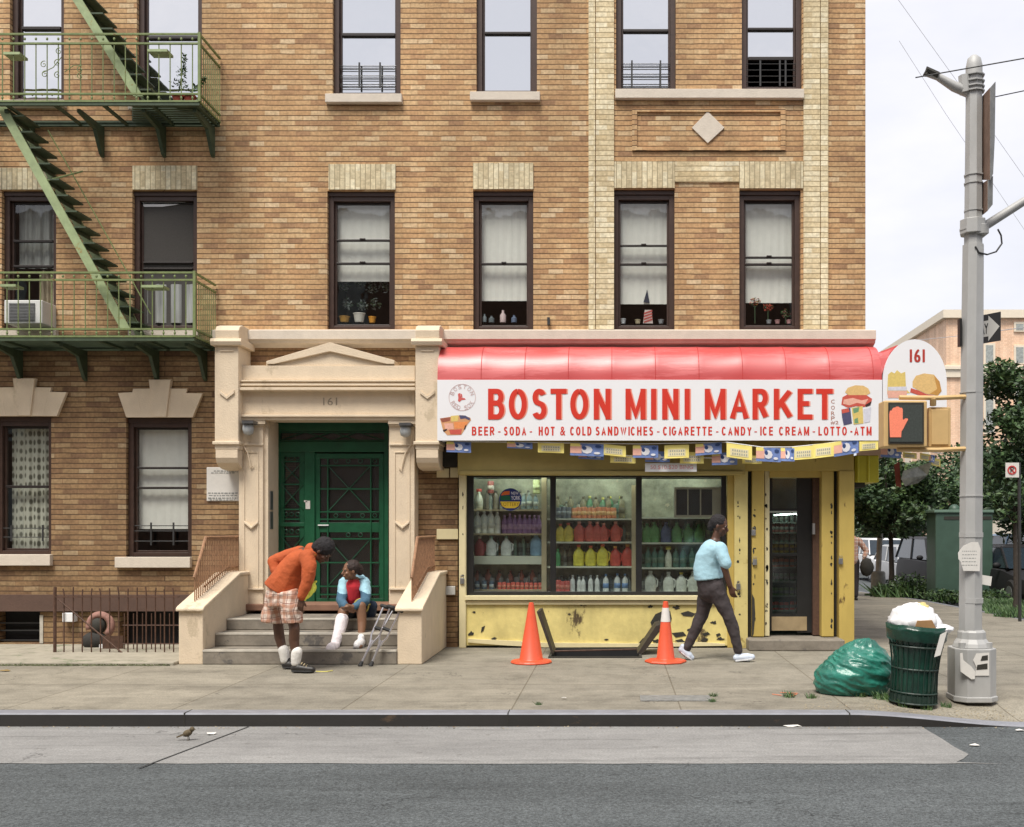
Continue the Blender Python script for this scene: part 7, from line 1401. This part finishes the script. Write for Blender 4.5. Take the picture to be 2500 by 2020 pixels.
def head(mb, c, face, up, s=1.0):
    """skull, jaw, nose, lips, ears along the face direction; returns the frame"""
    f = Vector(face).normalized(); u = (Vector(up) - f * Vector(up).dot(f)).normalized(); l = u.cross(f); Mr = Matrix((f, l, u)).transposed(); c = Vector(c)
    def at(a, b, d_): return c + (f * a + l * b + u * d_) * s
    mb.ell(at(-.01, 0, .02), (.095 * s, .076 * s, .1 * s), 16, 12, 0, Mr); mb.ell(at(.025, 0, -.045), (.062 * s, .056 * s, .068 * s), 14, 10, 0, Mr)
    mb.cap(at(.03, 0, -.085), at(.062, 0, -.09), .03 * s, .022 * s, 10); mb.cap(at(.082, 0, .01), at(.106, 0, -.028), .009 * s, .015 * s, 8); mb.ell(at(.1, 0, -.032), (.012 * s, .018 * s, .01 * s), 8, 6, 0, Mr)
    mb.ell(at(.09, 0, -.057), (.012 * s, .026 * s, .008 * s), 8, 6, 0, Mr); mb.ell(at(.088, 0, -.068), (.012 * s, .023 * s, .008 * s), 8, 6, 0, Mr)
    for b in (-1, 1): mb.ell(at(-.01, .08 * b, -.015), (.02 * s, .01 * s, .032 * s), 8, 6, 0, Mr); mb.cap(at(.083, .03 * b, .022), at(.08, .045 * b, .02), .01 * s, .008 * s, 6); mb.ell(at(.06, .042 * b, -.03), (.025 * s, .018 * s, .02 * s), 8, 6, 0, Mr)
    return at, Mr
EYW = mat('eye_white', (.3, .27, .24, 1), .3, 0); EYD = mat('eye_dark', (.01, .008, .006, 1), .2, 0)
def eyes(at, Mr, par, s=1.0):
    mb = MB()
    for b in (-1, 1): mb.ell(at(.074, .033 * b, .006), (.009 * s, .012 * s, .0065 * s), 10, 8, 0, Mr); mb.ell(at(.079, .033 * b, .006), (.0055 * s, .0062 * s, .0062 * s), 8, 6, 1, Mr)
    mb.build('eyes', [EYW, EYD], par, smooth=True)
def shoe(mb, heel, toe, w=.045, h=.06, mi=0):
    heel, toe = Vector(heel), Vector(toe); d = toe - heel; up = Vector((0, 0, 1)); z = lambda v, k: v + up * k
    mb.chain([z(heel, h * .55), z(heel + d * .35, h * .55), z(heel + d * .7, h * .4), z(toe, h * .36)], [w * .82, w * .92, w, w * .72], 12)
    mb.chain([z(heel, w * .5), z(heel + d * .6, w * .48), z(toe, w * .45)], [w * .5, w * .48, w * .45], 10); mb.cap(z(heel + d * .08, h * .6), z(heel + d * .12, h * 1.35), w * .75, w * .72, 10)
def sole(name, heel, toe, w, m, par, t=.018):
    heel, toe = Vector(heel), Vector(toe); d = (toe - heel); L_ = d.length; d.normalize(); n = Vector((-d.y, d.x, 0)).normalized(); mb = MB()
    pr = [(-.1, .0), (-.09, .6), (.0, .85), (.35, .82), (.7, 1.05), (.95, .85), (1.1, .4), (1.13, 0)]; pts = [heel + d * L_ * a + n * w * b for a, b in pr] + [heel + d * L_ * a - n * w * b for a, b in pr[-2:0:-1]]
    k = len(pts); mb.add([p + Vector((0, 0, .001)) for p in pts] + [p + Vector((0, 0, t)) for p in pts], [(i, (i + 1) % k, k + (i + 1) % k, k + i) for i in range(k)] + [tuple(range(k))[::-1], tuple(range(k, 2 * k))]); mb.build(name, m, par, bevel=.003)
def plaid(name):
    m = bpy.data.materials.new(name); m.use_nodes = True; t = m.node_tree; b = t.nodes['Principled BSDF']; l = t.links.new; tc = N(t, 'ShaderNodeTexCoord'); sp = N(t, 'ShaderNodeSeparateXYZ')
    wn = N(t, 'ShaderNodeTexNoise'); wn.inputs['Scale'].default_value = 5; l(tc.outputs['Object'], wn.inputs['Vector']); wv = N(t, 'ShaderNodeVectorMath', operation='SCALE'); wv.inputs['Scale'].default_value = .09; l(wn.outputs['Color'], wv.inputs[0]); av = N(t, 'ShaderNodeVectorMath', operation='ADD'); l(tc.outputs['Object'], av.inputs[0]); l(wv.outputs[0], av.inputs[1]); l(av.outputs[0], sp.inputs[0])
    def band(sock, per, wid, ph=0):
        a = N(t, 'ShaderNodeMath', operation='MULTIPLY_ADD'); a.inputs[1].default_value = 1 / per; a.inputs[2].default_value = ph; l(sock, a.inputs[0]); f_ = N(t, 'ShaderNodeMath', operation='FRACT'); l(a.outputs[0], f_.inputs[0]); c = N(t, 'ShaderNodeMath', operation='LESS_THAN'); c.inputs[1].default_value = wid; l(f_.outputs[0], c.inputs[0]); return c.outputs[0]
    col = (.66, .55, .47, 1); prev = None; mixes = []
    for sock, per, wid, ph, cc, fac in ((sp.outputs['X'], .085, .42, 0, (.42, .16, .08, 1), .55), (sp.outputs['Z'], .085, .42, .2, (.42, .16, .08, 1), .55), (sp.outputs['X'], .085, .1, .5, (.2, .07, .05, 1), .7), (sp.outputs['Z'], .085, .1, .7, (.2, .07, .05, 1), .7)):
        mx = N(t, 'ShaderNodeMixRGB'); mu = N(t, 'ShaderNodeMath', operation='MULTIPLY'); mu.inputs[1].default_value = fac; l(band(sock, per, wid, ph), mu.inputs[0]); l(mu.outputs[0], mx.inputs['Fac']); mx.inputs['Color2'].default_value = cc
        if prev is None: mx.inputs['Color1'].default_value = col
        else: l(prev, mx.inputs['Color1'])
        prev = mx.outputs['Color']
    l(prev, b.inputs['Base Color']); b.inputs['Roughness'].default_value = .9; n3 = N(t, 'ShaderNodeTexNoise'); n3.inputs['Scale'].default_value = 14; l(tc.outputs['Object'], n3.inputs['Vector']); bp = N(t, 'ShaderNodeBump'); bp.inputs['Strength'].default_value = .5; bp.inputs['Distance'].default_value = .03; l(n3.outputs['Fac'], bp.inputs['Height']); l(bp.outputs['Normal'], b.inputs['Normal']); return m

# --- man bending down in the orange jacket
man = thing('person', 'man in an orange jacket and plaid shorts bending over towards the seated girl', 'person', (X(715, 11.05), 11.05, 0))
a, b = 10.93, 11.22
nk, hc = P(764, 1344, 11.05), P(789, 1347, 11.02)
bd = MB(); bd.chain([P(690, 1422, 11.08), P(712, 1382, 11.08), P(742, 1358, 11.08)], [.1, .1, .1], 16); bd.cap(P(750, 1350, 11.08), P(778, 1348, 11.04), .06, .055, 12)
fdir, fup = Vector((.62, -.1, -.72)), Vector((.75, 0, .62)); at, Mr = head(bd, hc, fdir, fup, 1.0)
for (hp_, kn, an, yy) in (((702, 1440), (719, 1535), (723, 1612), a), ((684, 1436), (679, 1530), (694, 1603), b)):
    bd.chain([P(*hp_, yy + (.06 if yy == a else -.05)), P(*kn, yy), P(kn[0] * .55 + an[0] * .45 - 3, (kn[1] * .62 + an[1] * .38), yy + .02), P(*an, yy)], [.07, .056, .056, .037], 14)
bd.chain([P(748, 1360, 10.9), P(753, 1412, 10.84), P(737, 1460, 10.86)], [.055, .042, .03], 10); hand(bd, P(736, 1462, 10.86), (-.15, 0, -1), (.9, -.3, 0), (.3, .8, 0), 1, .55)
bd.chain([P(735, 1352, 11.28), P(668, 1370, 11.24), P(678, 1412, 11.2)], [.055, .042, .03], 10); hand(bd, P(678, 1412, 11.2), (.4, -.1, -.9), (.9, 0, .3), (0, -1, 0), 1, .5)
for sx, yy in ((712, a), (690, b)): shoe(bd, (X(sx + 8, yy), yy, .01), (X(sx + 50, yy), yy - .02, .01), .036, .045)
blob('body', bd, SKD, man, .007, 3)
eyes(at, Mr, man)
jk = MB(); jk.loft([(P(686, 1444, 11.08), .195, .17), (P(699, 1421, 11.08), .182, .178), (P(715, 1396, 11.08), .162, .185), (P(731, 1373, 11.08), .14, .19), (P(744, 1359, 11.08), .112, .185), (P(752, 1352, 11.08), .085, .15)], 30)
jk.chain([P(749, 1360, 10.92), P(755, 1385, 10.87), P(752, 1415, 10.85), P(738, 1456, 10.86)], [.08, .074, .066, .05], 14); jk.chain([P(732, 1352, 11.26), P(700, 1358, 11.28), P(668, 1371, 11.24), P(676, 1402, 11.2)], [.085, .07, .062, .05], 14); jk.cap(P(762, 1345, 11.06), P(768, 1350, 11.04), .085, .078, 14)
ORJ = cloth('orange_jacket_cloth', srgb(176, 84, 42), 5, .16, .6)
def wrinkle(o, amp, s, seed, strx=1):
    me = o.data; NR = [v.normal.copy() for v in me.vertices]
    for v, n_ in zip(me.vertices, NR):
        p = v.co + Vector((seed, 0, 0)); v.co += n_ * (amp * (1 - 2.2 * abs(MN.noise(Vector((p.x * s * strx, p.y * s, p.z * s))))) + amp * .5 * MN.noise(p * s * 2.6))
o = blob('jacket', jk, ORJ, man, .009, 5); wrinkle(o, .007, 6, 2)
hm = MB(); hm.tube([P(650, 1416, 11.08), P(663, 1424, 10.95), P(690, 1440, 10.9), P(722, 1468, 10.93)], .012, 6); 
so = MB(); so.loft([(P(688, 1428, 11.08), .15, .15), (P(689, 1450, 11.08), .165, .16), (P(690, 1478, 11.08), .16, .15)], 26)
so.loft([(P(702, 1445, a + .04), .105, .12), (P(710, 1480, a + .02), .106, .115), (P(713, 1500, a + .02), .104, .11), (P(714, 1521, a + .02), .104, .11)], 22); so.loft([(P(676, 1445, b - .03), .105, .12), (P(670, 1480, b - .02), .112, .115), (P(666, 1500, b - .02), .115, .115), (P(664, 1519, b - .02), .118, .115)], 22)
o = blob('shorts', so, plaid('plaid_cotton'), man, .009, 2)
wrinkle(o, .01, 8, 5, 1.6)
sk_ = MB(); WS = cloth('white_sock', (.7, .68, .64, 1), 20, .05)
for (x0, y0, x1, y1, yy) in ((725, 1588, 722, 1612, a), (692, 1583, 696, 1606, b)): sk_.tube([P(x0, y0, yy), P((x0 + x1) / 2, (y0 + y1) / 2, yy), P(x1, y1, yy), P(x1, y1 + 8, yy)], [.064, .062, .058, .05], 14)
for (x0, y0, x1, y1, yy) in ((725, 1588, 722, 1612, a), (692, 1583, 696, 1606, b)):
    s1 = MB(); s1.chain([P(x0, y0 + 4, yy), P((x0 + x1) / 2, (y0 + y1) / 2, yy), P(x1, y1 + 6, yy)], [.058, .058, .05], 14); blob('sock', s1, WS, man, .008, 1)
BS = mat('black_shoe_leather', (.02, .018, .016, 1), .45, .2, 20)
for sx, yy in ((712, a), (690, b)):
    s1 = MB(); h_, t_ = (X(sx + 6, yy), yy, .012), (X(sx + 52, yy), yy - .02, .012); shoe(s1, h_, t_, .048, .068); o = blob('shoe', s1, BS, man, .008, 2); sole('sole', h_, t_, .05, mat('dark_rubber', (.03, .03, .03, 1), .7), o)
s1 = MB(); zz = .02
for k in range(3): s1.tube([P(735 + k * 6, 1622 + k * 3, a - .05), P(738 + k * 6, 1618 + k * 3, a), P(736 + k * 6, 1621 + k * 3, a + .05)], .006, 5)
s1.build('laces', mat('tan_laces', (.4, .33, .2, 1), .8), man)
HR = mat('black_hair', (.012, .01, .012, 1), .8, .4, 40, bump=.6, bscale=90)
hr = MB(); hr.ell(at(-.03, 0, .045), (.112, .098, .108), 18, 12, 0, Mr); hr.ell(at(-.07, 0, .0), (.07, .08, .09), 14, 10, 0, Mr); o = blob('hair', hr, HR, man, .009, 1); wrinkle(o, .006, 26, 1)
hb_ = MB(); pts = [at(.078 * math.cos(t_) - .004, .083 * math.sin(t_), .052 + .03 * math.cos(t_)) for t_ in [k * 6.283 / 24 for k in range(25)]]
eb = MB(); eb.tube([at(-.005, -.09, -.06), at(-.005, -.092, -.1)], .005, 6); eb.build('earring', mat('gold_earring', (.6, .38, .1, 1), .3, metal=.8), man)
tw = thing('yellow_cloth', 'bright yellow-green cloth dangling from the bending man’s hand', 'cloth', tuple(P(750, 1456, 10.95)))
mb = MB(); mb.chain([P(765, 1424, 10.9), P(763, 1436, 10.9), P(755, 1450, 10.88), P(744, 1462, 10.86)], [.022, .038, .026, .02], 10); mb.chain([P(765, 1424, 10.9), P(771, 1421, 10.9)], [.014, .01], 8); o = blob('cloth', mb, mat('lime_yellow_cloth', srgb(225, 225, 90), .7, .1, 12), tw, .007, 1); wrinkle(o, .008, 26, 4)

# --- girl sitting on the landing with her leg in a cast
girl = thing('person', 'girl in a blue jacket sitting on the steps with one leg in a cast', 'person', (X(862, 12.4), 12.4, .46))
gh = P(856, 1393, 12.24); bd = MB(); pel = P(866, 1488, 12.5); ch = P(864, 1440, 12.4)
bd.chain([pel, P(866, 1465, 12.46), ch, P(865, 1425, 12.36)], [.13, .11, .115, .09], 16); bd.cap(P(864, 1424, 12.36), P(860, 1408, 12.3), .045, .042, 12)
at, Mr = head(bd, gh, (-.86, -.5, -.1), (0, 0, 1), .98)
bd.chain([P(856, 1490, 12.48), P(838, 1494, 12.1), P(832, 1530, 12.03), P(818, 1570, 11.92)], [.08, .062, .05, .04], 14); bd.chain([P(878, 1490, 12.48), P(881, 1480, 12.08), P(884, 1520, 12.05), P(881, 1568, 11.96)], [.08, .06, .052, .032], 14)
bd.chain([P(838, 1428, 12.34), P(831, 1470, 12.2), P(846, 1484, 12.04)], [.045, .036, .026], 10); hand(bd, P(845, 1482, 12.05), (.75, -.35, -.45), (.2, -.5, .8), (.3, .7, -.5), .9, .5)
bd.chain([P(892, 1428, 12.34), P(892, 1470, 12.16), P(862, 1482, 12.0)], [.045, .036, .026], 10); hand(bd, P(862, 1481, 12.0), (-.85, -.3, -.3), (-.1, -.5, .8), (0, .8, -.5), .9, .5)
shoe(bd, (X(882, 11.95), 11.96, .17), (X(878, 11.72), 11.74, .17), .032, .042)
blob('body', bd, SKM, girl, .0065, 2); eyes(at, Mr, girl, .98)
mb = MB(); mb.ell(at(-.03, 0, .035), (.097, .09, .09), 16, 10, 0, Mr); mb.ell(at(-.1, .0, .0), (.055, .06, .06), 12, 8, 0, Mr); mb.ell(at(-.11, 0, -.03), (.04, .045, .045), 10, 8, 0, Mr); o = blob('hair', mb, mat('dark_brown_hair', (.025, .013, .01, 1), .7, .4, 50, bump=.5, bscale=80), girl, .008, 1); wrinkle(o, .005, 30, 1)
mb = MB(); mb.chain([P(864, 1480, 12.44), P(864, 1455, 12.38), P(864, 1432, 12.33)], [.115, .122, .1], 16); blob('red_top', mb, cloth('red_top_cloth', srgb(205, 50, 60), 8), girl, .009, 2)
BLJ = mat('light_blue_jacket', srgb(150, 190, 205), .85, .08, 6, bump=.4, bscale=20); TLJ = mat('teal_blue_sleeve', srgb(62, 96, 118), .85, .12, 6, bump=.4, bscale=20)
mb = MB(); mb.chain([P(841, 1424, 12.36), P(836, 1450, 12.27), P(832, 1468, 12.2), P(842, 1480, 12.08)], [.068, .062, .056, .042], 12); mb.chain([P(889, 1424, 12.36), P(893, 1448, 12.26), P(892, 1468, 12.16), P(868, 1480, 12.03)], [.07, .062, .056, .042], 12)
mb.chain([P(841, 1422, 12.4), P(865, 1416, 12.47), P(889, 1422, 12.4)], [.062, .055, .064], 12); mb.chain([P(842, 1430, 12.37), P(846, 1455, 12.36), P(850, 1480, 12.42)], [.06, .052, .06], 10); mb.chain([P(889, 1430, 12.37), P(886, 1455, 12.36), P(882, 1480, 12.42)], [.06, .052, .06], 10); mb.chain([P(846, 1440, 12.5), P(884, 1440, 12.5)], [.09, .09], 12); mb.chain([P(846, 1475, 12.54), P(884, 1475, 12.54)], [.1, .1], 12)
zt_ = Z(1446, 12.3); o = blob('jacket', mb, [BLJ, TLJ], girl, .009, 2, pick=lambda c: 1 if c.z < zt_ + .02 * math.sin(c.x * 20) else 0); wrinkle(o, .007, 11, 3)
mb = MB(); mb.chain([P(842, 1412, 12.42), P(848, 1406, 12.45), P(874, 1405, 12.46), P(886, 1410, 12.42)], [.03, .04, .042, .03], 10); blob('hood', mb, BLJ, girl, .008, 2)
SHD = cloth('dark_shorts', (.02, .022, .03, 1), 9, .2); SHY = mat('yellow_trim', srgb(190, 175, 90), .8)
mb = MB(); mb.chain([P(858, 1494, 12.5), P(843, 1492, 12.2)], [.11, .085], 14); mb.chain([P(878, 1492, 12.5), P(882, 1480, 12.2)], [.11, .085], 14); mb.cap(P(858, 1494, 12.5), P(878, 1493, 12.5), .125, .125, 14); blob('shorts', mb, SHD, girl, .009, 2)
mb = MB(); c_ = P(882, 1480, 12.16); mb.tube([c_ + Vector((.086 * math.cos(t_), 0, .086 * math.sin(t_))) for t_ in [k * 6.283 / 20 for k in range(21)]], .009, 6); mb.tube([P(896, 1477, 12.2), P(904, 1476, 12.45)], .01, 6); mb.build('shorts_trim', SHY, girl)
CS = mat('white_plaster_cast', srgb(236, 228, 230), .85, .03, 12, bump=.2, bscale=60)
mb = MB(); mb.chain([P(835, 1512, 12.06), P(830, 1535, 12.02), P(820, 1568, 11.94), P(815, 1584, 11.88)], [.075, .068, .056, .055], 16); mb.chain([P(816, 1580, 11.9), P(812, 1581, 11.76), P(808, 1582, 11.66)], [.06, .062, .055], 14); o = blob('plaster_cast', mb, CS, girl, .008, 2); wrinkle(o, .003, 18, 1)
mb = MB(); shoe(mb, (X(883, 11.95), 11.95, .172), (X(872, 11.74), 11.74, .172), .058, .075); o = blob('shoe', mb, mat('white_trainer', (.75, .74, .74, 1), .6, .04), girl, .007, 2); sole('sole', (X(883, 11.95), 11.95, .166), (X(872, 11.74), 11.74, .166), .06, mat('grey_rubber', (.25, .25, .25, 1), .7), o, .014)
bg_ = thing('backpack', 'dark blue and red bag on the landing behind the seated girl', 'bag', tuple(P(905, 1505, 12.5))); mb = MB(); mb.chain([P(900, 1500, 12.55), P(908, 1480, 12.5)], [.09, .07], 12); o = blob('bag', mb, [mat('navy_bag', (.02, .04, .08, 1), .7), mat('red_bag_panel', srgb(120, 30, 40), .7)], bg_, .01, 2, pick=lambda c: 1 if c.x < X(896, 12.5) else 0)

# --- crutches leaning on the side wall
AL = mat('aluminium_tube', (.62, .62, .64, 1), .28, .06, metal=.85); GRb = mat('black_rubber_pad', (.02, .02, .02, 1), .7)
def crutch(lab, xb, yb, xt, yt, Y0, Y1):
    t = thing('crutch', lab, 'crutch', tuple(P(xb, yb, Y0)), 'pair of crutches leaning on the stoop'); B, T = P(xb, yb, Y0), P(xt, yt, Y1); ax_ = (T - B).normalized(); sd = Vector((1, 0, 0)); sd = (sd - ax_ * sd.dot(ax_)).normalized(); L_ = (T - B).length
    at_ = lambda k, o=0: B + ax_ * L_ * k + sd * o
    m = MB(); m.tube([at_(.01), at_(.42)], .013, 8); m.tube([at_(.22), at_(.34, 0)], .017, 8); m.build('lower_tube', AL, t)
    m = MB()
    for s_ in (-1, 1): m.tube([at_(.3, .006 * s_), at_(.4, .02 * s_), at_(.5, .045 * s_), at_(.96, .06 * s_)], .011, 8)
    m.tube([at_(.62, -.05), at_(.62, .05)], .014, 8); m.build('upright', AL, t, smooth='auto')
    m = MB(); m.chain([at_(.98, -.085), at_(.985, 0), at_(.98, .085)], [.022, .024, .022], 8); m.build('arm_pad', GRb, t, smooth=True); m = MB(); m.tube([at_(.62, -.042), at_(.62, .042)], .02, 8); m.build('hand_grip', GRb, t); m = MB(); m.lathe([(0, 0), (.028, 0), (.02, .05), (.016, .06), (0, .06)], B - ax_ * .015, 10, M=Matrix((sd, ax_.cross(sd), ax_)).transposed()); m.build('rubber_tip', GRb, t, smooth='auto')
crutch('left crutch of the pair, its foot nearer the girl’s white shoe', 880, 1624, 950, 1482, 11.45, 11.75); crutch('right crutch of the pair, leaning against the right stoop wall', 906, 1624, 966, 1484, 11.45, 11.62)

# --- woman walking past the shop
wm = thing('person', 'woman in a pale blue shirt and dark trousers striding past the shop door', 'person', (X(1735, 11.9), 11.9, 0)); a, b = 11.82, 12.0
bd = MB(); bd.chain([P(1737, 1422, 11.9), P(1735, 1385, 11.9), P(1742, 1345, 11.9), P(1745, 1325, 11.9)], [.08, .08, .09, .07], 16); bd.cap(P(1746, 1320, 11.9), P(1752, 1300, 11.9), .05, .048, 12); at, Mr = head(bd, P(1757, 1284, 11.9), (.93, -.25, -.28), (.15, 0, 1), 1.0)
bd.chain([P(1732, 1434, b), P(1716, 1500, b), P(1702, 1530, b), P(1674, 1590, b)], [.07, .056, .05, .035], 14); bd.chain([P(1744, 1436, a + .04), P(1778, 1500, a), P(1790, 1535, a), P(1804, 1594, a)], [.07, .056, .05, .036], 14)
bd.chain([P(1762, 1338, 11.74), P(1768, 1385, 11.7), P(1782, 1430, 11.72)], [.05, .044, .032], 10); hand(bd, P(1783, 1432, 11.72), (.3, 0, -1), (.8, -.5, 0), (0, 1, 0), 1, .5); bd.chain([P(1728, 1338, 12.06), P(1716, 1385, 12.1), P(1722, 1425, 12.06)], [.052, .04, .028], 10); hand(bd, P(1722, 1427, 12.06), (.1, 0, -1), (.9, 0, 0), (0, -1, 0), 1, .5)
for h_, t_ in (((X(1799, a), a, .02), (X(1838, a), a, .03)), ((X(1668, b), b, .09), (X(1686, b), b, .0))): shoe(bd, h_, t_, .034, .045)
blob('body', bd, SKD, wm, .007, 3); eyes(at, Mr, wm)
mb = MB(); mb.ell(at(-.03, 0, .035), (.1, .088, .095), 16, 10, 0, Mr); mb.ell(at(-.09, 0, -.02), (.05, .055, .07), 12, 8, 0, Mr); o = blob('hair', mb, HR, wm, .008, 1); wrinkle(o, .004, 30, 2)
mb = MB(); mb.loft([(P(1730, 1414, 11.9), .168, .165), (P(1727, 1388, 11.9), .162, .16), (P(1731, 1362, 11.9), .152, .17), (P(1737, 1342, 11.9), .13, .185), (P(1741, 1331, 11.9), .1, .17), (P(1745, 1323, 11.9), .06, .09)], 28); mb.chain([P(1758, 1340, 11.76), P(1766, 1362, 11.72), P(1771, 1376, 11.7)], [.08, .075, .07], 12); mb.chain([P(1730, 1340, 12.05), P(1718, 1375, 12.1)], [.085, .08], 12)
o = blob('shirt', mb, cloth('pale_blue_shirt', srgb(160, 198, 212), 5, .06, .4), wm, .009, 4); wrinkle(o, .005, 6, 7)
TR = cloth('charcoal_trousers', (.045, .036, .038, 1), 8, .15)
mb = MB(); mb.chain([P(1732, 1412, 11.9), P(1736, 1440, 11.9)], [.15, .15], 16); mb.chain([P(1728, 1436, b - .03), P(1714, 1500, b), P(1700, 1532, b), P(1676, 1584, b)], [.115, .075, .066, .046], 14); mb.chain([P(1744, 1436, a + .03), P(1777, 1500, a), P(1790, 1535, a), P(1802, 1588, a)], [.12, .075, .066, .048], 14); o = blob('trousers', mb, TR, wm, .009, 2); wrinkle(o, .006, 9, 9)
TRN = mat('pale_blue_trainer', srgb(195, 205, 220), .6, .12, 14)
for h_, t_ in (((X(1798, a), a, .015), (X(1836, a), a, .035)), ((X(1664, b), b, .085), (X(1688, b), b, .005))): s1 = MB(); shoe(s1, h_, t_, .05, .06); o = blob('shoe', s1, TRN, wm, .008, 2); sole('sole', Vector(h_) - Vector((0, 0, .008)), Vector(t_) - Vector((0, 0, .006)), .05, mat('white_rubber', (.65, .66, .68, 1), .6), o, .02)

# --- person half hidden behind the corner pillar
pz = drop(24.0); pr_s = thing('person', 'person in a plaid shirt, mostly hidden behind the yellow corner pillar', 'person', (X(2078, 24.0), 24.0, pz)); Yq = 24.0; q = lambda dx, dz, dy=0: Vector((X(2078, Yq) + dx, Yq + dy, pz + dz))
bd = MB(); bd.chain([q(0, .95), q(0, 1.2), q(0, 1.4)], [.14, .13, .12], 12); bd.cap(q(0, 1.45), q(0, 1.52), .05, .05, 10); at, Mr = head(bd, q(0, 1.64), (0, -1, 0), (0, 0, 1), 1)
for s_ in (-1, 1): bd.chain([q(.09 * s_, .92), q(.1 * s_, .5), q(.1 * s_, .08)], [.09, .06, .04], 10); shoe(bd, q(.1 * s_, 0, .05), q(.1 * s_, 0, -.12), .035, .05); bd.chain([q(.19 * s_, 1.4), q(.36 * s_, 1.14), q(.26 * s_, .95, -.1)], [.05, .042, .03], 10); hand(bd, q(.26 * s_, .95, -.1), (-.5 * s_, -.2, -.8), (0, -1, 0), (-s_, 0, 0), 1, .9)
blob('body', bd, SKM, pr_s, .011, 2); eyes(at, Mr, pr_s)
mb = MB(); mb.chain([q(0, .95), q(0, 1.38)], [.17, .16], 14); mb.cap(q(-.15, 1.4), q(.15, 1.4), .08, .08, 12)
for s_ in (-1, 1): mb.chain([q(.18 * s_, 1.4), q(.36 * s_, 1.15), q(.3 * s_, 1.03, -.06)], [.075, .065, .055], 12)
blob('plaid_shirt', mb, plaid('plaid_shirt_cloth'), pr_s, .012, 2)
mb = MB()
for s_ in (-1, 1): mb.chain([q(.08 * s_, .9), q(.1 * s_, .5), q(.1 * s_, .12)], [.12, .085, .07], 12)
blob('trousers', mb, TR, pr_s, .012, 2)
for s_ in (-1, 1): mb = MB(); shoe(mb, q(.1 * s_, .01, .06), q(.1 * s_, .01, -.14), .045, .06); blob('shoe', mb, BS, pr_s, .01, 1)
mb = MB(); mb.ell(at(-.02, 0, .035), (.1, .09, .09), 12, 8, 0, Mr); blob('hair', mb, HR, pr_s, .012, 1)
tag(crumple('shoulder_bag', q(.33, .78, -.16), (.15, .1, .2), M['paint_black'], None, .1, 2, 4, 3), 'dark bag held by the person behind the corner pillar', 'bag')
